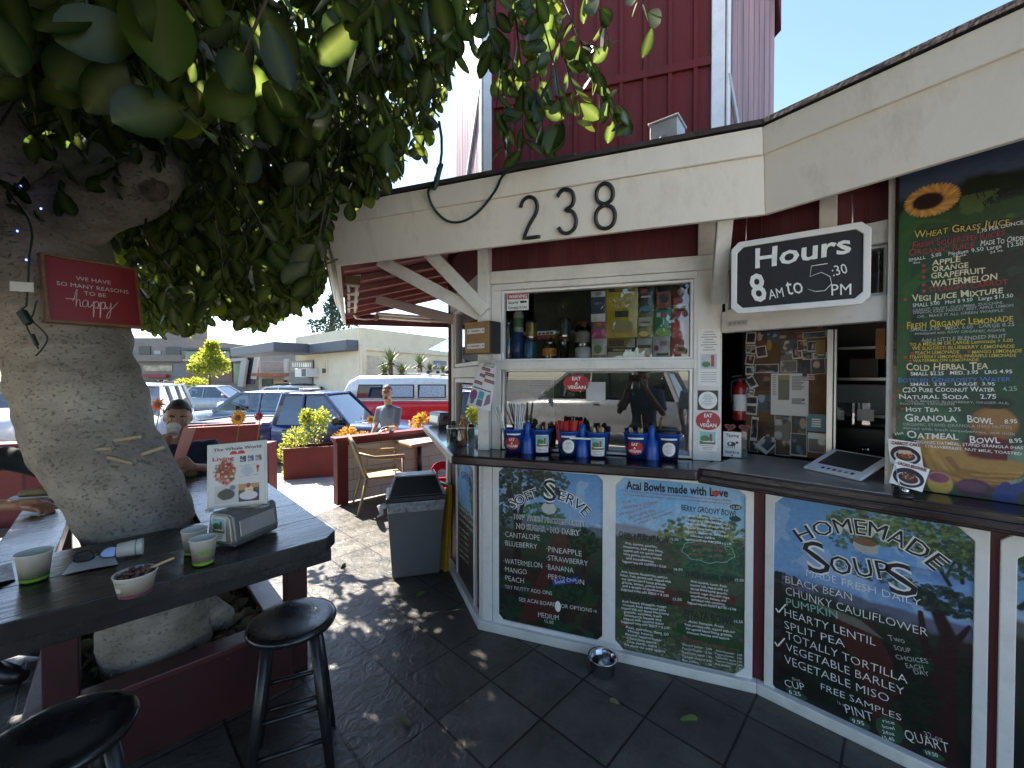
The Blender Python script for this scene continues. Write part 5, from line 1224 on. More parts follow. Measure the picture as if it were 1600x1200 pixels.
# ================================================================ THINGS ON AND AROUND THE COUNTER
STRED = paint("sticker_red", (0.36, 0.015, 0.025), .4); STWHITE = paint("sticker_white", (0.74, 0.75, 0.74), .4); STBLACK = paint("sticker_black", (0.015, 0.015, 0.017), .4)
SKYB = paint("print_sky_blue", (0.22, 0.48, 0.52), .4); GRN = paint("print_green", (0.05, 0.19, 0.06), .4); BARNP = paint("print_barn_red", (0.32, 0.06, 0.04), .4); GREYP = paint("print_grey", (0.30, 0.30, 0.30), .5)
class Flat:
 """thin printed item made of stacked flat shapes; can be bent round a cylinder before it is built"""
 def __init__(s): s.l = []
 def lay(s, m, name):
  for q in s.l:
   if q[1] is m and q[2] == name: return q[0]
  mb = MB(); s.l.append((mb, m, name)); return mb
 def col(s, m, name, x0, x1, fb, ft, z, n=18):
  mb = s.lay(m, name); vs, fs = [], []
  for i in range(n + 1):
   x = x0 + (x1 - x0) * i / n; vs += [(x, fb(x), z), (x, ft(x), z)]
  for i in range(n): fs.append((2 * i, 2 * i + 2, 2 * i + 3, 2 * i + 1))
  mb.add(vs, fs)
 def rect(s, m, name, x0, x1, y0, y1, z, n=10): s.col(m, name, x0, x1, lambda x: y0, lambda x: y1, z, n)
 def oval(s, m, name, cx, cy, rx, ry, z):
  g = lambda x: ry * math.sqrt(max(0, 1 - ((x - cx) / rx) ** 2)); s.col(m, name, cx - rx, cx + rx, lambda x: cy - g(x), lambda x: cy + g(x), z, 26)
 def text(s, m, t, x, y, w, h, z, off=0.0, align='C'): s.lay(m, "lettering").text(t, w=w, h=h, z=z, x=x, y=y, align=align, off=off)
 def done(s, t, warp=None, M=None, label=None):
  for mb, m, name in s.l:
   if warp: mb.v = [warp(*v) for v in mb.v]
   if M is not None: mb.v = [tuple(M @ Vector(v)) for v in mb.v]
   mb.build(name, m, t)
  return t
def eat_a_vegan(f, cx, cy, rx, ry, z=0.001):
 f.oval(STRED, "oval", cx, cy, rx, ry, z)
 f.text(STWHITE, "EAT", cx, cy + ry * .38, rx * .66, ry * .42, z + .0006, off=.03); f.text(STWHITE, "A", cx, cy - ry * .18, rx * .26, ry * .38, z + .0006, off=.03)
 f.text(STWHITE, "VEGAN", cx, cy - ry * .66, rx * 1.35, ry * .40, z + .0006, off=.03)
def round_card(f, cx, cy, w, h, z=0.001):
 f.rect(STBLACK, "card", cx - w / 2, cx + w / 2, cy - h / 2, cy + h / 2, z); f.oval(STWHITE, "disc", cx, cy, w * .46, h * .44, z + .0005)
 for i in range(7): f.rect(GREYP, "printed_lines", cx - w * (.16 + .06 * (i % 3)), cx + w * (.16 + .06 * (i % 3)), cy + h * (.26 - i * .085), cy + h * (.29 - i * .085), z + .001)
def barn_card(f, cx, cy, w, h, z=0.001):
 f.rect(STWHITE, "card", cx - w / 2, cx + w / 2, cy - h / 2, cy + h / 2, z); y0, y1 = cy - h * .16, cy + h * .46
 f.rect(SKYB, "picture_sky", cx - w * .43, cx + w * .43, y0, y1, z + .0005); f.rect(paint("print_earth", (.16, .15, .07)), "picture_ground", cx - w * .43, cx + w * .43, y0, y0 + h * .14, z + .0008)
 f.oval(GRN, "picture_tree", cx - w * .14, cy + h * .12, w * .24, h * .15, z + .0011); f.rect(BARNP, "picture_tower", cx + w * .10, cx + w * .24, cy + h * .0, cy + h * .34, z + .0014); f.rect(STWHITE, "picture_roof", cx - w * .25, cx + w * .36, cy - h * .05, cy + h * .0, z + .0016)
 for i in range(3): f.rect(GREYP, "printed_lines", cx - w * (.36 - .05 * i), cx + w * (.36 - .05 * i), cy - h * (.245 + i * .08), cy - h * (.215 + i * .08), z + .001)
def on_wall(w, x0, x1, y0, y1, o=0.0):
 a, b_ = w.px(x0, y1, o), w.px(x1, y0, o); c_ = w.px(x1, y1, o); d_ = w.px(x0, y0, o)
 s0, s1 = (a.x + d_.x) / 2, (b_.x + c_.x) / 2; z0, z1 = (a.y + c_.y) / 2, (b_.y + d_.y) / 2
 return w.M((s0 + s1) / 2, (z0 + z1) / 2, o), s1 - s0, z1 - z0
# stickers on the post between the windows and on the glass
M_, w, h = on_wall(W1, 1087, 1126, 643, 672, .002); f = Flat(); eat_a_vegan(f, 0, 0, w / 2, h / 2); f.done(thing("sticker", "red oval EAT A VEGAN sticker on the white post between the windows", "sticker", M_))
M_, w, h = on_wall(W1, 880, 922, 586, 612, -.030); f = Flat(); eat_a_vegan(f, 0, 0, w / 2, h / 2); f.done(thing("sticker", "red oval EAT A VEGAN sticker on the glass of the lower left window", "sticker", M_))
M_, w, h = on_wall(W1, 1090, 1122, 610, 641, .002); f = Flat(); round_card(f, 0, 0, w, h); f.done(thing("sticker", "black square sticker with a white disc of text on the white post", "sticker", M_))
M_, w, h = on_wall(W1, 1091, 1120, 673, 705, .002); f = Flat(); barn_card(f, 0, 0, w, h); f.done(thing("sticker", "small picture card of tree and red tower on the post below the red oval", "sticker", M_))
M_, w, h = on_wall(W1, 916, 946, 597, 626, -.030); f = Flat(); f.rect(mat("thin_paper", (.42, .43, .43), .6), "sheet", -w / 2, w / 2, -h / 2, h / 2, .001); f.done(thing("note", "blank pale square note stuck inside the lower window beside the red oval", "note", M_))
M_, w, h = on_wall(W1, 1090, 1125, 514, 603, .002); t = thing("notice", "long laminated paper notice with a small tower picture on the post beside the hours sign", "notice", M_)
f = Flat(); f.rect(PAPER, "sheet", -w / 2, w / 2, -h / 2, h / 2, .001); f.rect(paint("print_pale_sky", (.5, .52, .55)), "picture_sky", -w * .36, w * .36, -h * .2, h * .06, .002); f.oval(GRN, "picture_tree", -w * .12, -h * .12, w * .2, h * .05, .0026); f.rect(BARNP, "picture_tower", w * .1, w * .24, -h * .16, h * .04, .003)
for i in range(8): f.rect(GREYP, "printed_lines", -w * (.2 + .08 * (i * 7 % 3)), w * (.2 + .08 * (i * 7 % 3)), h * (.44 - i * .045), h * (.455 - i * .045), .002)
for i in range(5): f.rect(GREYP, "printed_lines", -w * .34, w * .34, -h * (.27 + i * .04), -h * (.26 + i * .04), .002)
f.done(t)
M_, w, h = on_wall(W1, 792, 826, 457, 485, -.030); f = Flat(); t = thing("warning_sign", "small white and red WARNING security cameras sign in the upper left corner of the window", "sign", M_)
f.rect(STWHITE, "plate", -w / 2, w / 2, -h / 2, h / 2, .001); f.rect(STRED, "red_band", -w * .47, w * .47, h * .13, h * .46, .0016); f.text(STWHITE, "WARNING", 0, h * .19, w * .84, h * .2, .0022, off=.03)
f.text(STBLACK, "Security", -w * .2, -h * .12, w * .48, h * .17, .0016, off=.02); f.text(STBLACK, "Cameras In Use", 0, -h * .40, w * .86, h * .16, .0016, off=.02); f.rect(STBLACK, "camera_symbol", w * .12, w * .3, -h * .1, h * .02, .0016); f.oval(STBLACK, "camera_symbol", w * .36, -h * .04, w * .06, h * .06, .0016); f.done(t)
M_, w, h = on_wall(W2, 1137, 1168, 498, 512, .013); f = Flat(); t = thing("label_strip", "narrow clear label strip on the white header above the serving window", "label", M_)
f.rect(mat("yellowed_label", (.52, .50, .46), .4), "strip", -w / 2, w / 2, -h * .3, h * .3, .001)
for i in range(4): f.rect(GREYP, "printed_lines", -w * .42 + i * w * .22, -w * .28 + i * w * .22, -h * .12, h * .12, .002)
f.done(t)
# ---- blue bucket caddies
BUCKET = mat("blue_plastic", (0.012, 0.075, 0.36), 0.35, var=.1, scale=8)
rb = lambda y: .051 + .016 * y / .15
def bucket_mb():
 m = MB(); m.lathe([(0, .004), (.049, .004), (.051, .0), (rb(.143), .143), (.071, .145), (.071, .152), (.066, .152), (.0635, .14), (.049, .008), (0, .008)], 32); return m
bk_px = [(802.7, 709.8), (847.3, 711), (889, 715), (936, 717), (997.6, 719), (1049.5, 721)]
BK = [at_h(x, y, ZC) + Vector((0, .052, 0)) for x, y in bk_px]
CAPL = ["pair of blue buckets holding paper straws at the left end of the counter", "pair of blue buckets with red packets in the middle of the window counter", "pair of blue buckets with wooden cutlery nearest the serving window"]
for k in range(3):
 a, b_ = BK[2 * k], BK[2 * k + 1]; mid = (a + b_) / 2; u_ = (b_ - a).normalized()
 t = thing("bucket_caddy", CAPL[k], "bucket caddy", Matrix(((u_.x, -u_.y, 0, mid.x), (u_.y, u_.x, 0, mid.y), (0, 0, 1, ZC + .001), (0, 0, 0, 1))), "blue bucket caddies on the counter")
 hw_ = (b_ - a).length / 2; ang = math.atan2(u_.y, u_.x)
 for s_, q in ((-1, a), (1, b_)):
  bo = bucket_mb().build("bucket", BUCKET, t, M=T(s_ * hw_, 0, 0))
  look = math.atan2(-q.y, -q.x) - ang          # the side that faces the customers
  f = Flat(); wv = lambda x, y, z, A=look: ((rb(y) + z) * math.cos(A + x / rb(y)), (rb(y) + z) * math.sin(A + x / rb(y)), y)
  idx = 2 * k + (0 if s_ < 0 else 1)
  if idx in (0, 4): eat_a_vegan(f, -.012 if idx == 0 else -.006, .068, .052, .038, .0012); f.rect(STWHITE, "label_strip", -.045, .045, .118, .128, .0012)
  elif idx in (1, 3): barn_card(f, .004, .068, .082, .108, .0012)
  else: round_card(f, .004, .066, .078, .09, .0012); f.rect(STWHITE, "label_strip", -.04, .05, .118, .128, .0012)
  f.done(bo, wv)
 hd_ = MB(); hd_.lathe([(.042, .0), (.038, .06), (.034, .10), (.022, .11), (.021, .155), (.017, .182), (.008, .194), (0, .196)], 20, M=T(0, 0, .0)); hd_.build("handle", BUCKET, t)
 MB().bx(-hw_ + .05, hw_ - .05, -.012, .012, .07, .11).build("bridge", BUCKET, t, bevel=.004)
 if k == 1:
  f = Flat(); f.rect(STWHITE, "label_strip", -.07, .05, .112, .122, 0); M2 = T(0, -.075, 0) @ RX(R(90)); f.done(t, M=M2)
STRAW = mat("striped_paper_straw", (0.66, 0.70, 0.70), .6, var=.25, scale=60); SPOONW = mat("pale_birch_wood", (0.50, 0.36, 0.20), .6, var=.15, scale=12, stretch=(1, 1, .2)); PKT = mat("red_paper_sleeve", (0.45, 0.02, 0.02), .5, var=.15)
def lean(base, tip):
 d = (tip - base); q = d.to_track_quat('Z', 'Y'); return Matrix.Translation(base) @ q.to_matrix().to_4x4()
straw_mb = MB(); straw_mb.lathe([(.0042, 0), (.0042, .29), (.0034, .29), (.0034, 0)], 10)
for i in range(9):
 z = .03 + i * .028
 straw_mb.tube([(.0046 * math.cos(i * 1.2 + q), .0046 * math.sin(i * 1.2 + q), z + q * .0035) for q in (0, .8, 1.6, 2.4, 3.2)], .0007, 4)
st_ = None
strs = [(-.03 - .006 * (i % 2), .0 + .006 * i, -.085 - .014 * (i % 3), .26 - .01 * i) for i in range(4)] + [(.01 + .012 * (i % 5), -.03 + .02 * (i // 5), .012 + .014 * (i % 5), .288 - .006 * (i % 3)) for i in range(14)]
for i, (bx_, by_, tx_, tz_) in enumerate(strs):
 b0 = BK[0] + Vector((bx_ * .6, by_ * .6, .012)); tp_ = BK[0] + Vector((tx_, by_ + .02 * ((i * 7) % 3 - 1), tz_))
 if st_ is None: st_ = straw_mb.build("paper_straw", STRAW, None)
 else: st_ = st_.copy(); COL.objects.link(st_)
 st_.matrix_basis = lean(b0, tp_)
 tag(st_, "pale striped paper straw standing in the leftmost blue bucket", "straw", "paper straws in the leftmost bucket")
pk = None
for i in range(9):
 b0 = BK[2] + Vector((-.05 + .0125 * i, .02 * ((i * 5) % 3 - 1), .06)); tp_ = b0 + Vector((-.02 + .006 * i, -.01, .14 + .012 * ((i * 3) % 4)))
 if pk is None:
  m = MB(); m.bx(-.013, .013, -.002, .002, 0, .15); m.bx(-.010, .010, -.0035, .0035, .145, .153); pk = m.build("paper_sleeve", PKT, None, bevel=.001)
 else: pk = pk.copy(); COL.objects.link(pk)
 pk.matrix_basis = lean(b0, tp_) @ RZ(.3 * i); tag(pk, "red paper cutlery sleeve standing in the third blue bucket from the left", "sleeve", "red paper sleeves in the third bucket")
sp = None
for gi, (bi, n, nm) in enumerate(((1, 7, "second"), (3, 13, "fourth"), (4, 6, "fifth"))):
 for i in range(n):
  q = i * 2.4; rr = .014 + .009 * (i % 4); b0 = BK[bi] + Vector((rr * math.cos(q), rr * math.sin(q), .03)); tp_ = b0 + Vector((.012 * math.cos(q), .012 * math.sin(q), .14))
  if sp is None:
   m = MB(); m.bx(-.004, .004, -.0012, .0012, 0, .12); m.ell((0, 0, .132), (.0105, .003, .017), nu=12, nv=8); sp = m.build("wooden_spoon", SPOONW, None)
  else: sp = sp.copy(); COL.objects.link(sp)
  sp.matrix_basis = lean(b0, tp_) @ RZ(q); tag(sp, f"small wooden spoon standing handle down in the {nm} blue bucket from the left", "spoon", f"wooden spoons in the {nm} bucket")
# large wooden fork and spoon by the third caddy's handle
mid = (BK[4] + BK[5]) / 2
m = MB(); m.bx(-.005, .005, -.0015, .0015, 0, .13); m.prism([(-.013, .13), (.013, .13), (.014, .20), (.009, .20), (.008, .165), (.003, .165), (.003, .20), (-.003, .20), (-.003, .165), (-.008, .165), (-.009, .20), (-.014, .20)], -.0015, .0015, RX(R(90)))
tag(m.build("wooden_fork", mat("tan_wood", (.42, .24, .09), .6, var=.2), None, M=lean(mid + Vector((-.035, .03, .05)), mid + Vector((-.05, .035, .25))), bevel=.0008), "large tan wooden fork standing between the two right-hand blue buckets", "fork")
m = MB(); m.bx(-.005, .005, -.0015, .0015, 0, .14); m.ell((0, 0, .165), (.019, .004, .03), nu=16, nv=9)
tag(m.build("wooden_spoon", mat("tan_wood", (.42, .24, .09), .6), None, M=lean(mid + Vector((.03, .03, .05)), mid + Vector((.075, .035, .25)))), "large tan wooden spoon leaning right between the two right-hand blue buckets", "spoon")
m = MB(); m.lathe([(0, 0), (.063, 0), (.066, .006), (.064, .016), (.05, .02), (0, .02)], 28); tag(m.build("dark_lid", BLACK, None, M=Matrix.Translation(BK[5] + Vector((0, 0, .152)))), "black round lid lying on the rightmost blue bucket", "lid")
# ---- napkin dispensers
def make_dispenser():
 t = thing("napkin_dispenser", "", "napkin dispenser", None, "grey napkin dispensers")
 body = mat("grey_cast_metal", (.20, .205, .21), .38, .6, var=.15, scale=12, bump=.08)
 P = [(-.066, .006), (.066, .006), (.072, .03), (.060, .125), (.045, .137), (-.045, .137), (-.060, .125), (-.072, .03)]
 MB().prism(P, -.105, .105, RX(R(90))).build("body", body, t, bevel=.006, seg=3)
 for s_ in (-1, 1):
  fp = MB().ring([(-.060, .028), (.060, .028), (.053, .122), (-.053, .122)], [(-.045, .040), (.045, .040), (.039, .112), (-.039, .112)], .105, .110, RZ(R(90 if s_ > 0 else -90)) @ RZ(R(90)) @ RX(R(90)))
 MB().prism([(-.056, .020), (.056, .020), (.058, .032), (.048, .120), (.036, .130), (-.036, .130), (-.048, .120), (-.058, .032)], .104, .112, RX(R(90))).build("end_plate", STEEL, t, bevel=.002)
 for s_ in (-1, 1):
  m = MB().bx(-.085, .085, -.004, .0, -.032, .032); q = m.build("side_panel", STEEL, t, bevel=.003); q.matrix_basis = T(s_ * .0685, 0, .074) @ RZ(R(90 * s_)) @ RX(R(-7))
 f = Flat(); barn_card(f, -.004, .076, .072, .092, .001); f.done(t, M=T(0, -.112, 0) @ RX(R(90)))
 return t
d0 = make_dispenser()
pA, pB = at_h(344, 855, HT), at_h(367, 857, HT)
dax = (at_h(423, 832, HT) - at_h(367, 857, HT)); dan = math.atan2(dax.y, dax.x) - math.pi / 2
dcen = at_h(345, 856, HT) + Vector((math.cos(dan + math.pi / 2), math.sin(dan + math.pi / 2), 0)) * .108
d0.matrix_basis = T(dcen.x, dcen.y, HT) @ RZ(dan); d0['label'] = "grey metal napkin dispenser carrying the menu stand on the tree table"
q = at_h(681, 666, ZC); copy_tree(d0, T(q.x + .04, q.y + .02, ZC + .001) @ RZ(R(38)), "grey metal napkin dispenser at the far left end of the stand counter")
# ---- condiment tray
q0, q1 = at_h(698, 699, ZC), at_h(746, 698, ZC); u_ = (q1 - q0).normalized(); tw_ = (q1 - q0).length
TRM = Matrix(((u_.x, -u_.y, 0, q0.x), (u_.y, u_.x, 0, q0.y), (0, 0, 1, ZC + .001), (0, 0, 0, 1)))
t = thing("condiment_tray", "clear plastic condiment tray on the counter left of the corner post", "tray", TRM)
MB().ring([(0, 0), (tw_, 0), (tw_, .15), (0, .15)], [(.004, .004), (tw_ - .004, .004), (tw_ - .004, .146), (.004, .146)], 0, .125).build("tray_wall", CLEAR, t); MB().bx(.004, tw_ - .004, .004, .146, 0, .004).build("tray_floor", CLEAR, t)
MB().ring([(-.003, -.003), (tw_ + .003, -.003), (tw_ + .003, .153), (-.003, .153)], [(.005, .005), (tw_ - .005, .005), (tw_ - .005, .145), (.005, .145)], .125, .130).build("rim", mat("plastic_rim", (.55, .57, .57), .2), t)
def bottle(x, y, prof, body, cap, label, cat="bottle", split=None):
 t = thing("bottle", label, cat, TRM @ T(x, y, .005)); k = split or len(prof) - 3
 MB().lathe(prof[:k + 1], 20).build("body", body, t); MB().lathe(prof[k:], 20).build("cap", cap, t)
bottle(.045, .05, [(0, 0), (.027, 0), (.028, .07), (.026, .10), (.013, .125), (.013, .14), (.015, .14), (.015, .165), (0, .168)], mat("soy_black", (.012, .008, .006), .1), BLACK, "small dark sauce bottle with black cap in the condiment tray", split=5)
bottle(.110, .05, [(0, 0), (.028, 0), (.030, .05), (.026, .09), (.030, .12), (.020, .155), (.013, .17), (.015, .17), (.018, .185), (.016, .205), (.006, .215), (0, .215)], mat("honey_amber", (.42, .14, .02), .12, coat=.4), mat("tan_cap", (.38, .22, .10), .5), "amber honey bear bottle with tan cap in the condiment tray", split=6)
bottle(.085, .055 + .05, [(0, 0), (.016, 0), (.016, .085), (.010, .10), (.010, .12), (0, .122)], mat("mustard_yellow", (.62, .42, .03), .4), mat("mustard_yellow", (.6, .4, .03), .4), "slim yellow mustard bottle at the back of the condiment tray")
bottle(.165, .06, [(0, 0), (.020, 0), (.021, .10), (.020, .12), (.021, .12), (.021, .14), (0, .142)], mat("green_label", (.05, .16, .05), .4), BLACK, "green labelled shaker with black lid in the condiment tray")
bottle(.05, .11, [(0, 0), (.022, 0), (.024, .06), (.02, .085), (.021, .085), (.021, .1), (0, .102)], mat("glass_salt", (.6, .6, .58), .2), CHROME, "short clear salt shaker with metal lid in the condiment tray")
bottle(.17, .11, [(0, 0), (.018, 0), (.019, .08), (.016, .1), (.017, .1), (.017, .115), (0, .117)], mat("ochre_sauce", (.40, .24, .04), .3), mat("tan_cap", (.38, .22, .10), .5), "ochre sauce bottle in the right rear of the condiment tray")
# ---- flyer in a plastic sleeve hung on the corner post
def sheet(name, label, cat, c4, cv, nx=50, curl=.012):
 """sheet through four corner points (bl, br, tr, tl) with a soft curl"""
 bl, br, tr, tl = c4; cen = (bl + br + tr + tl) / 4; t = thing(name, label, cat, Matrix.Translation(cen)); n = (br - bl).cross(tl - bl).normalized()
 def wp(co):
  u, v = co[:, 0:1], co[:, 1:2]
  B = [np.array(p - cen)[None] for p in (bl, br, tr, tl)]
  return B[0] * (1 - u) * (1 - v) + B[1] * u * (1 - v) + B[2] * u * v + B[3] * (1 - u) * v + np.array(n)[None] * (curl * np.sin(u * 3.1) * (1.2 - v) + curl * .4 * np.sin(v * 5 + u * 3))
 cv.build("sheet", 0, 1, 0, 1, 0, PRINT, t, warp=wp); return t
cv = Canvas(60, 130, '#d9dadd'); cv.grad(.92, 1, '#c9c9cc', '#b9b9bc')
for y0, x0, x1 in ((.80, .2, .7), (.70, .45, .95), (.66, .2, .5), (.56, .5, 1.0), (.50, .05, .45)): cv.poly([(x0, y0), (x1, y0 - .03), (x1, y0 + .035), (x0, y0 + .065)], '#7b4a48'); cv.poly([(x0 + .03, y0 + .02), (x1 - .03, y0 - .005), (x1 - .03, y0 + .005), (x0 + .03, y0 + .035)], '#b59a98')
for i in range(4): cv.poly([(.25, .95 - i * .025), (.9, .94 - i * .025), (.9, .95 - i * .025), (.25, .96 - i * .025)], '#4a4a50')
cv.poly([(.1, .40), (.9, .36), (.9, .385), (.1, .425)], '#4a4a50')
cv.blob(.2, .24, .17, .12, '#8b4d86', rough=0, soft=.05); cv.blob(.2, .12, .12, .07, '#5c6f96'); cv.poly([(.42, .20), (.66, .18), (.66, .34), (.42, .36)], '#4aa0b0'); cv.poly([(.42, .05), (.66, .04), (.66, .17), (.42, .19)], '#6c6a8a'); cv.poly([(.72, .06), (.95, .14), (.9, .34), (.76, .28)], '#8a6a86')
sheet("flyer", "curled flyer in a plastic sleeve hung on the corner post above the condiment tray", "flyer", [at_d(729, 633, 2.60), at_d(766, 642, 2.54), at_d(777, 565, 2.55), at_d(751, 562, 2.60)], cv)
# ---- suggestion box
SB = Wall(at_d(727, 530, 2.60), at_d(757, 528, 2.50)); zb0, zb1 = SB.px(742, 553).y, SB.px(742, 503).y; sw = SB.px(765, 530).x
t = thing("suggestion_box", "black box with plywood front and two slotted labels fixed to the corner post", "box", SB.M(0, zb0, 0)); bh = zb1 - zb0
MB().bx(.004, sw, 0, bh, -.11, -.004).build("box_body", BLACK, t, bevel=.004); MB().bx(0, sw - .004, .004, bh - .002, -.004, .004).build("front_panel", mat("plywood", (.34, .20, .08), .55, var=.2, scale=8, stretch=(1, 5, 1)), t, bevel=.001)
for i, yy in enumerate((.16, .63)):
 f = Flat(); f.rect(PAPER, "slot_label", sw * .1, sw * .82, bh * yy, bh * (yy + .16), .0052); f.rect(GREYP, "printed_lines", sw * .28, sw * .62, bh * (yy + .06), bh * (yy + .1), .0058); f.oval(STBLACK, "screw", sw * .16, bh * (yy + .08), .004, .004, .006); f.oval(STBLACK, "screw", sw * .76, bh * (yy + .08), .004, .004, .006); f.done(t)
# ---- inside the left window: hanging tea packets, jars and cans
c7 = crop(700, 420, 3.7209)
def packet(label, x0, x1, y0, y1, col, o, parts, cat="tea packet", bulge=.012):
 M_, w, h = on_wall(W1, *[c7(x0, 0)[0], c7(x1, 0)[0], c7(0, y0)[1], c7(0, y1)[1]], o); t = thing("tea_packet", label, cat, M_, "tea packets hung in the window")
 m = MB(); n = 6; vs, fs = [], []
 for s_ in (1, -1):
  for i in range(n + 1):
   for j in range(n + 1):
    a, b_ = i / n, j / n; vs.append(((a - .5) * w, (b_ - .5) * h, s_ * bulge * (math.sin(a * math.pi) * math.sin(b_ * math.pi)) ** .5))
 k = (n + 1) ** 2
 for i in range(n):
  for j in range(n):
   q = i * (n + 1) + j; fs += [(q, q + n + 1, q + n + 2, q + 1), (k + q + 1, k + q + n + 2, k + q + n + 1, k + q)]
 m.add(vs, fs, smooth=True); m.build("pouch", mat("packet_" + col, col, .35, var=.25, scale=14, coat=.3), t)
 f = Flat()
 for kind, a in parts:
  z = bulge + .002
  if kind == 'r': f.rect(mat("packet_" + a[4], a[4], .4, var=.15), "printed_patch", (a[0] - .5) * w, (a[1] - .5) * w, (a[2] - .5) * h, (a[3] - .5) * h, z + (a[5] if len(a) > 5 else 0))
  elif kind == 'o': f.oval(mat("packet_" + a[4], a[4], .4, var=.15), "printed_patch", (a[0] - .5) * w, (a[1] - .5) * h, a[2] * w, a[3] * h, z + .0005)
  elif kind == 't': f.text(mat("packet_" + a[4], a[4], .5), a[0], (a[1] - .5) * w, (a[2] - .5) * h, a[3] * w, a[5] * h, z + .0012, off=.02)
 f.done(t)
packet("tall yellow organic chamomile tea bags pouch, largest packet in the window", 920, 1105, 92, 400, '#a89226', -.07, [('r', (.08, .92, .86, .95, '#1d1d1c')), ('t', ("ORGANIC", .58, .885, .6, '#b8a030', .045)), ('t', ("CHAMOMILE", .5, .68, .84, '#c9c08a', .08)), ('t', ("TEA BAGS", .5, .56, .62, '#c9c08a', .065)), ('r', (.28, .7, .38, .5, '#26241c')), ('o', (.5, .2, .36, .12, '#8d8450'))])
packet("white and navy tea pouch hanging left of the yellow pouch", 832, 915, 130, 308, '#b9bab8', -.075, [('r', (.02, .98, .25, .8, '#2b3448')), ('r', (.2, .8, .55, .62, '#9a9ea8')), ('o', (.5, .9, .2, .07, '#8a9096'))])
packet("pink flowered tea packet under the white and navy pouch", 834, 920, 312, 402, '#a23a62', -.07, [('o', (.3, .75, .2, .2, '#4c6a3a')), ('o', (.7, .7, .2, .2, '#7a5a3a')), ('o', (.5, .85, .2, .12, '#c07a4a'))])
packet("pale printed packet at the foot of the pink packet", 836, 925, 405, 532, '#a8a69a', -.07, [('o', (.4, .5, .25, .2, '#5a7a4c')), ('r', (.1, .9, .1, .25, '#7c7a6a'))])
packet("black, gold and cream tea box below the yellow pouch", 928, 1087, 402, 532, '#7d6a28', -.07, [('r', (.0, 1., .38, .56, '#1c1a17')), ('r', (0, 1, 0, .36, '#8f8a72')), ('r', (.05, .6, .62, .9, '#3a2c1a')), ('t', ("ORGANIC", .5, .42, .6, '#c0b890', .09))])
packet("charcoal grey tea packet with a small red logo", 1108, 1200, 105, 248, '#2c2f31', -.075, [('r', (.12, .55, .72, .9, '#8a3a38')), ('r', (.15, .8, .55, .62, '#b8b8b8')), ('o', (.5, .1, .4, .12, '#4d7a88'))])
packet("dark packet with an orange picture patch near the window top", 1205, 1303, 98, 238, '#1c1614', -.075, [('r', (.08, .92, .2, .72, '#8a3a1c')), ('o', (.5, .45, .3, .2, '#2a1712')), ('r', (.1, .9, .05, .16, '#7a3a20'))])
packet("maroon and cream tea packet in the window's top right corner", 1305, 1403, 110, 245, '#5a1518', -.075, [('o', (.55, .8, .3, .16, '#7a5238')), ('r', (.05, .95, .28, .55, '#8a1c24')), ('r', (.05, .95, .1, .26, '#a89a80'))])
packet("olive and white herbal tea packet below the charcoal packet", 1100, 1196, 250, 402, '#66683a', -.07, [('r', (.08, .92, .45, .78, '#a9a890')), ('r', (.2, .8, .55, .62, '#3a3a2c')), ('o', (.4, .15, .3, .1, '#c8b060'))])
packet("bright green tea packet", 1200, 1300, 240, 392, '#2f7a52', -.07, [('r', (.12, .35, .72, .9, '#b0a8a0')), ('r', (.38, .7, .74, .88, '#9a4a44')), ('o', (.5, .15, .42, .16, '#78a04a'))])
packet("coral pink tea packet with small berries", 1303, 1403, 246, 404, '#b0484c', -.07, [('o', (.3, .8, .2, .15, '#8a2c34')), ('o', (.7, .7, .2, .12, '#8a2c34'))])
packet("white tea packet with green leaf print at the bottom", 1096, 1186, 405, 532, '#a3a394', -.07, [('r', (.1, .9, .55, .7, '#4a4a3c')), ('o', (.3, .2, .2, .14, '#5a7a3c')), ('o', (.7, .15, .12, .12, '#b89a3c'))])
packet("white tea packet with black twig drawing", 1190, 1292, 392, 532, '#a8a8a2', -.07, [('o', (.2, .5, .12, .12, '#33302c')), ('r', (.2, .9, .2, .3, '#55504a')), ('r', (.4, .8, .6, .8, '#77726a'))])
packet("dusty pink tea packet in the bottom right corner of the window", 1297, 1403, 406, 532, '#9a4a48', -.07, [('r', (.2, .8, .3, .7, '#b07a70')), ('r', (.3, .7, .4, .6, '#6a3a38'))])
def jar(label, x, y0, y1, wpx, o, mats_, prof, cat):
 M_, w, h = on_wall(W1, c7(x - wpx / 2, 0)[0], c7(x + wpx / 2, 0)[0], c7(0, y0)[1], c7(0, y1)[1], o); p = M_.translation.copy(); p.z -= h / 2
 t = thing(cat.replace(' ', '_'), label, cat, Matrix.Translation(p)); r = w / 2
 for nm, m, pr in zip(("body", "lid", "label_band"), mats_, prof): MB().lathe([(a * r, b_ * h) for a, b_ in pr], 24).build(nm, m, t)
 return t
GL = glass_mat("jar_glass", (.72, .78, .76), .12)
jp = [[(0, 0), (.95, 0), (1, .05), (1, .75), (.7, .85), (.7, .88)], [(.78, .87), (.78, 1), (0, 1)], [(1.01, .2), (1.02, .21), (1.02, .58), (1.01, .59)]]
cp_ = [[(0, 0), (.9, 0), (1, .06), (1, .9), (.85, .97)], [(.88, .95), (.86, 1), (.7, .98), (0, .98)], [(1.01, .12), (1.015, .13), (1.015, .84), (1.01, .85)]]
al = mat("can_aluminium", (.6, .6, .6), .25, 1.0)
jar("empty clear glass jar at the left end of the window shelf", 352, 292, 530, 56, -.11, (GL, al), jp[:2], "jar")
jar("white bottle with green leaf label and tall neck on the window shelf", 410, 232, 370, 58, -.16, (mat("cream_bottle", (.5, .55, .5), .4), mat("cap_green", (.06, .2, .07), .4), mat("leaf_label", (.10, .25, .10), .5)), jp, "bottle")
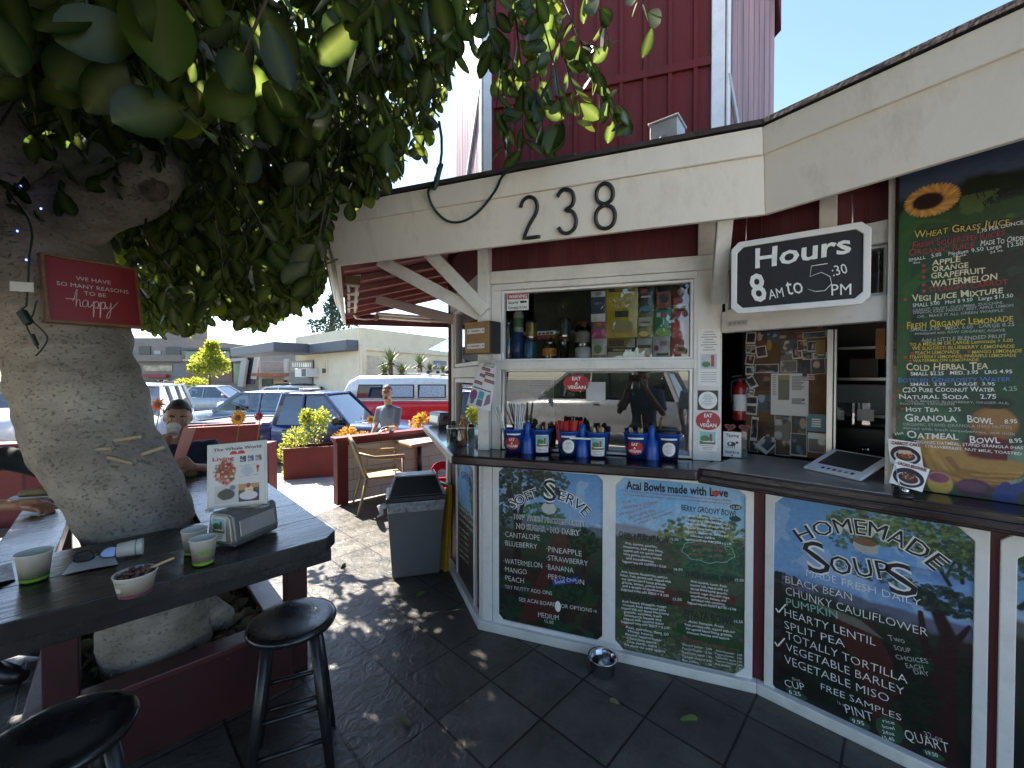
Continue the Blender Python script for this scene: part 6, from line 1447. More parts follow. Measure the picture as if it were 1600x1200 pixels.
jar("blue and white patterned pot at the left of the window shelf", 404, 372, 530, 88, -.14, (mat("cobalt_pot", (.04, .07, .24), .3, var=.6, scale=40), mat("cobalt_pot", (.04, .07, .24), .3)), [[(0, 0), (.6, 0), (.95, .3), (1, .6), (.7, .92)], [(.7, .9), (.75, 1), (.5, 1.0), (0, .98)]], "pot")
jar("gold can standing on top of the blue can", 485, 300, 410, 62, -.12, (al, al, mat("can_gold", (.34, .24, .10), .35, .5)), cp_, "can")
jar("blue drink can under the gold can", 478, 412, 530, 70, -.12, (al, al, mat("can_blue", (.05, .16, .30), .35, .3)), cp_, "can")
jar("short glass jar with orange fruit that carries the toy van", 590, 418, 530, 80, -.12, (GL, al, mat("orange_fruit", (.45, .20, .03), .5, var=.5, scale=30)), jp, "jar")
jar("dark drink can with white tree print on the window shelf", 680, 290, 402, 62, -.12, (al, al, mat("can_dark", (.03, .035, .04), .35)), cp_, "can")
jar("stack of clear plastic cups under the dark can", 676, 404, 530, 66, -.12, (CLEAR, mat("cup_maroon", (.20, .06, .06), .5)), [[(0, 0), (.75, 0), (1, .9), (1, .93)], [(1, .92), (1, .97), (.6, 1.0), (0, 1)]], "cup")
jar("glass jar with red lid and a round white label", 785, 308, 460, 92, -.13, (GL, mat("lid_red", (.16, .03, .02), .5), mat("jar_contents", (.2, .18, .15), .7)), jp, "jar")
jar("plate-like white round tin leaning at the window bottom", 786, 456, 530, 92, -.10, (mat("tin_white", (.5, .5, .5), .4), mat("tin_white", (.5, .5, .5), .4)), cp_[:2], "tin")
# toy van on the jar
M_, w, h = on_wall(W1, c7(512, 0)[0], c7(636, 0)[0], c7(0, 358)[1], c7(0, 416)[1], -.11); t = thing("toy_van", "red and white toy van standing on a jar in the window", "toy", M_ @ RY(R(-12)))
MB().bx(-w * .46, w * .48, -h * .36, h * .02, -.022, .022).build("body", mat("toy_red", (.25, .03, .02), .3), t, bevel=.006, seg=3); MB().bx(-w * .42, w * .46, h * .022, h * .42, -.020, .020).build("roof", STWHITE, t, bevel=.008, seg=3)
for i in range(4): MB().bx(-w * .36 + i * w * .2, -w * .22 + i * w * .2, h * .09, h * .27, .0195, .0215).build("window", STBLACK, t)
for sx_ in (-.26, .28):
 for z in (-.02, .02): MB().lathe([(0, -.005), (h * .15, -.005), (h * .15, .005), (0, .005)], 16, M=T(w * sx_, -h * .36, z)).build("wheel", RUBBER, t)
# old poster behind the lower pane
cv = Canvas(70, 90, '#8d8a7c'); cv.grad(.7, 1, '#97937c', '#a39f84'); cv.blob(.42, .52, .2, .18, '#b3a25c', 1, .2, .2, 2); cv.blob(.42, .5, .1, .12, '#b59b80', 1, .1, .0); cv.blob(.42, .15, .25, .25, '#6d6248'); cv.blob(.75, .4, .2, .2, '#4a4230', 1, .3, .4, 5); cv.blob(.7, .42, .08, .1, '#7a6a44'); cv.poly([(.1, .78), (.42, .78), (.42, .95), (.1, .95)], '#b0a24a')
for i in range(4): cv.poly([(.5, .92 - i * .05), (.95, .92 - i * .05), (.95, .935 - i * .05), (.5, .935 - i * .05)], '#4c4a44')
cv.grain(.15, 30); M_, w, h = on_wall(W1, c7(338, 0)[0], c7(612, 0)[0], c7(0, 632)[1], c7(0, 905)[1], -.10); t = thing("poster", "faded yellowish poster of a blonde woman behind the lower left window", "poster", M_); cv.build("sheet", -w / 2, w / 2, -h / 2, h / 2, .003, PRINT, t); MB().bx(-w / 2 - .004, w / 2 + .004, -h / 2 - .004, h / 2 + .004, -.004, .002).build("backing", PAPER, t)
# ---- serving window: photo board, extinguisher, kitchen gear, tip jar, till
c5 = crop(1150, 510, 4.8); oB = -.42
bx0, bx1 = W2.px(*c5(72, 400), oB).x, W2.px(*c5(685, 400), oB).x; bz1, bz0 = W2.px(*c5(400, 30), oB).y, ZC + .01
t = thing("photo_board", "brown pinboard crowded with snapshots and notes inside the serving window", "pinboard", W2.M(bx0, bz0, oB)); bw_, bh_ = bx1 - bx0, bz1 - bz0
MB().bx(0, bw_, 0, bh_, -.02, 0).build("cork_panel", mat("brown_cork", (.15, .085, .035), .9, var=.3, scale=14), t)
def bl(x, y): p = W2.px(*c5(x, y), oB); return p.x - bx0, p.y - bz0
rs = random.Random(4); pn = 0
def photo(x0, y0, x1, y1, rot, border, cols, seed, z):
 (a, b_), (c_, d_) = bl(x0, y1), bl(x1, y0); w, h = abs(c_ - a), abs(d_ - b_); cv = Canvas(16, max(8, int(16 * h / max(w, .01))), cols[0]); e = border
 for i in range(5): cv.blob(rs.random(), rs.random(), .12 + .2 * rs.random(), .12 + .2 * rs.random(), cols[rs.randrange(len(cols))], .9, .2, .2, seed + i, 3)
 cv.a *= 1.8
 if e: cv.put(((cv.U < e) | (cv.U > 1 - e) | (cv.V < e * 1.6) | (cv.V > 1 - e)) * 1.0, '#d6d4cc')
 cv.build("photo", -w / 2, w / 2, -h / 2, h / 2, 0, PRINT, t, M=T((a + c_) / 2, (b_ + d_) / 2, z) @ RZ(R(rot)))
PC = [['#1c1a1a', '#5a4a42', '#2a3440', '#8a7262'], ['#2e2b2c', '#6d5a4e', '#a08a78', '#3c2f2c'], ['#3a3f48', '#7c8894', '#22242a', '#a59a8a'], ['#3a281e', '#7a5638', '#1e1a18', '#94826a'], ['#20242a', '#4a5a6a', '#8c8a86', '#6a4a40'], ['#55504c', '#8a8682', '#2c2a2a', '#b0aca4']]
lay = [(75, 42, 150, 135, 4, .1), (155, 40, 235, 110, 0, 0), (235, 35, 330, 130, -2, 0), (330, 35, 500, 95, 1, 0), (500, 35, 680, 92, -1, .04), (75, 140, 110, 205, 0, .12), (112, 140, 150, 210, 2, .1), (150, 145, 232, 235, -8, .1), (335, 98, 460, 180, 0, 0), (462, 100, 535, 185, -2, .06), (538, 108, 600, 190, 3, .06), (335, 180, 420, 255, 0, 0), (418, 160, 498, 245, -6, .1), (500, 190, 570, 250, 0, .05), (575, 195, 685, 245, 0, .08),
  (72, 215, 140, 290, 10, .1), (140, 280, 325, 350, 0, .03), (335, 255, 460, 345, 0, .03), (465, 250, 560, 355, 0, 0), (560, 240, 672, 358, -2, .03), (72, 300, 135, 365, 0, .12), (140, 350, 260, 480, 0, 0), (85, 375, 152, 465, -28, .12), (75, 465, 140, 520, 12, .12), (72, 525, 165, 590, -3, .12), (72, 590, 160, 660, 3, .12), (165, 515, 260, 645, 0, 0), (165, 720, 290, 820, 0, 0), (290, 665, 410, 705, 0, .05), (290, 700, 405, 850, 0, 0), (412, 668, 530, 808, 0, .02), (100, 860, 165, 935, 0, .02), (185, 790, 300, 945, 38, .1), (292, 850, 410, 960, 0, .03), (408, 808, 535, 965, 0, .03), (540, 835, 672, 940, 0, .02), (110, 680, 165, 860, 4, .1)]
for i, (x0, y0, x1, y1, ro, bo_) in enumerate(lay): photo(x0, y0, x1, y1, -ro, bo_, PC[(i * 7) % 6], i * 5, .001 + .0007 * (i % 6))
f = Flat()
for (x0, y0, x1, y1, m, z) in ((262, 352, 548, 660, PAPER, .006), (318, 365, 404, 550, mat("brochure_green", (.16, .17, .12), .5), .0068), (318, 365, 404, 400, mat("brochure_gold", (.33, .26, .10), .5), .0074), (530, 662, 675, 780, mat("teal_card", (.10, .22, .25), .5), .006), (540, 805, 675, 838, PAPER, .006), (600, 100, 672, 210, mat("kraft_tag", (.33, .19, .06), .6), .007)):
 (a, b_), (c_, d_) = bl(x0, y1), bl(x1, y0); f.rect(m, "notice", a, c_, b_, d_, z)
for i in range(14):
 (a, b_), (c_, d_) = bl(420, 378 + i * 11 + (60 if i > 9 else 0)), bl(530 - (i * 13) % 40, 371 + i * 11 + (60 if i > 9 else 0)); f.rect(GREYP, "printed_lines", a, c_, b_, d_, .0068)
for i in range(12): (a, b_), (c_, d_) = bl(275, 372 + i * 13), bl(305, 367 + i * 13); f.rect(GREYP, "printed_lines", a, c_, b_, d_, .0068)
for i in range(4): (a, b_), (c_, d_) = bl(570, 700 + i * 17), bl(640, 694 + i * 17); f.rect(STWHITE, "printed_lines", a, c_, b_, d_, .0068)
(a, b_) = bl(252, 142); f.oval(mat("key_fob_ochre", (.42, .26, .05), .4), "key_fob", a, b_, .014, .031, .008); (a, b_) = bl(508, 552); f.oval(STRED, "small_heart", a, b_, .006, .006, .0075)
for i in range(7): (a, b_), (c_, d_) = bl(500, 358 + i * 8), bl(592, 352 + i * 8); f.rect(STRED if i % 2 == 0 else STWHITE, "small_flag", a, c_, b_, d_, .0085)
(a, b_), (c_, d_) = bl(500, 378), bl(535, 352); f.rect(mat("flag_navy", (.02, .03, .12), .5), "small_flag_canton", a, c_, b_, d_, .009)
f.done(t)
m = MB(); xs = W2.px(*c5(708, 400), -.36).x; m.bx(xs - .014, xs + .014, ZC + .008, 1.86, -.38, -.34, W2.M(0, 0, 0)); m.bx(xs + .016, xs + .028, ZC + .008, 1.86, -.37, -.35, W2.M(0, 0, 0)); m.build("sliding_frame", STEEL, stand, bevel=.002)
# extinguisher
p = W2.pt(W2.px(*c5(40, 600), -.40).x, W2.px(*c5(40, 700), -.40).y, -.36)
t = thing("fire_extinguisher", "small red fire extinguisher hanging left of the photo board", "fire extinguisher", Matrix.Translation(p))
MB().lathe([(0, 0), (.034, 0), (.036, .01), (.036, .20), (.028, .225), (.012, .235), (.012, .25)], 20).build("cylinder", mat("extinguisher_red", (.30, .012, .015), .3, coat=.4), t); MB().lathe([(.0365, .06), (.0368, .061), (.0368, .16), (.0365, .161)], 20).build("label_band", PAPER, t)
m = MB(); m.bx(-.012, .045, -.008, .008, .25, .262); m.bx(-.012, .05, -.007, .007, .272, .280, RY(R(-8))); m.build("lever", BLACK, t); MB().tube([(-.01, 0, .255), (-.05, 0, .24), (-.055, 0, .17), (-.045, 0, .10)], .007, 8).build("hose", RUBBER, t)
# kitchen gear in the dark beyond
KD = W2.px(1340, 640, -1.2)
t = thing("kitchen_rack", "dim steel kitchen rack with trays seen deep inside the serving window", "rack", W2.M(W2.px(1300, 640, -1.45).x, 0, -1.5))
for i, z in enumerate((1.0, 1.32, 1.58, 1.80)): MB().bx(-.1, 1.3, z, z + .02, -.15, .15).build("shelf", STEEL, t)
for x in (-.08, 1.28): MB().bx(x, x + .03, 0, 2.2, .12, .15).build("upright", STEEL, t)
m = MB().bx(.0, .34, 1.34, 1.55, -.12, .1); m.build("storage_tub", mat("tub_grey", (.33, .34, .34), .5), t, bevel=.01)
for i in range(5): MB().bx(.1 + i * .2, .26 + i * .2, 1.60, 1.74 + .02 * (i % 3), -.1, .1).build("storage_tub", mat("tub_dark%d" % (i % 3), ((.10, .07, .05), (.05, .05, .06), (.16, .15, .13))[i % 3], .5), t, bevel=.008)
t = thing("coffee_machine", "black coffee machine standing in the dark of the kitchen", "coffee machine", W2.M(W2.px(1340, 640, -.95).x, 1.0, -1.0))
MB().bx(-.2, .22, 0, .30, -.14, .12).build("body", BLACK, t, bevel=.02, seg=3); MB().bx(-.1, .06, .30, .44, -.1, .06).build("hopper", GL, t); MB().bx(.0, .08, .33, .40, .07, .075).build("sticker", STWHITE, t); MB().lathe([(0, 0), (.02, 0), (.02, .05), (0, .05)], 12, M=T(.05, .16, .12)).build("group_head", CHROME, t)
t = thing("wall_tag", "tan wooden tag hanging at the right edge of the serving window", "tag", W2.M(W2.px(*c5(1083, 130), -.25).x, W2.px(*c5(1083, 130), -.25).y, -.25)); MB().bx(-.018, .018, -.075, .075, -.004, .004).build("board", mat("tag_tan", (.36, .16, .05), .6), t, bevel=.003)
# tip jar with card, heart sunglasses
p = at_h(1150, 716, ZC + .008); jx = Wall(p, p + dirv(60))
t = thing("tip_jar", "square clear tip jar with a white Tipping card at the left of the serving counter", "jar", jx.M(0, ZC + .008, -.045))
MB().ring([(-.055, -.04), (.055, -.04), (.055, .04), (-.055, .04)], [(-.051, -.036), (.051, -.036), (.051, .036), (-.051, .036)], 0, .155, RX(R(-90))).build("glass_wall", CLEAR, t, bevel=.003)
MB().bx(-.045, .045, .004, .05, -.03, .03).build("banknotes", mat("crumpled_notes", (.18, .20, .15), .8, var=.6, scale=60, bump=.6), t, bevel=.012, seg=3)
f = Flat(); f.rect(PAPER, "card", -.066, .026, .006, .150, .044); f.text(STBLACK, "Tipping", -.02, .122, .066, .017, .0448, off=.02); f.text(STBLACK, "Good for us", -.02, .026, .070, .016, .0448, off=.02); f.oval(STBLACK, "cow_drawing", -.024, .08, .022, .013, .0448); f.oval(STBLACK, "cow_drawing", .004, .09, .008, .007, .0448)
for i in range(4): f.rect(STBLACK, "cow_drawing", -.042 + i * .011, -.039 + i * .011, .055, .072, .0448, 2)
f.oval(STWHITE, "cow_patch", -.03, .082, .007, .006, .0454); f.oval(STRED, "small_heart", -.02, .014, .005, .004, .0448); f.done(t)
t = thing("heart_sunglasses", "red heart shaped sunglasses resting on the tip jar", "sunglasses", jx.M(.005, ZC + .185, .0))
for s_ in (-1, 1):
 hp_ = [(s_ * .036 + .0019 * 16 * math.sin(a) ** 3 * .95, .0019 * (13 * math.cos(a) - 5 * math.cos(2 * a) - 2 * math.cos(3 * a) - math.cos(4 * a)) * .8) for a in np.linspace(0, 6.283, 25)[:-1]]
 hi_ = [(s_ * .036 + (x - s_ * .036) * .78, y * .78) for x, y in hp_]
 MB().ring(hp_, hi_, -.002, .003).build("frame", STRED, t); MB().prism(hi_, -.001, .001).build("lens", STBLACK, t)
 MB().tube([(s_ * .066, .01, 0), (s_ * .07, .005, -.07)], .002, 6).build("temple", STRED, t)
# till
tb = [at_h(1254, 729, ZC + .02), at_h(1344, 749, ZC + .02), at_h(1370, 713, ZC + .095), at_h(1283, 701, ZC + .095)]
ux = (tb[1] - tb[0]).normalized(); uy = (tb[3] - tb[0]); uy = (uy - ux * uy.dot(ux)).normalized(); uz = ux.cross(uy); tw_, thh = (tb[1] - tb[0]).length, ((tb[3] - tb[0]).dot(uy) + (tb[2] - tb[1]).dot(uy)) / 2
t = thing("till_tablet", "white payment tablet with grey screen lying on the steel counter", "tablet", Matrix(((ux.x, uy.x, uz.x, tb[0].x), (ux.y, uy.y, uz.y, tb[0].y), (ux.z, uy.z, uz.z, tb[0].z), (0, 0, 0, 1))))
TW_ = mat("till_white_plastic", (.84, .86, .88), .5, var=.05)
MB().bx(0, tw_, 0, thh, -.014, 0).build("body", TW_, t, bevel=.007, seg=3); MB().bx(tw_ * .2, tw_ * .8, thh * .12, thh * .8, -.035, -.015).build("stand", TW_, t, bevel=.006)
MB().bx(tw_ * .13, tw_ * .88, thh * .27, thh * .93, .0002, .0012).build("screen", mat("dim_grey_screen", (.05, .052, .052), .4, var=.05), t)
for i, c_ in enumerate(('#2a3a6a', '#4a5a8a', '#6a2a2c', '#8a8a8a', '#9a9a9a', '#33333a')): MB().bx(tw_ * (.28 + i * .1), tw_ * (.335 + i * .1), thh * .10, thh * .17, .0002, .0010).build("button", mat("btn" + c_, c_, .4), t)
# dessert cards in a clip stand
def card(name, label, c4, title, col, seed):
 cv = Canvas(90, 80, '#e6e6e4'); cv.blob(.5, .40, .47, .38, '#241820', 1, .03, 0); cv.blob(.5, .36, .36, .24, '#c9c4c4', 1, .04, 0); cv.blob(.5, .38, .3, .2, '#2c1c20', 1, .04, 0); cv.blob(.5, .42, .26, .20, col, 1, .1, .15, seed); cv.dabs(.5, .45, .22, .14, 60, .03, [col, '#a8745a', '#4a241a', '#c09a80'], seed);
 if seed == 1: cv.poly([(.28, .45), (.72, .48), (.68, .62), (.32, .6)], '#c8b09a')
 t = sheet(name, label, "card", c4, cv, curl=.002); bl_, br_, tr_, tl_ = c4; cen = sum(c4, Vector()) / 4
 u = (br_ - bl_).normalized(); v = (tl_ - bl_); v = (v - u * v.dot(u)).normalized(); n = u.cross(v); w = (br_ - bl_).length; h = (tl_ - bl_).length
 mb = MB(); mb.text(title, w=w * .86, h=h * .12, z=.004, x=0, y=h * .31, align='C', off=.04); mb.build("lettering", mat("brown_red_ink", (.20, .02, .01), .6), t, M=Matrix(((u.x, v.x, n.x, 0), (u.y, v.y, n.y, 0), (u.z, v.z, n.z, 0), (0, 0, 0, 1))))
 return t
card("dessert_card", "carrot cake picture card, the upright one behind the other in the clip stand", [at_d(1391, 724, 1.66), at_d(1443, 730, 1.60), at_d(1437, 692, 1.60), at_d(1387, 685, 1.66)], "CARROT CAKE", '#7a3a1e', 1)
card("dessert_card", "cacao brownie picture card, the tilted one in front in the clip stand", [at_d(1389, 754, 1.62), at_d(1441, 769, 1.56), at_d(1453, 733, 1.56), at_d(1400, 716, 1.62)], "CACAO BROWNIE", '#4a2018', 3)
p = at_h(1412, 776, ZC + .002); t = thing("clip_stand", "dark weighted clip stand with chrome ball holding the dessert cards", "clip stand", Matrix.Translation(p))
MB().lathe([(0, 0), (.032, 0), (.034, .006), (.028, .014), (.012, .018), (0, .018)], 24).build("base", BLACK, t); MB().ell((.006, 0, .024), (.013, .013, .012)).build("ball", CHROME, t)
for s_ in (-1, 1): MB().tube([(s_ * .008, 0, .016), (s_ * .012, .01, .06), (s_ * .016, .02, .12)], .0016, 6).build("wire", CHROME, t)
# ---- roof bits, cord, tube lights
p = at_d(1043, 226, 2.32); t = thing("vent_box", "small pale grey metal vent box standing on the roof edge in front of the tower", "vent", Matrix.Translation((p.x, p.y, 2.74)) @ RZ(R(-38)))
zt_ = at_d(1043, 196, 2.32).z - 2.74
GALV = mat("galvanised_grey", (.42, .42, .40), .5, .3, var=.2, scale=10, bump=.1, dirt=(.2, .2, .2), dirt_amt=.4)
MB().bx(-.075, .075, -.075, .075, 0, zt_ - .012).build("body", GALV, t, bevel=.004); MB().bx(-.083, .083, -.083, .083, zt_ - .012, zt_).build("cap", GALV, t, bevel=.003); MB().lathe([(0, 0), (.034, 0), (.034, .006), (.026, .006), (.024, .002), (0, .002)], 20, M=T(-.0, -.076, zt_ * .55) @ RX(R(90))).build("knockout", mat("dull_grey", (.25, .25, .25), .6), t)
t = thing("extension_cord", "dark green extension cord with plug looped over the white fascia", "cord", Matrix.Translation(at_d(683, 275, 2.3)))
i_ = Matrix.Translation(-at_d(683, 275, 2.3))
def fp(x, y, o=.02): return fasM(x, y, o).translation
pts = [at_d(686, 258, 2.32), at_d(682, 285, 2.3), fp(676, 300, .05), fp(680, 325, .02), fp(700, 345, .014), fp(725, 346, .014), fp(750, 330, .014), fp(775, 300, .02), fp(790, 278, .05), fp(815, 262, .08), fp(860, 255, .08), fp(905, 246, .08)]
PP, QQ = spline(pts, [.007] * len(pts), 6); CORD = mat("dark_green_cord", (.012, .03, .022), .5)
MB().tube(PP, QQ, 8).build("cable", CORD, t, M=i_)
MB().tube([at_d(690, 256, 2.32), at_d(685, 268, 2.32), at_d(681, 288, 2.3), at_d(678, 296, 2.29)], [.013, .018, .016, .009], 10).build("plug", CORD, t, M=i_)
MB().tube([at_d(686, 190, 2.36), at_d(690, 215, 2.35), at_d(690, 240, 2.34), at_d(688, 256, 2.32)], .008, 8).build("cable", CORD, t, M=i_)
TUBE = mat("white_tube", (.7, .7, .66), .4)
def tubelight(a, b_, label):
 t = thing("tube_light", label, "tube light", Matrix.Translation((a + b_) / 2)); i_ = Matrix.Translation(-(a + b_) / 2); s_ = (b_ - a).cross(Vector((0, 0, 1))).normalized()
 MB().bar(a + Vector((0, 0, .05)), b_ + Vector((0, 0, .05)), .13, .03, M=i_).build("housing", WHITE2, t, bevel=.004)
 for o in (-.035, .035): MB().tube([a + s_ * o, b_ + s_ * o], .016, 10, M=i_).build("tube", TUBE, t)
 d_ = (b_ - a).normalized()
 for e in (a, b_): MB().bar(e - d_ * .02 + Vector((0, 0, .0)), e + d_ * .02, .12, .07, M=i_).build("end_cap", mat("rusty_cap", (.22, .13, .08), .7, var=.4), t)
tubelight(at_h(551, 438, 2.43), at_h(550, 488, 2.43), "unlit twin tube light under the eave running along the left roof edge")
tubelight(at_h(588, 496, 2.43), at_h(700, 504, 2.43), "unlit twin tube light under the far back edge of the eave")
MB().tube([at_h(551, 490, 2.42), at_h(556, 497, 2.40), at_h(570, 499, 2.40), at_h(585, 498, 2.42)], .012, 8).build("conduit", WHITE2, stand)
# ---- on the tiles in front of the counter
p = at_h(942, 1050, 0); t = thing("dog_bowl", "small stainless steel water bowl on the tiles below the menu boards", "bowl", Matrix.Translation((p.x, p.y, 0)))
MB().lathe([(0, .003), (.055, .003), (.060, .0), (.064, .006), (.066, .07), (.078, .083), (.081, .088), (.078, .090), (.063, .078), (.060, .012), (0, .010)], 36).build("shell", mat("shiny_steel", (.6, .6, .6), .16, 1.0, var=.1), t); MB().disc((0, 0, .055), .0615, .0615).build("water", glass_mat("water", (.8, .85, .85), .06), t)
DRY = mat("dry_leaf", (.12, .11, .035), .7, var=.4, scale=20); FL = mat("fallen_green_leaf", (.09, .12, .03), .6, var=.3, scale=20)
def floor_leaf(x, y, ln, rot, m, label):
 p = at_h(x, y, .006); o = leaves("fallen_leaf", np.array([[0, 0, 0.0]]), np.array([[1.0, 0, .02]]), np.array([ln]), None, mtl=m, curl=.06)
 o.matrix_basis = T(p.x, p.y, .008) @ RZ(R(rot)) @ RX(R(90 * 0)); tag(o, label, "leaf", "fallen leaves on the tiles")
floor_leaf(1062, 1124, .085, 5, FL, "largest green fallen leaf on the dark tiles below the soups board")
floor_leaf(650, 932, .09, 55, FL, "pale fallen leaf lying in front of the grey bin")
floor_leaf(532, 888, .07, 70, DRY, "small curled dry leaf on the sunlit tiles near the table corner")
floor_leaf(640, 1135, .06, 140, DRY, "small dark dry leaf on the tiles in the bottom middle")
floor_leaf(556, 1165, .07, 120, DRY, "dark dry leaf scrap on the tiles by the stool legs")
floor_leaf(968, 1100, .05, 150, DRY, "tiny dry leaf on the dark tiles under the steel bowl")
# ================================================================ BIN, FLOOR SIGN, CHAIR, LOW WALL, PLANTERS
BINGREY = mat("bin_grey_plastic", (.115, .12, .13), .5, var=.1, scale=5, bump=.1)
q0, q1 = at_h(613, 908), at_h(688, 898); u_ = (q1 - q0).normalized(); bwid = (q1 - q0).length
t = thing("waste_bin", "tall grey waste bin with black swing lid and clear liner standing on the tiles", "bin", Matrix(((u_.x, -u_.y, 0, (q0.x + q1.x) / 2), (u_.y, u_.x, 0, (q0.y + q1.y) / 2), (0, 0, 1, 0), (0, 0, 0, 1))))
def frustum(mb, a, b_, z0, z1, oy0=0, oy1=0):
 vs = [(x * a[0] / 2, y * a[1] / 2 + oy0, z0) for x, y in ((-1, -1), (1, -1), (1, 1), (-1, 1))] + [(x * b_[0] / 2, y * b_[1] / 2 + oy1, z1) for x, y in ((-1, -1), (1, -1), (1, 1), (-1, 1))]
 return mb.add(vs, [(3, 2, 1, 0), (4, 5, 6, 7), (0, 1, 5, 4), (1, 2, 6, 5), (2, 3, 7, 6), (3, 0, 4, 7)])
dy = .135
frustum(MB(), (bwid, .24), (bwid + .075, .32), .004, .60, dy, dy).build("body", BINGREY, t, bevel=.018, seg=3)
frustum(MB(), (bwid + .062, .312), (bwid + .084, .33), .53, .622, dy, dy).build("liner", mat("cloudy_liner", (.28, .29, .31), .3, var=.5, scale=30, bump=.8, bscale=25), t, bevel=.012)
tl = MB(); tl.tube([(-bwid / 2 - .03, dy - .12, .60), (-bwid / 2 - .09, dy - .12, .585), (-bwid / 2 - .075, dy - .15, .54), (-bwid / 2 - .11, dy - .14, .52)], [.02, .03, .018, .006], 8); tl.build("liner_tail", mat("white_liner", (.5, .5, .52), .35, var=.3, scale=30, bump=.6), t)
frustum(MB(), (bwid + .095, .345), (bwid + .095, .345), .622, .662, dy, dy).build("lid_rim", BLACK, t, bevel=.008)
frustum(MB(), (bwid + .05, .31), (bwid - .06, .17), .662, .80, dy, dy + .02).build("lid", mat("lid_black_plastic", (.016, .016, .017), .45, var=.2), t, bevel=.008)
lf = MB()
for s_ in (-1, 1): lf.bar((s_ * (bwid / 2 + .027), dy - .155, .664), (s_ * (bwid / 2 - .027), dy - .065, .806), .012, .012); lf.bar((s_ * (bwid / 2 - .027), dy - .065, .806), (s_ * (bwid / 2 - .03), dy + .11, .806), .012, .012)
lf.bar((-bwid / 2 + .03, dy - .066, .806), (bwid / 2 - .03, dy - .066, .806), .012, .012); lf.build("lid_frame", mat("lid_grey_edge", (.30, .31, .32), .4), t, bevel=.002)
MB().bx(-bwid / 2 + .045, bwid / 2 - .045, dy - .05, dy + .095, .8005, .803).build("swing_flap", BLACK, t)
# yellow floor sign folded flat against the end wall
YEL = mat("safety_yellow_plastic", (.62, .36, .02), .45, var=.12, scale=6, dirt=(.25, .15, .03), dirt_amt=.4)
q_ = at_h(701, 886); sa_, so_ = (q_ - BW0.A).dot(BW0.u), (q_ - BW0.A).dot(BW0.n); t = thing("floor_sign", "folded yellow wet floor sign leaning on the end wall beside the grey bin", "floor sign", BW0.M(sa_ - .06, 0, max(.10, so_)) @ RY(R(20)) @ RX(R(-5)))
for k, o in enumerate((0, .022)):
 out = [(-.14, 0), (.14, 0), (.115, .62), (-.115, .62)]; m = MB(); m.ring(out, [(-.12, .02), (.12, .02), (.099, .60), (-.099, .60)], o, o + .014); m.prism([(-.12, .02), (.12, .02), (.099, .60), (-.099, .60)], o + .003, o + .009); m.build("panel", YEL, t, bevel=.002)
m = MB(); m.ring([(-.115, .62), (.115, .62), (.10, .70), (-.10, .70)], [(-.07, .64), (.07, .64), (.06, .68), (-.06, .68)], 0, .036); m.build("handle", YEL, t, bevel=.004)
MB().prism([(-.07, .30), (.07, .30), (0, .46)], .0365, .0372).build("warning_triangle", mat("worn_black_print", (.20, .10, .02), .6, var=.4, scale=30), t)
# beige armchair
TAN = mat("beige_resin", (.36, .27, .155), .45, var=.12, scale=6)
t = thing("garden_chair", "beige moulded resin armchair with woven back beside the low wall", "chair", T(-1.62, 5.02, 0) @ RZ(R(-62)))
MB().bx(-.24, .24, -.22, .22, .405, .435).build("seat", TAN, t, bevel=.02, seg=3)
for s_ in (-1, 1):
 MB().tube([(s_ * .23, .21, .64), (s_ * .235, .22, .42), (s_ * .25, .26, 0)], [.022, .026, .018], 8, sq=.7).build("leg", TAN, t); MB().tube([(s_ * .20, -.20, .45), (s_ * .22, -.24, .25), (s_ * .24, -.31, 0)], [.026, .026, .018], 8, sq=.7).build("leg", TAN, t)
 MB().tube([(s_ * .225, -.30, .72), (s_ * .26, -.12, .66), (s_ * .265, .10, .655), (s_ * .25, .22, .655), (s_ * .23, .235, .62)], [.018, .024, .026, .024, .02], 8, sq=.7).build("arm", TAN, t)
bk = MB(); bk.tube([(-.20, -.20, .42), (-.24, -.28, .65), (-.20, -.345, .84), (-.10, -.37, .895), (0, -.375, .905), (.10, -.37, .895), (.20, -.345, .84), (.24, -.28, .65), (.20, -.20, .42)], .019, 8); bk.build("back_frame", TAN, t)
wv = MB()
for i in range(17):
 x = -.2 + i * .025; zt_ = .885 - (x / .2) ** 2 * .05; wv.tube([(x * .95, -.215, .46), (x * 1.05, -.28, .65), (x * .95, -.355, zt_)], .005, 5)
for i in range(18):
 z = .47 + i * .023; yy = -.215 - (z - .46) / .43 * .14; wx = .2 + .035 * math.sin((z - .42) / .45 * 3.0); wv.tube([(-wx, yy - .006, z), (0, yy - .012, z), (wx, yy - .006, z)], .005, 5)
wv.build("woven_back", TAN, t)
# white topped table and red child's chair behind it
t4 = [at_h(594, 681, .74), at_h(643, 695, .74), at_h(684, 688, .74), at_h(650, 672, .74)]; tc_ = sum(t4, Vector()) / 4
t = thing("cafe_table", "square table with glaring white top and wooden edge by the low wall", "table", Matrix.Translation((tc_.x, tc_.y, 0)))
P = [((p - tc_).x, (p - tc_).y) for p in t4]; MB().prism(P, .728, .742).build("table_top", mat("white_laminate", (.72, .70, .62), .3, dirt=(.4, .36, .28), dirt_amt=.4, dirt_scale=6), t); MB().prism([(x * 1.01, y * 1.01) for x, y in P], .70, .727).build("wooden_edge", mat("orange_wood_edge", (.34, .17, .06), .5, var=.2), t, bevel=.003)
MB().tube([(.12, .02, 0.02), (.12, .02, .70)], .032, 14).build("pole", mat("dark_steel_pole", (.06, .06, .065), .3, .8), t); MB().lathe([(0, 0), (.24, 0), (.24, .012), (.05, .035), (0, .035)], 24, M=T(.12, .02, 0)).build("foot", BLACK, t)
RPL = mat("red_plastic", (.50, .02, .05), .35, var=.08)
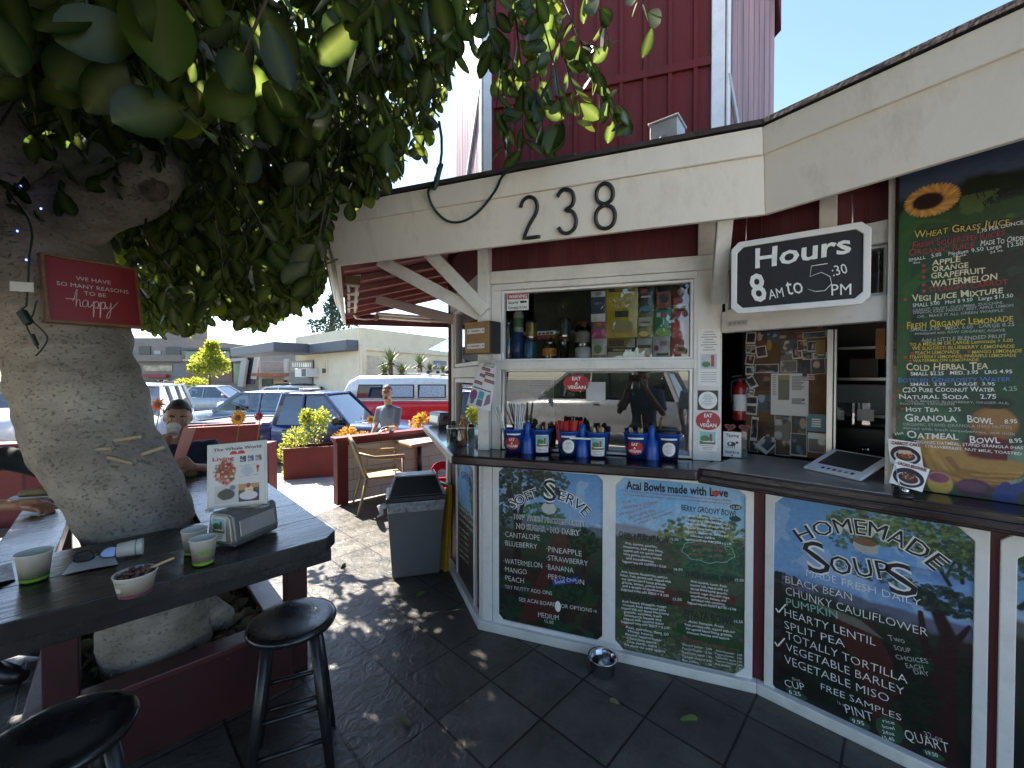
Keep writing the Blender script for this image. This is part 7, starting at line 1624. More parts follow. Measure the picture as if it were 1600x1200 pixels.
t = thing("child_chair", "pinkish red plastic child's chair half hidden behind the end of the counter", "chair", T(-.80, 4.75, 0) @ RZ(R(20)))
arch = [(-.14, .30)] + [(.14 * math.cos(a), .46 + .14 * math.sin(a)) for a in np.linspace(math.pi, 0, 12)] + [(.14, .30)]; ain = [(-.045, .40)] + [(.05 * math.cos(a), .47 + .035 * math.sin(a)) for a in np.linspace(math.pi, 0, 12)] + [(.045, .40)]
MB().ring(arch, ain, -.012, .012, T(0, .12, 0) @ RX(R(90))).build("backrest", RPL, t, bevel=.004); MB().bx(-.14, .14, -.14, .12, .27, .30).build("seat", RPL, t, bevel=.01)
for x in (-.11, .11):
 for y in (-.11, .10): MB().tube([(x, y, .27), (x * 1.15, y * 1.15, 0)], [.018, .014], 8).build("leg", RPL, t)
# low wall: red posts and rail, cream blocks
lwA = at_h(530, 790, 0); lwB = at_h(676, 672, .82); lwB.z = 0; LW = Wall(lwA, lwA + (lwB - lwA) * 2.4)
t = thing("low_wall", "low cream block wall with red post and red cap rail at the patio edge", "wall", LW.M(0, 0, 0))
def brickmat(name, c1, c2, mo, bw, bh, ms):
 m = bpy.data.materials.new(name); m.use_nodes = True; N, L = m.node_tree.nodes, m.node_tree.links; b = N["Principled BSDF"]; tc = N.new("ShaderNodeTexCoord"); mp = N.new("ShaderNodeMapping"); br = N.new("ShaderNodeTexBrick")
 br.inputs['Scale'].default_value = 1; br.inputs['Brick Width'].default_value = bw; br.inputs['Row Height'].default_value = bh; br.inputs['Mortar Size'].default_value = ms
 br.inputs['Color1'].default_value = (*c1, 1); br.inputs['Color2'].default_value = (*c2, 1); br.inputs['Mortar'].default_value = (*mo, 1); L.new(tc.outputs['Object'], br.inputs['Vector']); L.new(br.outputs['Color'], b.inputs['Base Color']); b.inputs['Roughness'].default_value = .8
 bp = N.new("ShaderNodeBump"); bp.inputs['Strength'].default_value = .6; bp.inputs['Distance'].default_value = .006; bp.invert = True; L.new(br.outputs['Fac'], bp.inputs['Height']); L.new(bp.outputs[0], b.inputs['Normal']); return m
MB().bx(.12, LW.L, .02, .74, -.12, -.02).build("block_wall", brickmat("cream_blocks", (.58, .54, .46), (.50, .46, .38), (.30, .27, .22), .38, .145, .005), t)
MB().bx(-.02, .12, 0, .80, -.13, .0).build("post", RED_TRIM, t, bevel=.006); MB().bx(-.05, LW.L, .741, .80, -.155, .03).build("cap_rail", RED_TRIM, t, bevel=.006) if False else MB().bx(-.05, LW.L, .801, .85, -.155, .03).build("cap_rail", RED_TRIM, t, bevel=.006)
MB().bx(.125, LW.L, .742, .80, -.115, -.025).build("top_board", RED_TRIM, t)
t = thing("red_wall", "low sunlit red block wall on the left behind the seated customer", "wall", T(-6.2, 4.2, 0)); rw = Wall((-9.5, 3.4), (-4.55, 4.9))
MB().bx(0, rw.L, -.3, .62, -.14, 0, T(6.2, -4.2, 0) @ rw.M(0, 0, 0)).build("block_wall", brickmat("red_blocks", (.26, .06, .05), (.22, .045, .04), (.15, .04, .035), .4, .2, .006), t); MB().bx(-.02, rw.L + .02, .621, .86, -.19, .05, T(6.2, -4.2, 0) @ rw.M(0, 0, 0)).build("cap_rail", RED_TRIM, t, bevel=.01)
# planters
def planter(name, label, M, L, W, H, ledge=None):
 t = thing(name, label, "planter", M); MB().ring([(-L / 2, -W / 2), (L / 2, -W / 2), (L / 2, W / 2), (-L / 2, W / 2)], [(-L / 2 + .04, -W / 2 + .04), (L / 2 - .04, -W / 2 + .04), (L / 2 - .04, W / 2 - .04), (-L / 2 + .04, W / 2 - .04)], 0, H - .035).build("side", RED_TRIM, t, bevel=.004)
 MB().ring([(-L / 2 - .02, -W / 2 - .02), (L / 2 + .02, -W / 2 - .02), (L / 2 + .02, W / 2 + .02), (-L / 2 - .02, W / 2 + .02)], [(-L / 2 + .06, -W / 2 + .06), (L / 2 - .06, -W / 2 + .06), (L / 2 - .06, W / 2 - .06), (-L / 2 + .06, W / 2 - .06)], H - .034, H).build("rim", RED_TRIM, t, bevel=.004)
 MB().bx(-L / 2 + .041, L / 2 - .041, -W / 2 + .041, W / 2 - .041, .1, H - .06).build("soil", SOIL, t); return t
GZ = G + .05
planter("flower_planter", "red planter box overflowing with yellow-green shrub in front of the blue pickup", T(-3.62, 7.75, GZ) @ RZ(R(20)), 1.25, .5, .57)
planter("flower_planter", "tall dark red planter with bright paper-like flowers behind the seated man", T(-4.5, 6.3, GZ) @ RZ(R(32)), 1.0, .45, 1.12)
MB().bx(-3.86, -3.72, 6.2, 6.42, GZ, .60).build("planter_ledge", RED_TRIM, None, bevel=.005); tag(bpy.data.objects["planter_ledge"], "short red box pillar at the right end of the tall planter", "pillar")
SHL = leaf_material(); SHL.name = "shrub_leaf";
for n_ in SHL.node_tree.nodes:
 if n_.type == 'VALTORGB':
  for e_, c_ in zip(n_.color_ramp.elements, ((.10, .14, .02), (.17, .21, .03), (.25, .27, .04), (.34, .34, .06), (.42, .36, .08))): e_.color = (*c_, 1)
SHO = leaf_material(); SHO.name = "orange_leaf"
for n_ in SHO.node_tree.nodes:
 if n_.type == 'VALTORGB':
  for e_, c_ in zip(n_.color_ramp.elements, ((.16, .12, .02), (.26, .16, .03), (.36, .16, .03), (.42, .20, .05), (.45, .3, .06))): e_.color = (*c_, 1)
STEM = mat("plant_stem", (.12, .12, .04), .7)
def shrub(name, label, cat, base, blobs, n, ls, m, trunk=None, wr=.45, group=None, stems=8, up=.5):
 t = thing(name, label, cat, Matrix.Translation(base), group); P, D, S = [], [], []
 for i in range(n):
  c_, r_ = blobs[RND.randrange(len(blobs))]; v = Vector((RND.gauss(0, 1), RND.gauss(0, 1), RND.gauss(0, 1))).normalized() * (RND.random() ** .4)
  P.append((c_[0] + v.x * r_[0], c_[1] + v.y * r_[1], c_[2] + v.z * r_[2])); D.append((v.x + RND.gauss(0, .5), v.y + RND.gauss(0, .5), v.z * .5 + up + RND.gauss(0, .5))); S.append(ls * RND.uniform(.6, 1.3))
 leaves("foliage", np.array(P), np.array(D), np.array(S), t, mtl=m, wr=wr); s_ = MB()
 if trunk: s_.tube(trunk[0], trunk[1], 10)
 for i in range(stems):
  c_, r_ = blobs[i % len(blobs)]; s_.tube([(c_[0] * .3, c_[1] * .3, 0.0 if not trunk else c_[2] * .6), (c_[0] * .7, c_[1] * .7, c_[2] * .75), (c_[0] + RND.gauss(0, r_[0] * .4), c_[1], c_[2] + r_[2] * .5)], [.012, .009, .004] if not trunk else [.03, .02, .01], 5)
 s_.build("trunk" if trunk else "stem", mat("tree_bark", (.10, .075, .05), .9, var=.3) if trunk else STEM, t); return t
shrub("shrub", "bushy yellow-green shrub spilling over the front of the red planter", "shrub", (-3.72, 7.7, .20), [((-.35, -.05, .25), (.22, .2, .22)), ((-.05, 0, .42), (.25, .2, .3)), ((.10, .0, .62), (.16, .14, .2)), ((-.45, -.2, .02), (.15, .12, .2)), ((-.18, .0, .65), (.1, .1, .16)), ((-.40, -.26, -.25), (.07, .05, .25))], 2400, .05, SHL, stems=12)
shrub("shrub", "low orange-tinged shrub at the right end of the red planter", "shrub", (-3.15, 7.9, .20), [((-.1, 0, .22), (.22, .2, .18)), ((.22, .02, .2), (.22, .18, .14)), ((.0, -.1, .32), (.15, .15, .14))], 1300, .045, SHO)
shrub("shrub", "small yellow-orange potted plant behind the counter end", "shrub", at_d(653, 668, 6.5) - Vector((0, 0, .12)), [((0, 0, .14), (.14, .12, .14)), ((.06, 0, .26), (.08, .08, .1))], 420, .045, SHO)
def flower(label, p, r, petal, core, n=14, stemto=None):
 t = thing("flower", label, "flower", Matrix.Translation(p) @ RX(R(78)))
 m = MB()
 for lay_ in range(2):
  for k in range(n):
   a = 2 * math.pi * (k + .5 * lay_) / n; q = RZ(a); rr = r * (1 - .16 * lay_); m.add([(0, 0, .004 * lay_), (rr * .5, -rr * .15, .02 + .01 * lay_), (rr, 0, .006 * lay_), (rr * .5, rr * .15, .02 + .01 * lay_), (rr * .55, 0, .006 + .01 * lay_)], [(0, 1, 4), (1, 2, 4), (2, 3, 4), (3, 0, 4)], q)
 m.build("petals", petal, t); MB().ell((0, 0, .012), (r * .34, r * .34, .02)).build("flower_centre", core, t); MB().tube([(0, 0, -.01), (0, -.1, -.03), (0, -(stemto or .35), -.02)], .006, 6).build("stem", STEM, t)
SUNP = mat("sunflower_petal", (.62, .33, .03), .6, var=.2); SUNC = mat("sunflower_core", (.14, .05, .02), .8, var=.4); REDP = mat("red_petal", (.40, .015, .03), .6, var=.2)
flower("big orange-yellow sunflower standing up from the tall red planter", at_d(373, 653, 6.2), .145, SUNP, SUNC); flower("dark red pinwheel flower right of the sunflower on the tall planter", at_d(405, 651, 6.2), .085, REDP, SUNC, 11)
flower("sunflower at the right end of the shrub planter beside the standing man", at_d(580, 656, 7.4), .10, SUNP, SUNC); flower("small orange flower low on the left of the tall red planter", at_d(322, 668, 6.2), .06, mat("orange_petal", (.55, .14, .02), .6), SUNC, 9, .1); flower("second small orange flower low on the tall red planter", at_d(312, 670, 6.25), .05, mat("orange_petal", (.55, .14, .02), .6), SUNC, 9, .1)
flower("orange and red leaf-like flower rising beside the trunk's right edge", at_d(248, 632, 5.8), .12, mat("orange_petal", (.55, .14, .02), .6), SUNC, 7, .5)
peb = MB()
for i in range(60): peb.ell((RND.uniform(-.42, .42), RND.uniform(-.15, .15), 0), (.02 + .015 * RND.random(), .02, .014), nu=7, nv=5)
o = peb.build("pebbles", mat("pale_pebbles", (.5, .47, .42), .8, var=.3, scale=20), None, M=T(-4.5, 6.3, GZ + 1.075) @ RZ(R(32))); tag(o, "pale pebbles on top of the tall red planter", "pebbles", kind="stuff")
# ================================================================ CARS
TYRE = RUBBER; RIM = mat("alloy_rim", (.45, .45, .46), .3, .9); CGL = glass_mat("car_glass", (.25, .29, .29), .16); CDARK = mat("car_dark_trim", (.02, .02, .022), .5); LAMP = mat("headlamp_glass", (.6, .62, .62), .15, coat=.5); TAIL = mat("tail_lamp_red", (.35, .02, .02), .25); SEATM = mat("car_seat", (.06, .06, .065), .8)
def paintm(n, c): return mat("car_paint_" + n, c, .3, .15, var=.06, coat=.8)
def loft(mb, st, hw):
 """st: (x, z0, z1, width factor); rounded box section"""
 vs, fs = [], []; k = 12
 for x, z0, z1, w in st:
  W = hw * w; h = z1 - z0
  ring = [(-W * .90, z0), (-W * .98, z0 + h * .12), (-W, z0 + h * .45), (-W * .985, z0 + h * .78), (-W * .93, z0 + h * .95), (-W * .80, z1), (W * .80, z1), (W * .93, z0 + h * .95), (W * .985, z0 + h * .78), (W, z0 + h * .45), (W * .98, z0 + h * .12), (W * .90, z0)]
  vs += [(x, y, z) for y, z in ring]
 for i in range(len(st) - 1):
  for j in range(k): a, b_ = i * k + j, i * k + (j + 1) % k; fs.append((a, a + k, b_ + k, b_))
 fs += [tuple(range(k)), tuple((len(st) - 1) * k + j for j in range(k))[::-1]]
 mb.add(vs, fs, smooth=True); return mb
def cabin(t, m, xs, zb, zr, wb, wr_, panes, roofm=None):
 """greenhouse: glass shell with roof and pillars; xs = rear base, rear top, front top, front base"""
 r0, r1, f1, f0 = xs; P = lambda x, s_, z: (x, s_ * (wb + (wr_ - wb) * (z - zb) / (zr - zb)), z)
 g = MB(); vs = [P(r0, -1, zb), P(f0, -1, zb), P(f1, -1, zr), P(r1, -1, zr), P(r0, 1, zb), P(f0, 1, zb), P(f1, 1, zr), P(r1, 1, zr)]
 sc_ = lambda v: (v[0] * 1.0, v[1] * .985, v[2] - .01)
 g.add([sc_(v) for v in vs], [(0, 1, 2, 3), (7, 6, 5, 4), (1, 5, 6, 2), (0, 3, 7, 4)]); g.build("glass", CGL, t)
 rm = MB(); n = 7
 rr = [(r1 - .06, .0), (r1 + .05, .035), ((r1 + f1) / 2, .055), (f1 - .05, .035), (f1 + .05, .0)]
 vv = []
 for x, dz in rr:
  for j in range(n): y = -1 + 2 * j / (n - 1); vv.append((x, y * (wr_ + .01), zr + dz * (1 - y * y) + .004 - .02 * abs(y) ** 6))
 rm.add(vv, [(i * n + j, (i + 1) * n + j, (i + 1) * n + j + 1, i * n + j + 1) for i in range(4) for j in range(n - 1)], smooth=True)
 ro = rm.build("roof", roofm or m, t); so_ = ro.modifiers.new("thick", 'SOLIDIFY'); so_.thickness = .03
 pm_ = MB()
 for s_ in (-1, 1):
  pm_.bar(P(r0, s_, zb - .02), P(r1, s_, zr), .05, .09); pm_.bar(P(f0, s_, zb - .02), P(f1, s_, zr), .045, .06)
  pm_.bar(P(r1, s_, zr - .01), P(f1, s_, zr - .01), .05, .045)
  for x in panes: pm_.bar(P(x, s_, zb - .02), P(x, s_, zr - .01), .035, .06)
 pm_.build("pillar", roofm or m, t)
 se = MB()
 for s_ in (-.38, .38):
  for x in (f0 - .95, r0 + .55) if len(panes) else (f0 - 1.0,): se.bx(x - .08, x + .06, s_ * wb - .22, s_ * wb + .22, zb - .2, zb + .16); se.bx(x - .05, x + .03, s_ * wb - .11, s_ * wb + .11, zb + .17, zb + .33)
 se.build("seats", SEATM, t, bevel=.03)
def wheels(t, xs, y, r, w=.2):
 for x in xs:
  for s_ in (-1, 1):
   M_ = T(x, s_ * y, r) @ RX(R(90)); wl_ = MB().lathe([(r * .62, -w / 2), (r * .95, -w / 2), (r, -w / 3), (r, w / 3), (r * .95, w / 2), (r * .62, w / 2)], 26, M=M_).build("wheel", TYRE, t)
   m = MB(); m.lathe([(0, w * .38), (r * .2, w * .4), (r * .55, w * .30), (r * .63, w * .45), (r * .63, -w * .45), (r * .55, -w * .30), (r * .2, -w * .4), (0, -w * .38)], 20, M=M_); m.build("rim", RIM, wl_)
   MB().lathe([(0, 0), (r * 1.16, 0), (r * 1.16, .008), (0, .008)], 24, M=T(x, s_ * (y + .015) - .004, r * 1.02) @ RX(R(90))).build("wheel_arch", CDARK, t)
def car(label, M, col, nm, L=4.5, H=1.45, W=1.78, kind='sedan', cat="car", group="parked cars"):
 t = thing("parked_car", label, cat, M, group); m = paintm(nm, col); hw = W / 2; zb = H * .64; e = L / 2
 if kind == 'sedan': st = [(-e, .34, .70, .80), (-e + .12, .25, .88, .93), (-e + .9, .20, zb - .01, 1), (0, .18, zb - .02, 1), (e - 1.5, .20, zb - .03, 1), (e - .5, .22, .80, .97), (e - .12, .24, .68, .90), (e, .34, .56, .76)]; cx = (-e + .75, -e + 1.45, e - 2.0, e - 1.25)
 else: st = [(-e, .40, .85, .90), (-e + .08, .28, zb, .97), (0, .24, zb, 1), (e - 1.3, .26, zb - .03, 1), (e - .4, .30, zb - .12, .97), (e - .08, .32, .86, .92), (e, .40, .72, .82)]; cx = (-e + .10, -e + .40, e - 2.0, e - 1.2)
 loft(MB(), st, hw).build("body", m, t); cabin(t, m, cx, zb - .03, H, hw * .93, hw * .74, ((cx[0] + cx[3]) / 2,) if kind == 'sedan' else (cx[0] + 1.0, (cx[0] + cx[3]) / 2 + .3))
 wheels(t, (-e + .8, e - .85), hw - .10, .33)
 for s_ in (-1, 1):
  MB().ell((e - .10, s_ * hw * .68, .66), (.10, .18, .07)).build("headlight", LAMP, t); MB().ell((-e + .08, s_ * hw * .72, .78), (.08, .14, .08)).build("tail_light", TAIL, t); MB().ell((cx[3] - .25, s_ * (hw + .08), zb + .08), (.06, .1, .07)).build("mirror", m, t)
  MB().bx(-.5, -.34, s_ * hw * .995 - .01, s_ * hw * .995 + .01, zb - .14, zb - .11).build("door_handle", m, t)
 MB().bx(e - .03, e + .012, -.4, .4, .42, .52).build("grille", CDARK, t, bevel=.01)
 if kind == 'suv':
  rk = MB()
  for s_ in (-1, 1): rk.tube([(-e + .5, s_ * hw * .62, H + .09), (e - 2.1, s_ * hw * .62, H + .09)], .02, 6)
  for x in (-.9, -.1): rk.bx(x - .03, x + .03, -hw * .7, hw * .7, H + .10, H + .13)
  rk.build("roof_rack", CDARK, t)
 return t
SILV, WHT = (.36, .40, .44), (.72, .72, .72)
def ang(d): return RZ(R(d))
car("silver-blue sedan parked behind the blue pickup", T(-7.3, 12.9, G), (.26, .34, .42), "silver_blue", 4.7)
s_ = car("white SUV with black roof rack seen just right of the trunk", T(-9.1, 9.6, G) @ ang(-62), WHT, "white", 4.5, 1.72, 1.85, 'suv', "SUV")
car("white hatchback in the second row behind the silver-blue sedan", T(-10.4, 18.2, G) @ ang(186), WHT, "white", 4.5, 1.5, 1.8, 'suv')
car("pale grey car farthest left in the back row below the brick wall", T(-15.6, 21.5, G) @ ang(8), (.40, .44, .48), "grey", 4.5)
car("white estate car in the back row below the small green tree", T(-13.2, 24.5, G) @ ang(175), WHT, "white", 4.6, 1.5, 1.8, 'suv')
car("white van-like car at the left edge beyond the trunk", T(-14.2, 11.0, G) @ ang(-50), WHT, "white", 4.7, 1.8, 1.9, 'suv', "SUV")
car("dark red car in the back row near the tiled roof house", T(-9.9, 25.2, G) @ ang(10), (.20, .03, .03), "dark_red", 4.4)
car("grey SUV parked behind the photographer, mirrored in the window", T(-2.6, -5.2, 0) @ ang(178), (.20, .205, .21), "dark_grey", 4.7, 1.75, 1.85, 'suv', "SUV")
# blue pickup
t = thing("pickup_truck", "dark blue pickup truck parked across the drive behind the planter", "pickup", T(-4.35, 9.15, G)); m = paintm("navy", (.014, .035, .13)); e, hw = 2.48, .86
loft(MB(), [(-e, .42, .88, .95), (-e + .05, .36, .93, 1), (-.62, .34, .94, 1)], hw).build("bed", m, t)
MB().ring([(-e + .02, -hw * .92), (-.64, -hw * .92), (-.64, hw * .92), (-e + .02, hw * .92)], [(-e + .09, -hw * .82), (-.72, -hw * .82), (-.72, hw * .82), (-e + .09, hw * .82)], .93, .985).build("bed_rail", m, t, bevel=.01); MB().bx(-e + .09, -.72, -hw * .82, hw * .82, .945, .95).build("bed_floor", CDARK, t)
loft(MB(), [(-.58, .34, .96, 1), (.5, .33, .96, 1), (.85, .34, .95, 1), (1.6, .36, .90, .98), (2.25, .38, .84, .95), (2.42, .40, .78, .90), (e, .46, .70, .86)], hw).build("body", m, t)
cabin(t, m, (-.55, -.42, .42, 1.0), .94, 1.56, hw * .94, hw * .76, (.02,)); wheels(t, (-1.62, 1.62), hw - .09, .36)
for s_ in (-1, 1):
 MB().ell((2.40, s_ * hw * .7, .66), (.07, .15, .08)).build("headlight", LAMP, t); MB().bx(-e - .004, -e + .03, s_ * hw * .86 - .05, s_ * hw * .86 + .05, .55, .85).build("tail_light", TAIL, t, bevel=.01); MB().ell((.78, s_ * (hw + .1), 1.02), (.07, .1, .09)).build("mirror", CDARK, t); MB().bx(-.35, -.18, s_ * hw - .012, s_ * hw + .012, .80, .835).build("door_handle", CDARK, t); MB().bx(-.50, .92, s_ * hw * .998 - .004, s_ * hw * .998 + .004, .38, .39).build("door", m, t)
MB().bx(-e - .06, -e + .03, -hw * .9, hw * .9, .40, .52).build("bumper", CHROME, t, bevel=.02); MB().bx(e - .05, e + .06, -hw * .9, hw * .9, .38, .52).build("bumper", CHROME, t, bevel=.02); MB().lathe([(.17, -.012), (.185, 0), (.17, .012), (.155, 0), (.17, -.012)], 20, M=T(.62, .3, 1.05) @ RY(R(62))).build("steering_wheel", CDARK, t)
MB().bx(-.3, .0, -.3, .1, 1.615, 1.66).build("roof_lamp", mat("pale_lamp", (.5, .35, .3), .4), t, bevel=.015)
# red and white van
t = thing("camper_van", "red and white vintage camper van with curtained windows behind the standing man", "van", T(-2.9, 12.6, G) @ RZ(R(180))); e, hw = 2.1, .84; VR, VW = paintm("van_red", (.72, .010, .010)), paintm("van_white", (.74, .74, .72))
loft(MB(), [(-e, .45, 1.16, .82), (-e + .12, .38, 1.23, .96), (-e + .5, .34, 1.24, 1), (e - .5, .34, 1.24, 1), (e - .12, .40, 1.23, .96), (e, .48, 1.16, .80)], hw).build("body", VR, t)
loft(MB(), [(-e + .03, 1.2, 1.40, .86), (-e + .10, 1.2, 1.66, .93), (-e + .28, 1.2, 1.86, .94), (-.4, 1.2, 1.97, .945), (e - .5, 1.2, 1.95, .94), (e - .24, 1.2, 1.82, .93), (e - .06, 1.2, 1.46, .92), (e + .0, 1.2, 1.36, .84)], hw).build("roof", VW, t)
CUR = mat("patterned_curtain", (.40, .46, .54), .7, var=.5, scale=26)
for s_ in (-1, 1):
 for x0_, x1_ in ((-1.86, -1.08), (-.98, -.16), (-.06, .76), (.86, 1.62)):
  y = s_ * hw * .948; f_ = MB().prism([(x0_, 1.31), (x1_, 1.31), (x1_ - (.06 if x1_ > 1.5 else 0), 1.70), (x0_, 1.70)], -.006, .006, T(0, y, 0) @ RX(R(90))).build("window", CDARK, t, bevel=.003)
  MB().prism([(x0_ + .04, 1.34), (x1_ - .04, 1.34), (x1_ - .07, 1.67), (x0_ + .04, 1.67)], -.008, .008, T(0, y, 0) @ RX(R(90))).build("curtain", CUR if x1_ < 1.5 else CGL, f_)
 MB().bx(-e + .1, e - .1, s_ * hw - .012, s_ * hw + .012, 1.22, 1.25).build("trim_strip", VW, t); MB().ell((e - .02, s_ * .55, .78), (.06, .12, .12)).build("headlight", LAMP, t)
 MB().ell((1.52, s_ * (hw + .12), 1.22), (.04, .09, .07)).build("mirror", CHROME, t)
wheels(t, (-1.25, 1.25), hw - .08, .32, .18); rk = MB()
for y in (-.55, .55): rk.bar((-1.7, y, 2.03), (.2, y, 2.03), .025, .04)
for x in (-1.6, -.9, -.2): rk.bar((x, -.58, 2.0), (x, .58, 2.0), .025, .03)
rk.build("roof_rack", VW, t)
for i in range(5): MB().lathe([(0, -.04), (.05, -.04), (.055, .04), (0, .04)], 12, M=T(-1.55 + i * .28, .6, 2.06) @ RX(R(90))).build("rack_lamp", CDARK, t)
# ================================================================ BUILDINGS AND TREES BEYOND
STUC = mat("cream_stucco", (.74, .65, .46), .9, var=.10, scale=1.2, bump=.5, bscale=50, dirt=(.46, .39, .28), dirt_amt=.4, dirt_scale=.6); SLATE = mat("slate_fascia", (.09, .10, .11), .6, var=.15); WDARK = mat("window_dark", (.03, .035, .04), .15, var=.3, scale=2)
cB = at_d(562, 640, 16.0); cB.z = 0; cR = cB + Vector((.515, .857, 0)) * 12; cL = cB + Vector((-.755, .656, 0)) * 6.2
ztop = at_d(562, 511, 16).z; t = thing("cream_building", "low cream stucco building with slate grey canopy behind the camper van", "building", Matrix.Translation((cB.x, cB.y, G))); ti = Matrix.Translation((-cB.x, -cB.y, -G))
BL_, BR_ = Wall(cL, cB), Wall(cB, cR); back = cL + (cR - cB)
MB().prism([p.xy for p in (cB, cR, back, cL)], G, ztop, ti).build("wall", STUC, t)
zl = BR_.px(600, 543).y; lg = MB(); lg.bx(-.02, BR_.L, zl - .18, zl, 0, .10, ti @ BR_.M(0, 0, 0)); lg.bx(-.08, BR_.L, zl - 1.9, zl - 1.84, 0, .04, ti @ BR_.M(.55, 0, 0)); lg.build("ledge", STUC, t, bevel=.02)
def brect(w, x0, x1, y0, y1, o0, o1, nm, m, par=t, inv=ti, bev=0):
 a, b_ = w.px(x0, y0), w.px(x1, y1); a2, b2 = w.px(x0, y1), w.px(x1, y0); return MB().bx(a.x, b_.x, (a2.y + b_.y) / 2, (a.y + b2.y) / 2, o0, o1, inv @ w.M(0, 0, 0)).build(nm, m, par, bevel=bev)
brect(BL_, 474, 560, 537, 552, 0, .5, "canopy", SLATE, bev=.02); brect(BL_, 424, 500, 543, 556, .5, 1.9, "canopy", SLATE, bev=.02); brect(BL_, 456, 490, 581, 617, 0, .05, "door", SLATE); w_ = brect(BL_, 456, 491, 564, 580, 0, .06, "shop_sign", mat("shop_sign_blue", (.06, .07, .09), .4)); sg = MB()
for i in range(9): a = BL_.px(459 + i * 3.4, 570); sg.bx(a.x, a.x + .14, a.y - .10, a.y + .10, .061, .066, ti @ BL_.M(0, 0, 0))
sg.build("sign_marks", STWHITE, w_); w_ = brect(BL_, 503, 513, 564, 585, 0, .04, "window", STUC); brect(BL_, 505, 511, 566, 583, .041, .05, "pane", WDARK, w_)
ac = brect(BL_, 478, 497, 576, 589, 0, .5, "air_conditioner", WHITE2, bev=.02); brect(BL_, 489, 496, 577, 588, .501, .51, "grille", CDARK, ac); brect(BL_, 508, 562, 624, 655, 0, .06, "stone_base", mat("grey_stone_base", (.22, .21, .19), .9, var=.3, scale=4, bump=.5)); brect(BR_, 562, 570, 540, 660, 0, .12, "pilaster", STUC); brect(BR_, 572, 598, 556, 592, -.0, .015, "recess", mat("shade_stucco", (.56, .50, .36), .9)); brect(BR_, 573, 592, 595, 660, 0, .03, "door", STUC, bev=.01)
ws = brect(BR_, 676, 694, 564, 577, .1, .16, "wall_sign", mat("sign_grey", (.16, .18, .20), .5)); sm = MB(); a = BR_.px(678.5, 574); sm.text("Stand", w=(BR_.px(692, 574).x - a.x), h=.22, z=.165, x=a.x, y=a.y, M=ti @ BR_.M(0, 0, 0)); sm.build("lettering", STWHITE, ws)
def plainb(name, label, px0, px1, yt, d, depth, col, rects=(), extra=None):
 a, b_ = at_d(px0, yt, d), at_d(px1, yt, d); w = Wall((a.x, d), (b_.x, d)); M_ = w.M(0, G, 0); iv = M_.inverted(); t = thing(name, label, "building", M_); m = mat(name + "_wall", col, .85, var=.12, scale=.8, bump=.3)
 MB().bx(0, w.L, G, a.z, -depth, 0, iv @ w.M(0, 0, 0)).build("wall", m, t)
 for (x0, x1, y0, y1, o0, o1, nm, mm) in rects: brect(w, x0, x1, y0, y1, o0, o1, nm, mm, t, iv)
 return t, w, iv
CONC2 = mat("brown_concrete", (.24, .20, .165), .9, var=.12); BRK = brickmat("brown_brick", (.24, .13, .085), (.20, .11, .075), (.22, .18, .15), .5, .12, .02); GLB = mat("green_glass", (.16, .22, .17), .08, .3, var=.4, scale=.5); LCONC = mat("pale_concrete", (.44, .42, .38), .8, var=.1)
plainb("concrete_building", "brown concrete two storey building with dark windows, leftmost in the background", 140, 291, 528, 46, 12, (.25, .21, .18), [(256, 283, 510, 530, -4, .02, "tower", CONC2), (218, 236, 541, 554, 0, .1, "window", WDARK), (260, 283, 542, 555, 0, .1, "window", WDARK), (242, 252, 548, 554, 0, .12, "window", LCONC), (140, 289, 555, 565, 0, .6, "balcony_band", CONC2), (225, 270, 571, 580, 0, .1, "shop_window", mat("warm_shop_window", (.45, .38, .25), .4, var=.5, scale=2)), (230, 265, 585, 590, 0, .5, "red_awning", mat("awning_red", (.32, .06, .05), .7)), (272, 290, 567, 600, 0, .08, "metal_shutter", mat("grey_shutter", (.2, .19, .18), .6))])
plainb("modern_building", "modern brick and glass building with leaning pale columns behind the small tree", 289, 404, 546, 42, 12, (.22, .20, .18), [(287, 385, 544, 548, 0, .8, "flat_roof", SLATE), (385, 402, 546, 550, 0, .5, "flat_roof", SLATE), (291, 314, 549, 561, 0, .12, "window", GLB), (315.5, 337, 549, 561, 0, .12, "window", GLB), (338.5, 360, 549, 561, 0, .12, "window", GLB), (362, 382, 551, 558, 0, .12, "window", WDARK), (289, 361, 561.5, 564, 0, .3, "sill_band", LCONC), (293, 364, 565, 597, 0, .15, "brick_wall", BRK), (366, 382, 568, 600, 0, .1, "glass_door", GLB), (384, 398, 552, 600, 0, .1, "glass_door", WDARK)])
ow = bpy.data.objects["modern_building"]; lc = MB(); iv = ow.matrix_basis.inverted()
lc.bar(iv @ at_d(377, 604, 41.5), iv @ at_d(383, 562, 41.5), .55, .4); lc.build("leaning_column", LCONC, ow); lc = MB(); lc.bar(iv @ at_d(396, 592, 41.5), iv @ at_d(404, 546, 41.5), .35, .4); lc.build("leaning_column", LCONC, ow); lc = MB(); lc.bar(iv @ at_d(360, 563, 41.4), iv @ at_d(385, 561, 41.4), .3, .35); lc.build("beam", LCONC, ow)
plainb("tiled_house", "small house with grey wall and red tiled porch left of the cream building", 404, 470, 564, 38, 8, (.40, .35, .29), [(408, 446, 565, 580, 0, .05, "grey_panel", mat("grey_plaster", (.27, .25, .23), .9)), (446, 452, 561, 600, 0, .3, "pillar", LCONC), (405, 452, 583, 588, 0, 1.2, "porch_roof", mat("terracotta_tile", (.32, .12, .07), .8, var=.3, scale=6)), (410, 427, 592, 604, 0, .1, "dark_gate", WDARK), (430, 455, 594, 603, 0, .3, "lattice_fence", mat("tan_lattice", (.36, .28, .14), .8, var=.6, scale=10))])
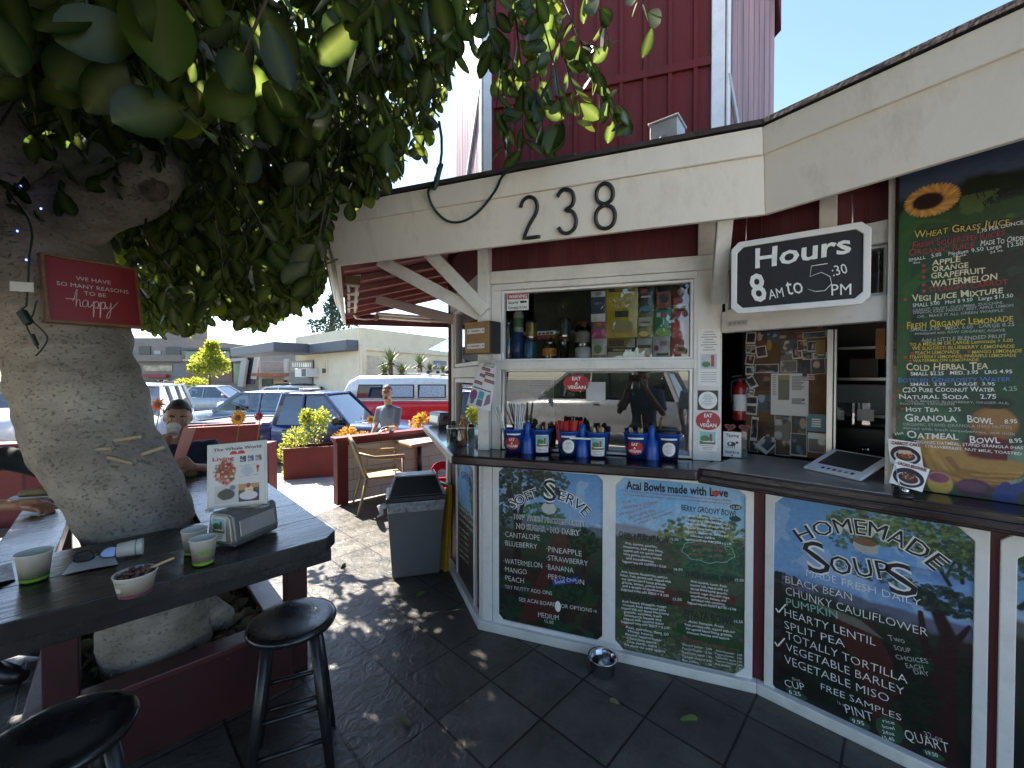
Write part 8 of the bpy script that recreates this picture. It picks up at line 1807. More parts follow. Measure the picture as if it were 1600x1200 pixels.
shrub("street_tree", "small bright yellow-green tree in front of the brick building", "tree", at_d(328, 602, 30), [((0, 0, 1.2), (1.3, 1, .6)), ((-.3, 0, 1.7), (.9, .8, .6)), ((.1, 0, 2.3), (.7, .6, .5)), ((.2, 0, 2.9), (.35, .3, .4)), ((-.9, 0, 1.3), (.5, .5, .4)), ((.8, 0, 1.6), (.5, .5, .4))], 2600, .22, SHL, trunk=([(0, 0, -.3), (0, 0, .9), (.05, 0, 2.2)], [.09, .07, .03]))
shrub("street_tree", "dark conifer rising behind the roof of the cream building", "tree", at_d(518, 560, 27), [((-.6, 0, 2.3), (.9, .6, .25)), ((.3, 0, 2.8), (.7, .6, .25)), ((0, 0, 3.3), (.4, .4, .3)), ((.9, 0, 2.3), (.8, .6, .25)), ((.1, 0, 3.8), (.15, .15, .3)), ((-.1, 0, 1.8), (1.4, .8, .3))], 1300, .26, mat("conifer_needles", (.025, .06, .03), .7, var=.3), trunk=([(0, 0, -2.2), (0, 0, 1.5), (0.05, 0, 4.0)], [.2, .16, .03]), wr=.3)
shrub("hedge", "low yellow-green hedge in front of the brick building", "hedge", at_d(308, 603, 34), [((0, 0, .3), (.9, .4, .35)), ((-1.0, 0, .25), (.8, .4, .3))], 500, .2, SHL)
YUC = mat("yucca_leaf", (.13, .17, .06), .5, var=.3)
def yucca(x, y, d, r, label, zt=None):
 p = at_d(x, y, d); t = thing("yucca", label, "yucca", Matrix.Translation((p.x, p.y, G)), "yuccas along the cream wall"); hz_ = p.z - G
 MB().tube([(0, 0, 0), (.04, 0, hz_ * .5), (0, 0, hz_)], [.13, .10, .08], 9).build("trunk", mat("yucca_trunk", (.26, .19, .12), .9, var=.3, scale=12, bump=.6), t); m = MB()
 for i in range(64):
  a = i * 2.4; el = 1.25 - i / 64 * 1.9; d_ = Vector((math.cos(a) * math.cos(el), math.sin(a) * math.cos(el), math.sin(el))); s_ = d_.cross(Vector((0, 0, 1))).normalized() * r * .055; b0 = Vector((0, 0, hz_)); tp_ = b0 + d_ * r * (.85 + .3 * RND.random()); md = b0 + d_ * r * .45 + Vector((0, 0, .03))
  m.add([b0 - s_ * .6, b0 + s_ * .6, md + s_, tp_, md - s_], [(0, 1, 2, 4), (4, 2, 3)])
 m.build("rosette", YUC, t)
yucca(610, 566, 14.9, .62, "tallest spiky yucca above the front of the camper van"); yucca(601, 583, 14.5, .46, "small yucca low at the left of the tallest yucca"); yucca(628, 584, 14.6, .5, "low wide yucca right of the tallest yucca"); yucca(656, 570, 15.0, .5, "yucca with pale trunk above the middle of the van"); yucca(672, 578, 15.0, .34, "small dark yucca just left of the grey wall sign"); yucca(692, 580, 15.0, .34, "small yucca below the grey wall sign")
t = thing("parasol", "turquoise parasol behind the stand's left corner post", "parasol", T(at_d(716, 545, 11).x, 11, G)); m = MB(); a = at_d(672, 548, 11) - t.matrix_basis.translation; zt_ = at_d(716, 533, 11).z - G; hz_ = a.z; x_ = a.x
m.add([(x_, -.2, hz_ + .02), (0, -1.0, hz_ - .12), (1.1, 0, hz_), (0, 1.0, hz_), (0, 0, zt_ + .2)], [(0, 1, 4), (1, 2, 4), (2, 3, 4), (3, 0, 4)]); o = m.build("canopy", mat("turquoise_canvas", (.02, .42, .38), .7, var=.08), t); o.modifiers.new("thick", 'SOLIDIFY').thickness = .01
MB().tube([(0, 0, 0), (0, 0, zt_ + .22)], .03, 10).build("pole", WHITE2, t)
MB().bx(-5.2, -3.7, 8.72, 8.9, GZ, GZ + .13).build("lit_drive_edge", CONCRETE, None, bevel=.02); tag(bpy.data.objects["lit_drive_edge"], "pale concrete wheel stop on the ground between the two red planters", "wheel stop")  # added bar that stands for the sunlit edge of the driveway
# ================================================================ PEOPLE
def skinm(n, c): return mat("skin_" + n, c, .5, var=.08, scale=20, bump=.08)
def fused(name, mb, m, parent, vox=.006, sm=4):
 """melt overlapping shapes into one continuous surface"""
 me = bpy.data.meshes.new("tmp"); me.from_pydata(mb.v, [], mb.f); o = bpy.data.objects.new("tmp", me); COL.objects.link(o)
 r = o.modifiers.new("r", 'REMESH'); r.mode = 'VOXEL'; r.voxel_size = vox; r.use_smooth_shade = True; s_ = o.modifiers.new("s", 'SMOOTH'); s_.iterations = sm; s_.factor = .5
 out = bpy.data.meshes.new_from_object(o.evaluated_get(bpy.context.evaluated_depsgraph_get())); out.name = name; bpy.data.objects.remove(o); bpy.data.meshes.remove(me)
 out.materials.clear(); out.materials.append(m); out.polygons.foreach_set("use_smooth", [True] * len(out.polygons)); q = bpy.data.objects.new(name, out); COL.objects.link(q); q.parent = parent; return q
def hand(mb, w, d, pn, side, curl=.5):
 w, d, pn = Vector(w), Vector(d).normalized(), Vector(pn); pn = (pn - d * pn.dot(d)).normalized(); s_ = d.cross(pn).normalized() * side
 mb.tube([w - d * .02, w + d * .02, w + d * .06, w + d * .088], [.025, .033, .038, .030], 10, sq=.5)
 for k in range(-2, 3): mb.tube([w + d * .02 + s_ * k * .008, w + d * .085 + s_ * k * .0165], [.014, .0125], 8)
 for k, ln in enumerate((.068, .078, .073, .056)):
  b0 = w + d * .082 + s_ * (.030 - .020 * k); a = .15; pts = [b0]; q = b0
  for j, f in enumerate((.45, .32, .23)): a += curl * (.55 + .2 * j) + .05 * k; q = q + (d * math.cos(a) + pn * math.sin(a)) * ln * f; pts.append(q)
  mb.tube(pts, [.0092, .0085, .0078, .0065], 8)
 b0 = w + d * .022 + s_ * .028; mb.tube([b0, b0 + (d * .6 + s_ * .75).normalized() * .035, b0 + (d * .85 + s_ * .45 + pn * .3).normalized() * .065 + s_ * .006], [.0135, .0115, .0085], 8)
def person(label, M, zs, chest, pel, hc, hrot, arms, legs, skin, shirt, pants, hair, glasses=False, beard=None, group=None, hairlen=0.0, vox=.0065):
 """zs: neck base; arms: [(shoulder, elbow, wrist, finger dir, palm normal, thumb side, curl)]; legs: [(hip, knee, ankle, toe dir)]"""
 t = thing("person", label, "person", M, group); S = skinm(*skin); b = MB(); nb = Vector(zs); ch, pv, hc = Vector(chest), Vector(pel), Vector(hc); HM = Matrix.Translation(hc) @ hrot
 tors = [pv + Vector((0, 0, -.07)), pv, pv.lerp(ch, .45), ch, ch.lerp(nb, .65), nb]; tr = [.13, .165, .150, .178, .15, .065]
 b.tube(tors, [r - .012 for r in tr], 20, sq=.66); b.tube([nb - Vector((0, 0, .03)), nb.lerp(hc, .4), hc], [.062, .056, .052], 14)
 sh = MB(); sh.tube(tors, tr, 22, sq=.68); sh.tube([nb - Vector((0, 0, .05)), nb + Vector((0, 0, .012))], [.10, .068], 14)
 for (a, e, w, fd, pn, side, curl) in arms:
  a, e, w = Vector(a), Vector(e), Vector(w); mid = ch.lerp(nb, .5); b.tube([mid, a, a.lerp(e, .45), e, e.lerp(w, .3), w], [.05, .052, .046, .038, .037, .025], 12); hand(b, w, fd, pn, side, curl)
  sh.tube([mid, a.lerp(mid, .3), a, a.lerp(e, .45), a.lerp(e, .82)], [.085, .078, .070, .062, .064], 14)
 pa = MB()
 for (hp, kn, an, td) in legs:
  hp, kn, an, td = Vector(hp), Vector(kn), Vector(an), Vector(td); b.tube([hp, hp.lerp(kn, .5), kn, kn.lerp(an, .35), an], [.082, .072, .055, .054, .036], 12); b.tube([an - td * .04, an + td * .06 - Vector((0, 0, .045)), an + td * .16 - Vector((0, 0, .06))], [.04, .04, .028], 10)
  pa.tube([pv + Vector((0, 0, .03)), hp, hp.lerp(kn, .5), kn, kn.lerp(an, .4), an + Vector((0, 0, .03))], [.10, .10, .088, .072, .066, .062], 14)
  s2 = MB(); s2.tube([an - td * .06 - Vector((0, 0, .04)), an + td * .05 - Vector((0, 0, .035)), an + td * .13 - Vector((0, 0, .055)), an + td * .19 - Vector((0, 0, .06))], [.042, .052, .046, .030], 12, sq=.9); s2.build("shoe", BLACK, t)
 pa.tube([pv + Vector((0, 0, -.08)), pv + Vector((0, 0, .07))], [.14, .168], 20, sq=.7)
 # head: skull with jaw, brow, nose, lips, ears
 vs, fs = [], []; nu, nv = 28, 20
 for i in range(nv + 1):
  p = math.pi * i / nv
  for j in range(nu):
   a = 2 * math.pi * j / nu; x, y, z = .076 * math.sin(p) * math.cos(a), .098 * math.sin(p) * math.sin(a), .122 * math.cos(p)
   if z < 0: k = (-z / .122); x *= 1 - .34 * k ** 1.3; y = y * (1 - .12 * k) - .012 * k if y < 0 else y * (1 - .5 * k)
   if y < -.05 and abs(z - .022) < .02: y -= .003
   vs.append((x, y, z))
 for i in range(nv):
  for j in range(nu): fs.append((i * nu + j + nu, i * nu + (j + 1) % nu + nu, i * nu + (j + 1) % nu, i * nu + j))
 b.add(vs, fs, HM); b.tube([(0, -.092, .016), (0, -.108, -.012), (0, -.112, -.028)], [.009, .012, .014], 8, M=HM); b.ell((0, -.098, -.034), (.018, .014, .010), HM, 10, 6); b.ell((0, -.095, -.060), (.024, .010, .008), HM, 10, 6); b.ell((0, -.094, -.100), (.022, .014, .016), HM, 10, 6)
 for s_ in (-1, 1): b.ell((s_ * .077, .012, -.006), (.009, .020, .032), HM, 10, 8); b.ell((s_ * .042, -.072, -.03), (.022, .016, .018), HM, 10, 6); b.ell((s_ * .030, -.090, .026), (.022, .008, .007), HM, 10, 6)
 fused("body", b, S, t, vox)
 for s_ in (-1, 1):
  MB().ell((s_ * .031, -.0885, .006), (.0125, .007, .007), HM, 12, 8).build("eye", mat("eye_white", (.6, .58, .55), .2), t); MB().ell((s_ * .031, -.0955, .006), (.0055, .0022, .0055), HM, 10, 6).build("iris", BLACK, t)
  MB().tube([(s_ * .014, -.099, .030), (s_ * .032, -.100, .036), (s_ * .052, -.088, .030)], [.004, .005, .003], 6, M=HM).build("eyebrow", hair, t)
 MB().tube([(-.022, -.098, -.060), (0, -.104, -.059), (.022, -.098, -.060)], [.002, .0035, .002], 6, M=HM).build("mouth", mat("lips", (.26, .09, .075), .5), t)
 hb = MB(); keep = []
 for f in fs:
  c_ = sum((Vector(vs[i]) for i in f), Vector()) / 4
  if c_.z > .052 - .62 * max(0, c_.y + .03) * (1 + hairlen) - (.9 * hairlen if c_.y > 0 else 0) and not (c_.y < -.045 and c_.z < .078): keep.append(f)
 hb.add([Vector(v) * 1.085 + Vector((0, .003, .004)) for v in vs], keep, HM, True); ho = hb.build("hair", hair, t); ho.modifiers.new("thick", 'SOLIDIFY').thickness = .012; sb = ho.modifiers.new("sub", 'SUBSURF'); sb.levels = sb.render_levels = 1
 if beard: MB().ell((0, -.092, -.082), (.030, .018, .026), HM, 14, 8).build("beard", beard, t); MB().ell((0, -.104, -.047), (.026, .006, .005), HM, 12, 6).build("moustache", beard, t)
 if glasses:
  g = MB()
  for s_ in (-1, 1): g.ring([(s_ * .032 + .021 * math.cos(a), .006 + .016 * math.sin(a)) for a in np.linspace(0, 6.283, 17)[:-1]], [(s_ * .032 + .018 * math.cos(a), .006 + .013 * math.sin(a)) for a in np.linspace(0, 6.283, 17)[:-1]], .104, .108, HM @ RX(R(90))); g.bar((s_ * .053, -.105, .010), (s_ * .08, .01, .006), .003, .004, M=HM)
  g.bar((-.012, -.107, .010), (.012, -.107, .010), .003, .003, M=HM); g.build("glasses", BLACK, t)
 fused("shirt", sh, shirt, t, .010, 3); fused("trousers", pa, pants, t, .012, 3); return t
HAIRD, HAIRG = mat("dark_hair", (.018, .013, .010), .55, var=.4, scale=60, bump=.6), mat("grey_hair", (.06, .058, .055), .6, var=.4, scale=60, bump=.6)
NAVY = mat("navy_knit", (.012, .016, .040), .8, var=.3, scale=30, bump=.2); POLO = mat("slate_blue_polo", (.11, .135, .18), .8, var=.15, scale=20, bump=.15); JEAN = mat("dark_trousers", (.03, .035, .05), .8, var=.2); KHAKI = mat("khaki_shorts", (.32, .27, .19), .8); WSH = mat("white_shirt", (.6, .62, .65), .8)
# seated customer behind the table, cup at his mouth
hp = at_d(279, 655, 2.92); M1 = T(hp.x - .05, hp.y + .06, 0) @ RZ(R(36))
person("man in navy top seated beyond the tree table with a cup at his mouth", M1, (0, .05, 1.11), (0, .10, .93), (0, .22, .56), (0, -.03, 1.31), RX(R(10)) @ RY(R(4)),
  [((-.19, .08, 1.06), (-.27, -.10, .93), (-.075, -.17, 1.125), (.35, -.2, .9), (.9, -.2, -.3), -1, .8), ((.19, .08, 1.06), (.28, -.10, .90), (.09, -.30, .985), (-.5, -.5, .5), (-.4, .7, 0), 1, .75)],
  [((-.10, .18, .54), (-.14, -.22, .52), (-.14, -.18, .10), (0, -1, 0)), ((.10, .18, .54), (.14, -.22, .52), (.14, -.18, .10), (0, -1, 0))], ("warm_tan", (.34, .175, .11)), NAVY, JEAN, HAIRD)
# standing man with his hand on the low wall
hp = at_d(605, 614, 6.5); M2 = T(hp.x, hp.y, GZ) @ RZ(R(-22)); zh = hp.z - GZ; lh = M2.inverted() @ at_h(590, 677, .875)
person("standing man in slate blue polo and glasses with one hand on the low wall", M2, (0, .03, zh - .20), (0, .04, zh - .40), (.02, .05, zh - .70), (0, 0, zh), RZ(R(26)),
  [((-.175, .04, zh - .275), (-.24, .02, zh - .52), (-.22, -.14, zh - .74), (0, -.3, -1), (1, 0, 0), 1, .4), ((.175, .04, zh - .275), (.23, -.10, zh - .54), (lh.x + .05, lh.y + .14, lh.z + .055), (-.45, -.8, -.28), (0, .3, -1), 1, .15)],
  [((-.10, .05, zh - .76), (-.11, .03, .50), (-.11, .05, .085), (0, -1, 0)), ((.10, .05, zh - .76), (.11, .03, .50), (.11, .05, .085), (0, -1, 0))], ("tan", (.36, .20, .13)), POLO, KHAKI, HAIRG, True, HAIRG)
# guest at the left edge, only the forearms reach into view
M3 = T(-3.12, 2.22, 0) @ RZ(R(90)); m3 = M3.inverted(); L3 = lambda *p: m3 @ Vector(p)
person("guest in a dark grey sleeve at the left edge, forearms resting on the tree table", M3, L3(-3.02, 2.2, 1.18), L3(-3.06, 2.2, .99), L3(-3.16, 2.2, .62), L3(-2.99, 2.2, 1.38), RX(R(6)),
  [(L3(-3.0, 2.02, 1.12), L3(-2.83, 1.98, .965), L3(-2.45, 2.02, .965), (.1, -1, -.04), (.1, 0, -1), 1, .4), (L3(-2.98, 2.38, 1.13), L3(-2.66, 2.36, 1.06), L3(-2.42, 2.42, 1.0), (-.2, -1, -.1), (0, 0, -1), -1, .5)],
  [(L3(-3.1, 2.1, .58), L3(-2.72, 2.1, .56), L3(-2.74, 2.1, .1), (0, -1, 0)), (L3(-3.1, 2.3, .58), L3(-2.72, 2.3, .56), L3(-2.74, 2.3, .1), (0, -1, 0))], ("warm", (.35, .17, .10)), mat("dark_grey_sleeve", (.03, .035, .04), .8), JEAN, HAIRD)
# photographer and a passer-by: seen mirrored in the lower window
person("photographer in slate blue polo and khaki shorts, mirrored in the lower window", T(.02, -.40, 0) @ RZ(R(180)), (0, .03, 1.45), (0, .04, 1.26), (0, .05, .95), (0, 0, 1.64), RX(0),
  [((-.19, .03, 1.40), (-.27, -.12, 1.16), (-.09, -.30, 1.50), (.3, -.1, 1), (.9, 0, 0), -1, .7), ((.19, .03, 1.40), (.27, -.12, 1.16), (.09, -.30, 1.50), (-.3, -.1, 1), (-.9, 0, 0), 1, .7)],
  [((-.1, .05, .88), (-.11, .03, .48), (-.11, .05, .085), (0, -1, 0)), ((.1, .05, .88), (.11, .03, .48), (.11, .05, .085), (0, -1, 0))], ("tan", (.36, .20, .13)), POLO, KHAKI, HAIRG)
tag(MB().bx(-.075, .075, -.112, -.104, 1.555, 1.63).build("phone", BLACK, None, bevel=.004), "black phone held up by the photographer", "phone")
person("passer-by in white shirt and pale trousers behind the photographer", T(.52, -1.5, 0) @ RZ(R(160)), (0, .03, 1.42), (0, .04, 1.23), (0, .05, .93), (0, 0, 1.61), RX(0),
  [((-.19, .03, 1.37), (-.24, .05, 1.1), (-.22, -.06, .88), (0, -.2, -1), (1, 0, 0), 1, .4), ((.19, .03, 1.37), (.24, .05, 1.1), (.22, -.06, .88), (0, -.2, -1), (-1, 0, 0), -1, .4)],
  [((-.1, .05, .86), (-.11, .03, .48), (-.11, .05, .085), (0, -1, 0)), ((.1, .05, .86), (.11, .03, .48), (.11, .05, .085), (0, -1, 0))], ("tan", (.36, .20, .13)), WSH, WSH, HAIRD, vox=.009)
# ================================================================ ON THE TREE TABLE
CUPW = mat("white_paper_cup", (.62, .62, .56), .55, var=.05); CUPG = mat("cup_green", (.16, .34, .03), .5); CUPI = mat("cup_inside", (.60, .58, .46), .6)
def cup(name, label, x, y, rt, rb_, h, band, group=None, M=None, cat="cup"):
 p = at_h(x, y, HT) + Vector((-.35, .9, 0)) * rb_ * .9; t = thing(name, label, cat, M or Matrix.Translation((p.x, p.y, HT + .001)), group); rf = lambda z: rb_ + (rt - rb_) * z / h
 MB().lathe([(0, .004), (rb_ * .97, .004), (rb_, 0), (rt, h), (rt + .0022, h + .001), (rt + .002, h + .004), (rt - .0015, h + .003), (rb_ * .95, .008), (0, .008)], 32).build("body", CUPW, t); bo = MB(); bo.lathe([(rf(h * band[0]) + .0006, h * band[0]), (rf(h * band[1]) + .0006, h * band[1])], 32); bo.build("band", band[2], t); return t, rf
t, rf = cup("paper_cup", "white paper cup with green base band at the left end of the tree table", 44, 913, .043, .033, .092, (.05, .16, CUPG), "white paper cups on the tree table"); f = Flat(); f.rect(CUPG, "printed_mark", -.018, .014, .034, .036, .0008); f.rect(CUPG, "printed_mark", -.018, .014, .020, .022, .0008); f.done(t, lambda x, y, z: ((rf(y) + z) * math.cos(-.85 + x / rf(y)), (rf(y) + z) * math.sin(-.85 + x / rf(y)), y))
t, rf = cup("paper_cup", "white paper cup partly hidden behind the ONE cup", 300, 869, .041, .031, .090, (.05, .16, CUPG), "white paper cups on the tree table")
t, rf = cup("paper_cup", "white paper cup printed ONE in green letters in front of the napkin dispenser", 314, 886, .041, .031, .092, (.05, .16, CUPG), "white paper cups on the tree table")
f = Flat(); f.text(CUPG, "ONE", .004, .040, .040, .018, .0010, off=.03)
for i in range(3): f.rect(CUPG, "printed_mark", .030, .034, .042 + i * .006, .045 + i * .006, .001, 2)
f.done(t, lambda x, y, z: ((rf(y) + z) * math.cos(-1.05 + x / rf(y)), (rf(y) + z) * math.sin(-1.05 + x / rf(y)), y))
MAG = mat("magenta_band", (.22, .02, .10), .5); t, rf = cup("dessert_bowl", "white paper tub of purple acai dessert with a wooden spoon", 203, 936, .053, .041, .064, (.10, .18, MAG), cat="tub")
ac_ = MB().ell((0, 0, .054), (.049, .049, .012), nu=20, nv=8); ac_.build("acai", mat("acai_purple", (.055, .016, .020), .35, var=.5, scale=30, bump=.6), t); gr = MB()
for i in range(46): a = RND.random() * 6.28; q = .044 * math.sqrt(RND.random()); gr.ell((q * math.cos(a), q * math.sin(a), .064 + RND.random() * .006), (.006, .005, .004), nu=7, nv=5)
gr.build("topping", mat("granola_topping", (.14, .06, .05), .6, var=.5, scale=40), t); MB().tube([(.01, .01, .062), (.05, .03, .078), (.085, .045, .092)], [.004, .0045, .004], 6, sq=.4).build("spoon", SPOONW, t); f = Flat()
f.rect(GREYP, "printed_line", -.040, .0, .050, .0525, .001); f.oval(mat("faint_print", (.48, .50, .38), .6), "printed_mark", -.028, .03, .012, .009, .001); f.done(t, lambda x, y, z: ((rf(y) + z) * math.cos(-1.25 + x / rf(y)), (rf(y) + z) * math.sin(-1.25 + x / rf(y)), y))
ls = sheet("folded_leaflet", "white folded leaflet lying under the sunglasses on the tree table", "leaflet", [at_h(96, 899, HT + .003), at_h(185, 882, HT + .003), at_h(178, 866, HT + .004), at_h(118, 872, HT + .004)], Canvas(8, 8, '#d6d6d8'), curl=.002)
p = at_h(192, 879, HT); t = thing("paper_cup", "small white paper cup lying on its side behind the sunglasses", "cup", T(p.x - .02, p.y + .05, HT + .032) @ RZ(R(35)) @ RY(R(90))); MB().lathe([(0, -.035), (.024, -.035), (.030, .035), (.0312, .036), (.0285, .034), (.022, -.03), (0, -.03)], 24).build("body", CUPW, t); MB().lathe([(.0285, .016), (.0289, .020)], 24).build("band", mat("blue_grey_print", (.2, .22, .28), .6), t)
p = at_h(143, 882, HT); t = thing("sunglasses", "dark wraparound sunglasses with mirrored lenses on the folded leaflet", "sunglasses", T(p.x, p.y + .02, HT + .028) @ RZ(R(32)))
LENS = mat("mirror_lens", (.30, .34, .40), .05, 1.0, var=.1)
for s_ in (-1, 1):
 lo = [(s_ * .036 + .031 * math.cos(a), .021 * math.sin(a) - .003 * math.cos(2 * a)) for a in np.linspace(0, 6.283, 21)[:-1]]; li = [(s_ * .036 + (x - s_ * .036) * .86, y * .82) for x, y in lo]
 MB().ring(lo, li, -.004, .004, RX(R(62)) @ RY(R(s_ * 14))).build("frame", BLACK, t); MB().prism(li, -.0015, .0015, RX(R(62)) @ RY(R(s_ * 14))).build("lens", LENS, t); MB().tube([(s_ * .066, .0, .006), (s_ * .072, .05, .0), (s_ * .055, .11, -.018)], [.004, .0045, .003], 8, sq=.6).build("temple", BLACK, t)
MB().tube([(-.008, -.002, .006), (0, -.004, .010), (.008, -.002, .006)], .003, 6).build("bridge", BLACK, t)
cv = Canvas(40, 30, '#3a3d42'); cv.dabs(.5, .5, .6, .6, 80, .08, ['#55585c', '#22242a', '#7a7c80', '#4a3c38'], 3); sheet("newspaper", "dark printed newspaper at the left edge of the tree table behind the cup", "newspaper", [at_h(-60, 935, HT + .006), at_h(24, 905, HT + .004), at_h(18, 880, HT + .004), at_h(-60, 902, HT + .006)], cv, curl=.006)
p = at_h(58, 779, HT); t = thing("plate", "white paper plate with a wrap between the guest's forearms", "plate", Matrix.Translation((p.x, p.y, HT + .001))); MB().lathe([(0, .004), (.07, .004), (.105, .016), (.106, .019), (.07, .008), (0, .008)], 28).build("dish", CUPW, t); MB().tube([(-.07, -.02, .03), (0, 0, .036), (.07, .02, .03)], [.018, .026, .020], 10).build("wrap", mat("tortilla", (.42, .33, .2), .7, var=.2, scale=20), t)
p = at_h(287, 746, HT); t = thing("food_basket", "small woven basket with bread by the seated man's hands", "basket", Matrix.Translation((p.x, p.y + .05, HT + .001))); MB().lathe([(0, .002), (.04, .002), (.055, .05), (.058, .052), (.05, .048), (.036, .008), (0, .008)], 20).build("dish", mat("woven_tan", (.33, .20, .09), .8, var=.4, scale=40, bump=.6), t); MB().ell((0, 0, .05), (.04, .035, .022)).build("bread", mat("bread_crust", (.38, .20, .08), .7, var=.3, scale=20), t)
p = M1 @ Vector((-.02, -.155, 1.235)); cup("paper_cup", "white paper cup held to the seated man's mouth", 0, 0, .040, .031, .085, (.4, .45, CUPG), M=Matrix.Translation(p) @ RZ(R(36)) @ RX(R(-58)) @ T(0, 0, -.06))
cv = Canvas(20, 40, '#a8605c'); cv.grad(0, 1, '#96504e', '#b87470'); sheet("menu_folder", "tall pinkish red menu folder held up by the seated man", "menu", [at_d(270, 722, 2.52), at_d(291, 712, 2.50), at_d(307, 668, 2.52), at_d(286, 669, 2.54)], cv, curl=.002)
# picture stand on the napkin dispenser
cc = [at_d(329, 797, 1.70), at_d(420, 785, 1.70), at_d(414, 689, 1.74), at_d(317, 695, 1.74)]; ux = ((cc[1] - cc[0]) + (cc[2] - cc[3])).normalized(); uy = ((cc[3] - cc[0]) + (cc[2] - cc[1])); uy = (uy - ux * uy.dot(ux)).normalized(); un = ux.cross(uy); ce = sum(cc, Vector()) / 4; w, h = ((cc[1] - cc[0]).length + (cc[2] - cc[3]).length) / 2, ((cc[3] - cc[0]).length + (cc[2] - cc[1]).length) / 2
t = thing("menu_stand", "clear picture stand headed The Whole World on top of the napkin dispenser", "menu stand", Matrix(((ux.x, uy.x, un.x, ce.x), (ux.y, uy.y, un.y, ce.y), (ux.z, uy.z, un.z, ce.z), (0, 0, 0, 1))))
MB().bx(-w / 2, w / 2, -h / 2, h / 2, -.006, -.001).build("backing", mat("frosted_acrylic", (.50, .55, .53), .2), t, bevel=.002); MB().bx(-w / 2 + .01, w / 2 - .01, -h / 2 - .012, -h / 2 + .004, -.03, .02).build("base", CLEAR, t)
cv = Canvas(130, 140, '#c6c9cc'); cv.blob(.28, .55, .19, .22, '#9a3a34', 1, .2, .35, 3, 6); cv.dabs(.28, .55, .2, .2, 130, .03, ['#a8463c', '#3c5a2c', '#c9b0a0', '#7a2420', '#567a3a', '#c87a6a'], 2); cv.poly([(.10, .03), (.52, .03), (.52, .33), (.10, .33)], '#b4b8bc'); cv.blob(.32, .18, .17, .10, '#3c443c', 1, .2, .3, 5, 6); cv.blob(.43, .28, .06, .05, '#6a7080'); cv.poly([(.53, .03), (.90, .03), (.90, .33), (.53, .33)], '#3c3140'); cv.poly([(.53, .22), (.9, .26), (.9, .33), (.53, .33)], '#b08a50'); cv.blob(.71, .13, .17, .075, '#c4c8d4', 1, .08, 0); cv.blob(.72, .22, .08, .09, '#cfc8b0', 1, .1, 0); cv.blob(.71, .30, .045, .04, '#a82a28', 1, .1, 0)
for x0_, c_ in ((.56, '#33383c'), (.70, '#5a7090'), (.84, '#7a7c80')): cv.poly([(x0_, .70), (x0_ + .11, .70), (x0_ + .11, .80), (x0_, .80)], c_); cv.dabs(x0_ + .055, .75, .05, .045, 12, .02, ['#202428', '#c0c4c8'], 4)
cv.blob(.70, .55, .13, .10, '#a9b4c2', 1, .3, .3, 4); cv.blob(.88, .56, .02, .06, '#a06a40'); cv.blob(.88, .60, .03, .03, '#a82a28')
for y0 in (.80, .62, .47, .42, .38): cv.poly([(.55, y0 - .17), (.93, y0 - .15), (.93, y0 - .145), (.55, y0 - .165)], '#7a7478')
cv.build("print", -w * .46, w * .46, -h * .46, h * .46, .0005, PRINT, t); f = Flat(); f.text(STBLACK, "The Whole World", .004, h * .385, w * .80, h * .050, .0016, off=.015)
for s_ in (-1, 1): f.l and f.col(mat("heart_print_red", (.48, .015, .03), .5), "half_heart", w * .015 + (0 if s_ > 0 else -w * .13), w * .015 + (w * .13 if s_ > 0 else 0), lambda x: h * .315, lambda x, s_=s_: h * .315 + h * .055 * math.sqrt(max(0, 1 - ((x - w * .015 - s_ * w * .065) / (w * .065)) ** 2)), .0012)
f.text(mat("living_red", (.42, .02, .05), .5), "Living", -w * .22, h * .235, w * .36, h * .058, .0016, off=.02); f.done(t)
# plaque on the trunk
c4 = [at_d(76, 505, 1.74), at_d(226, 512, 2.03), at_d(211, 421, 2.03), at_d(57, 392, 1.74)]; ux = ((c4[1] - c4[0]) + (c4[2] - c4[3])).normalized(); uy = ((c4[3] - c4[0]) + (c4[2] - c4[1])); uy = (uy - ux * uy.dot(ux)).normalized(); un = ux.cross(uy); ce = sum(c4, Vector()) / 4; w, h = ((c4[1] - c4[0]).length + (c4[2] - c4[3]).length) / 2, ((c4[3] - c4[0]).length + (c4[2] - c4[1]).length) / 2
t = thing("plaque", "red wooden plaque with a script happy message hung on the tree trunk", "sign", Matrix(((ux.x, uy.x, un.x, ce.x), (ux.y, uy.y, un.y, ce.y), (ux.z, uy.z, un.z, ce.z), (0, 0, 0, 1))))
MB().ring([(-w / 2, -h / 2), (w / 2, -h / 2), (w / 2, h / 2), (-w / 2, h / 2)], [(-w / 2 + .011, -h / 2 + .011), (w / 2 - .011, -h / 2 + .011), (w / 2 - .011, h / 2 - .011), (-w / 2 + .011, h / 2 - .011)], -.026, .012).build("frame", mat("stained_oak", (.20, .105, .05), .5, var=.3, scale=8, stretch=(1, 6, 6)), t, bevel=.002); MB().bx(-w / 2 + .010, w / 2 - .010, -h / 2 + .010, h / 2 - .010, -.008, .0).build("panel", mat("plaque_red", (.24, .018, .022), .45, var=.06), t)
PW = mat("plaque_cream", (.66, .58, .55), .6); f = Flat(); f.text(PW, "WE HAVE", 0, h * .17, w * .36, h * .062, .0012); f.text(PW, "SO MANY REASONS", 0, h * .055, w * .74, h * .062, .0012); f.text(PW, "TO BE", 0, -h * .045, w * .23, h * .062, .0012); f.done(t)
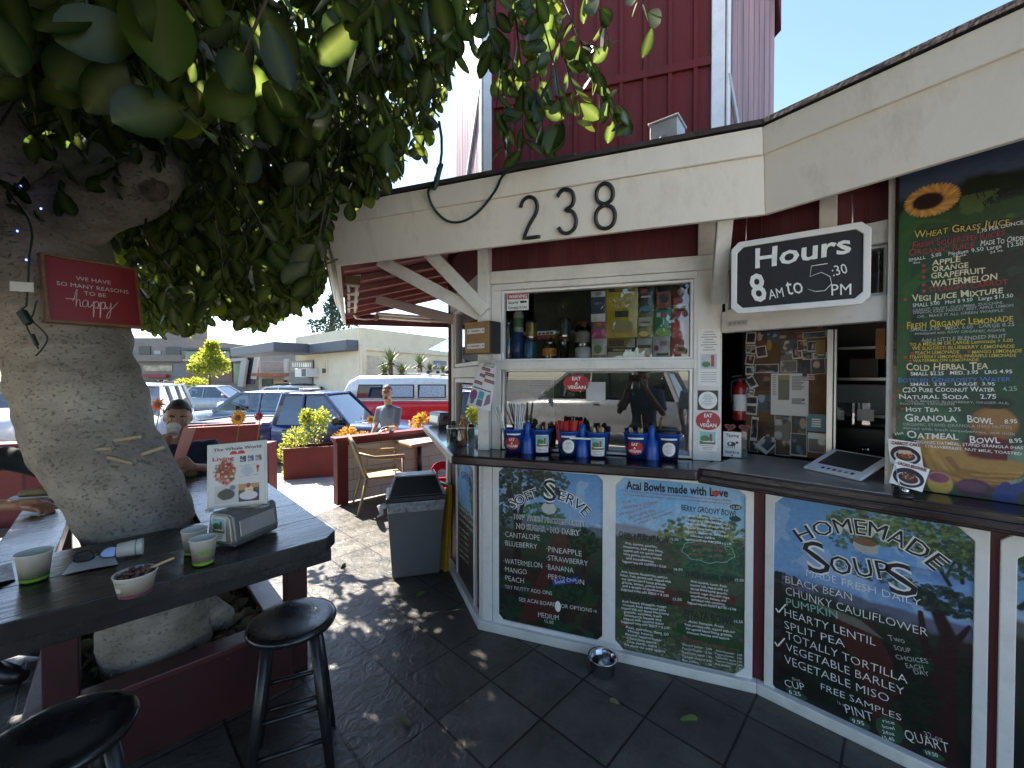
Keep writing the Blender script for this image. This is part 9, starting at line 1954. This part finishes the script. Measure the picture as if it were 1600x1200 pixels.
hs_ = {'h': [(0, .3), (.1, .45), (.2, .9), (.26, 1.0), (.24, .8), (.14, .0), (.2, .3), (.3, .42), (.34, .3), (.33, .05), (.42, .05)], 'a': [(.30, .36), (.16, .42), (.04, .2), (.10, .02), (.22, .08), (.31, .40), (.29, .08), (.38, .03), (.46, .2)], 'p': [(0, .12), (.1, .4), (.06, -.2), (.0, -.55), (.06, .1), (.2, .42), (.30, .3), (.24, .05), (.12, .02), (.30, .02), (.40, .15)], 'y': [(0, .4), (.02, .15), (.10, .03), (.22, .15), (.28, .42), (.22, -.1), (.12, -.5), (.0, -.5), (.1, -.2), (.36, .15), (.62, .5)]}
sc = MB(); x_ = -w * .24; z_ = h * .26; sc.tube([(x_ - .02, -h * .16 + .008, .002), (x_ + .015, -h * .155 + .01, .002)], .0016, 6)
for ch in "happy":
 P = [Vector((x_ + a * z_ * .95, -h * .235 + b_ * z_, .002)) for a, b_ in hs_[ch]]; PP, QQ = spline(P, [.0024] * len(P), 4); sc.tube(PP, QQ, 6, sq=.5); x_ += max(a for a, b_ in hs_[ch][:9]) * z_ * .95 * (1.02 if ch != 'h' else 1.15)
sc.build("script_lettering", PW, t)
# string-light wire on the trunk
t = thing("string_light_wire", "dark green string light wire with plug and small bulbs hanging down the trunk", "string lights", Matrix.Translation(at_d(45, 480, 1.72))); i_ = t.matrix_basis.inverted(); wp = [(12, 300), (40, 335), (50, 365), (46, 400), (44, 440), (41, 478)]; dd_ = [1.78, 1.74, 1.72, 1.71, 1.71, 1.71]
PP, QQ = spline([at_d(x, y, d) for (x, y), d in zip(wp, dd_)], [.0035] * 6, 5); wm_ = MB(); wm_.tube(PP, QQ, 6)
for pl2 in ([(41, 478), (34, 488), (46, 520), (60, 545)], [(48, 500), (68, 518), (74, 530), (66, 545), (56, 556)], [(57, 470), (52, 490), (48, 497)]): PP, QQ = spline([at_d(x, y, 1.705) for x, y in pl2], [.003] * len(pl2), 5); wm_.tube(PP, QQ, 6)
wm_.build("wire", CORD, t, M=i_); MB().bar(at_d(33, 486, 1.70), at_d(46, 506, 1.70), .022, .03, M=i_).build("plug_box", CORD, t, bevel=.004); MB().bar(at_d(50, 522, 1.70), at_d(58, 540, 1.70), .012, .012, M=i_).build("connector", CORD, t, bevel=.003)
a = at_d(34, 448, 1.70); MB().bx(-.037, .037, -.0006, .0006, -.02, .02, Matrix.Translation(a) @ RZ(R(20))).build("paper_tag", PAPER, t, M=i_)
BULB = mat("blue_fairy_light", (.05, .08, .4), .3, emit=(.1, .15, 1.0), estr=2.0)
for x, y, d in ((41, 406, 1.71), (64, 326, 1.74), (27, 361, 1.74), (32, 291, 1.78), (268, 32, 1.6), (328, 38, 1.7), (117, 70, 1.3)): MB().ell((0, 0, 0), (.0035, .0035, .005), i_ @ Matrix.Translation(at_d(x, y, d)), 8, 6).build("bulb", BULB, t)
# leaf litter in the planter
lb = np.array([TM @ Vector((RND.uniform(x0 + .1, x1 - .1), RND.uniform(y0 + .1, y1 - .1) + .95 * 0, .285)) for i in range(230)]) if False else np.array([TM @ T(-.47, .95, 0) @ Vector((RND.uniform(-.40, .36), RND.uniform(-.38, .36), .28 + RND.random() * .025)) for i in range(230)])
o = leaves("leaf_litter", lb, NPR.randn(230, 3) * [1, 1, .12], NPR.uniform(.05, .10, 230), None, mtl=mat("dry_litter", (.20, .15, .07), .8, var=.5, scale=15), curl=.15); tag(o, "dry leaf litter covering the soil round the foot of the tree", "leaf litter", kind="stuff")
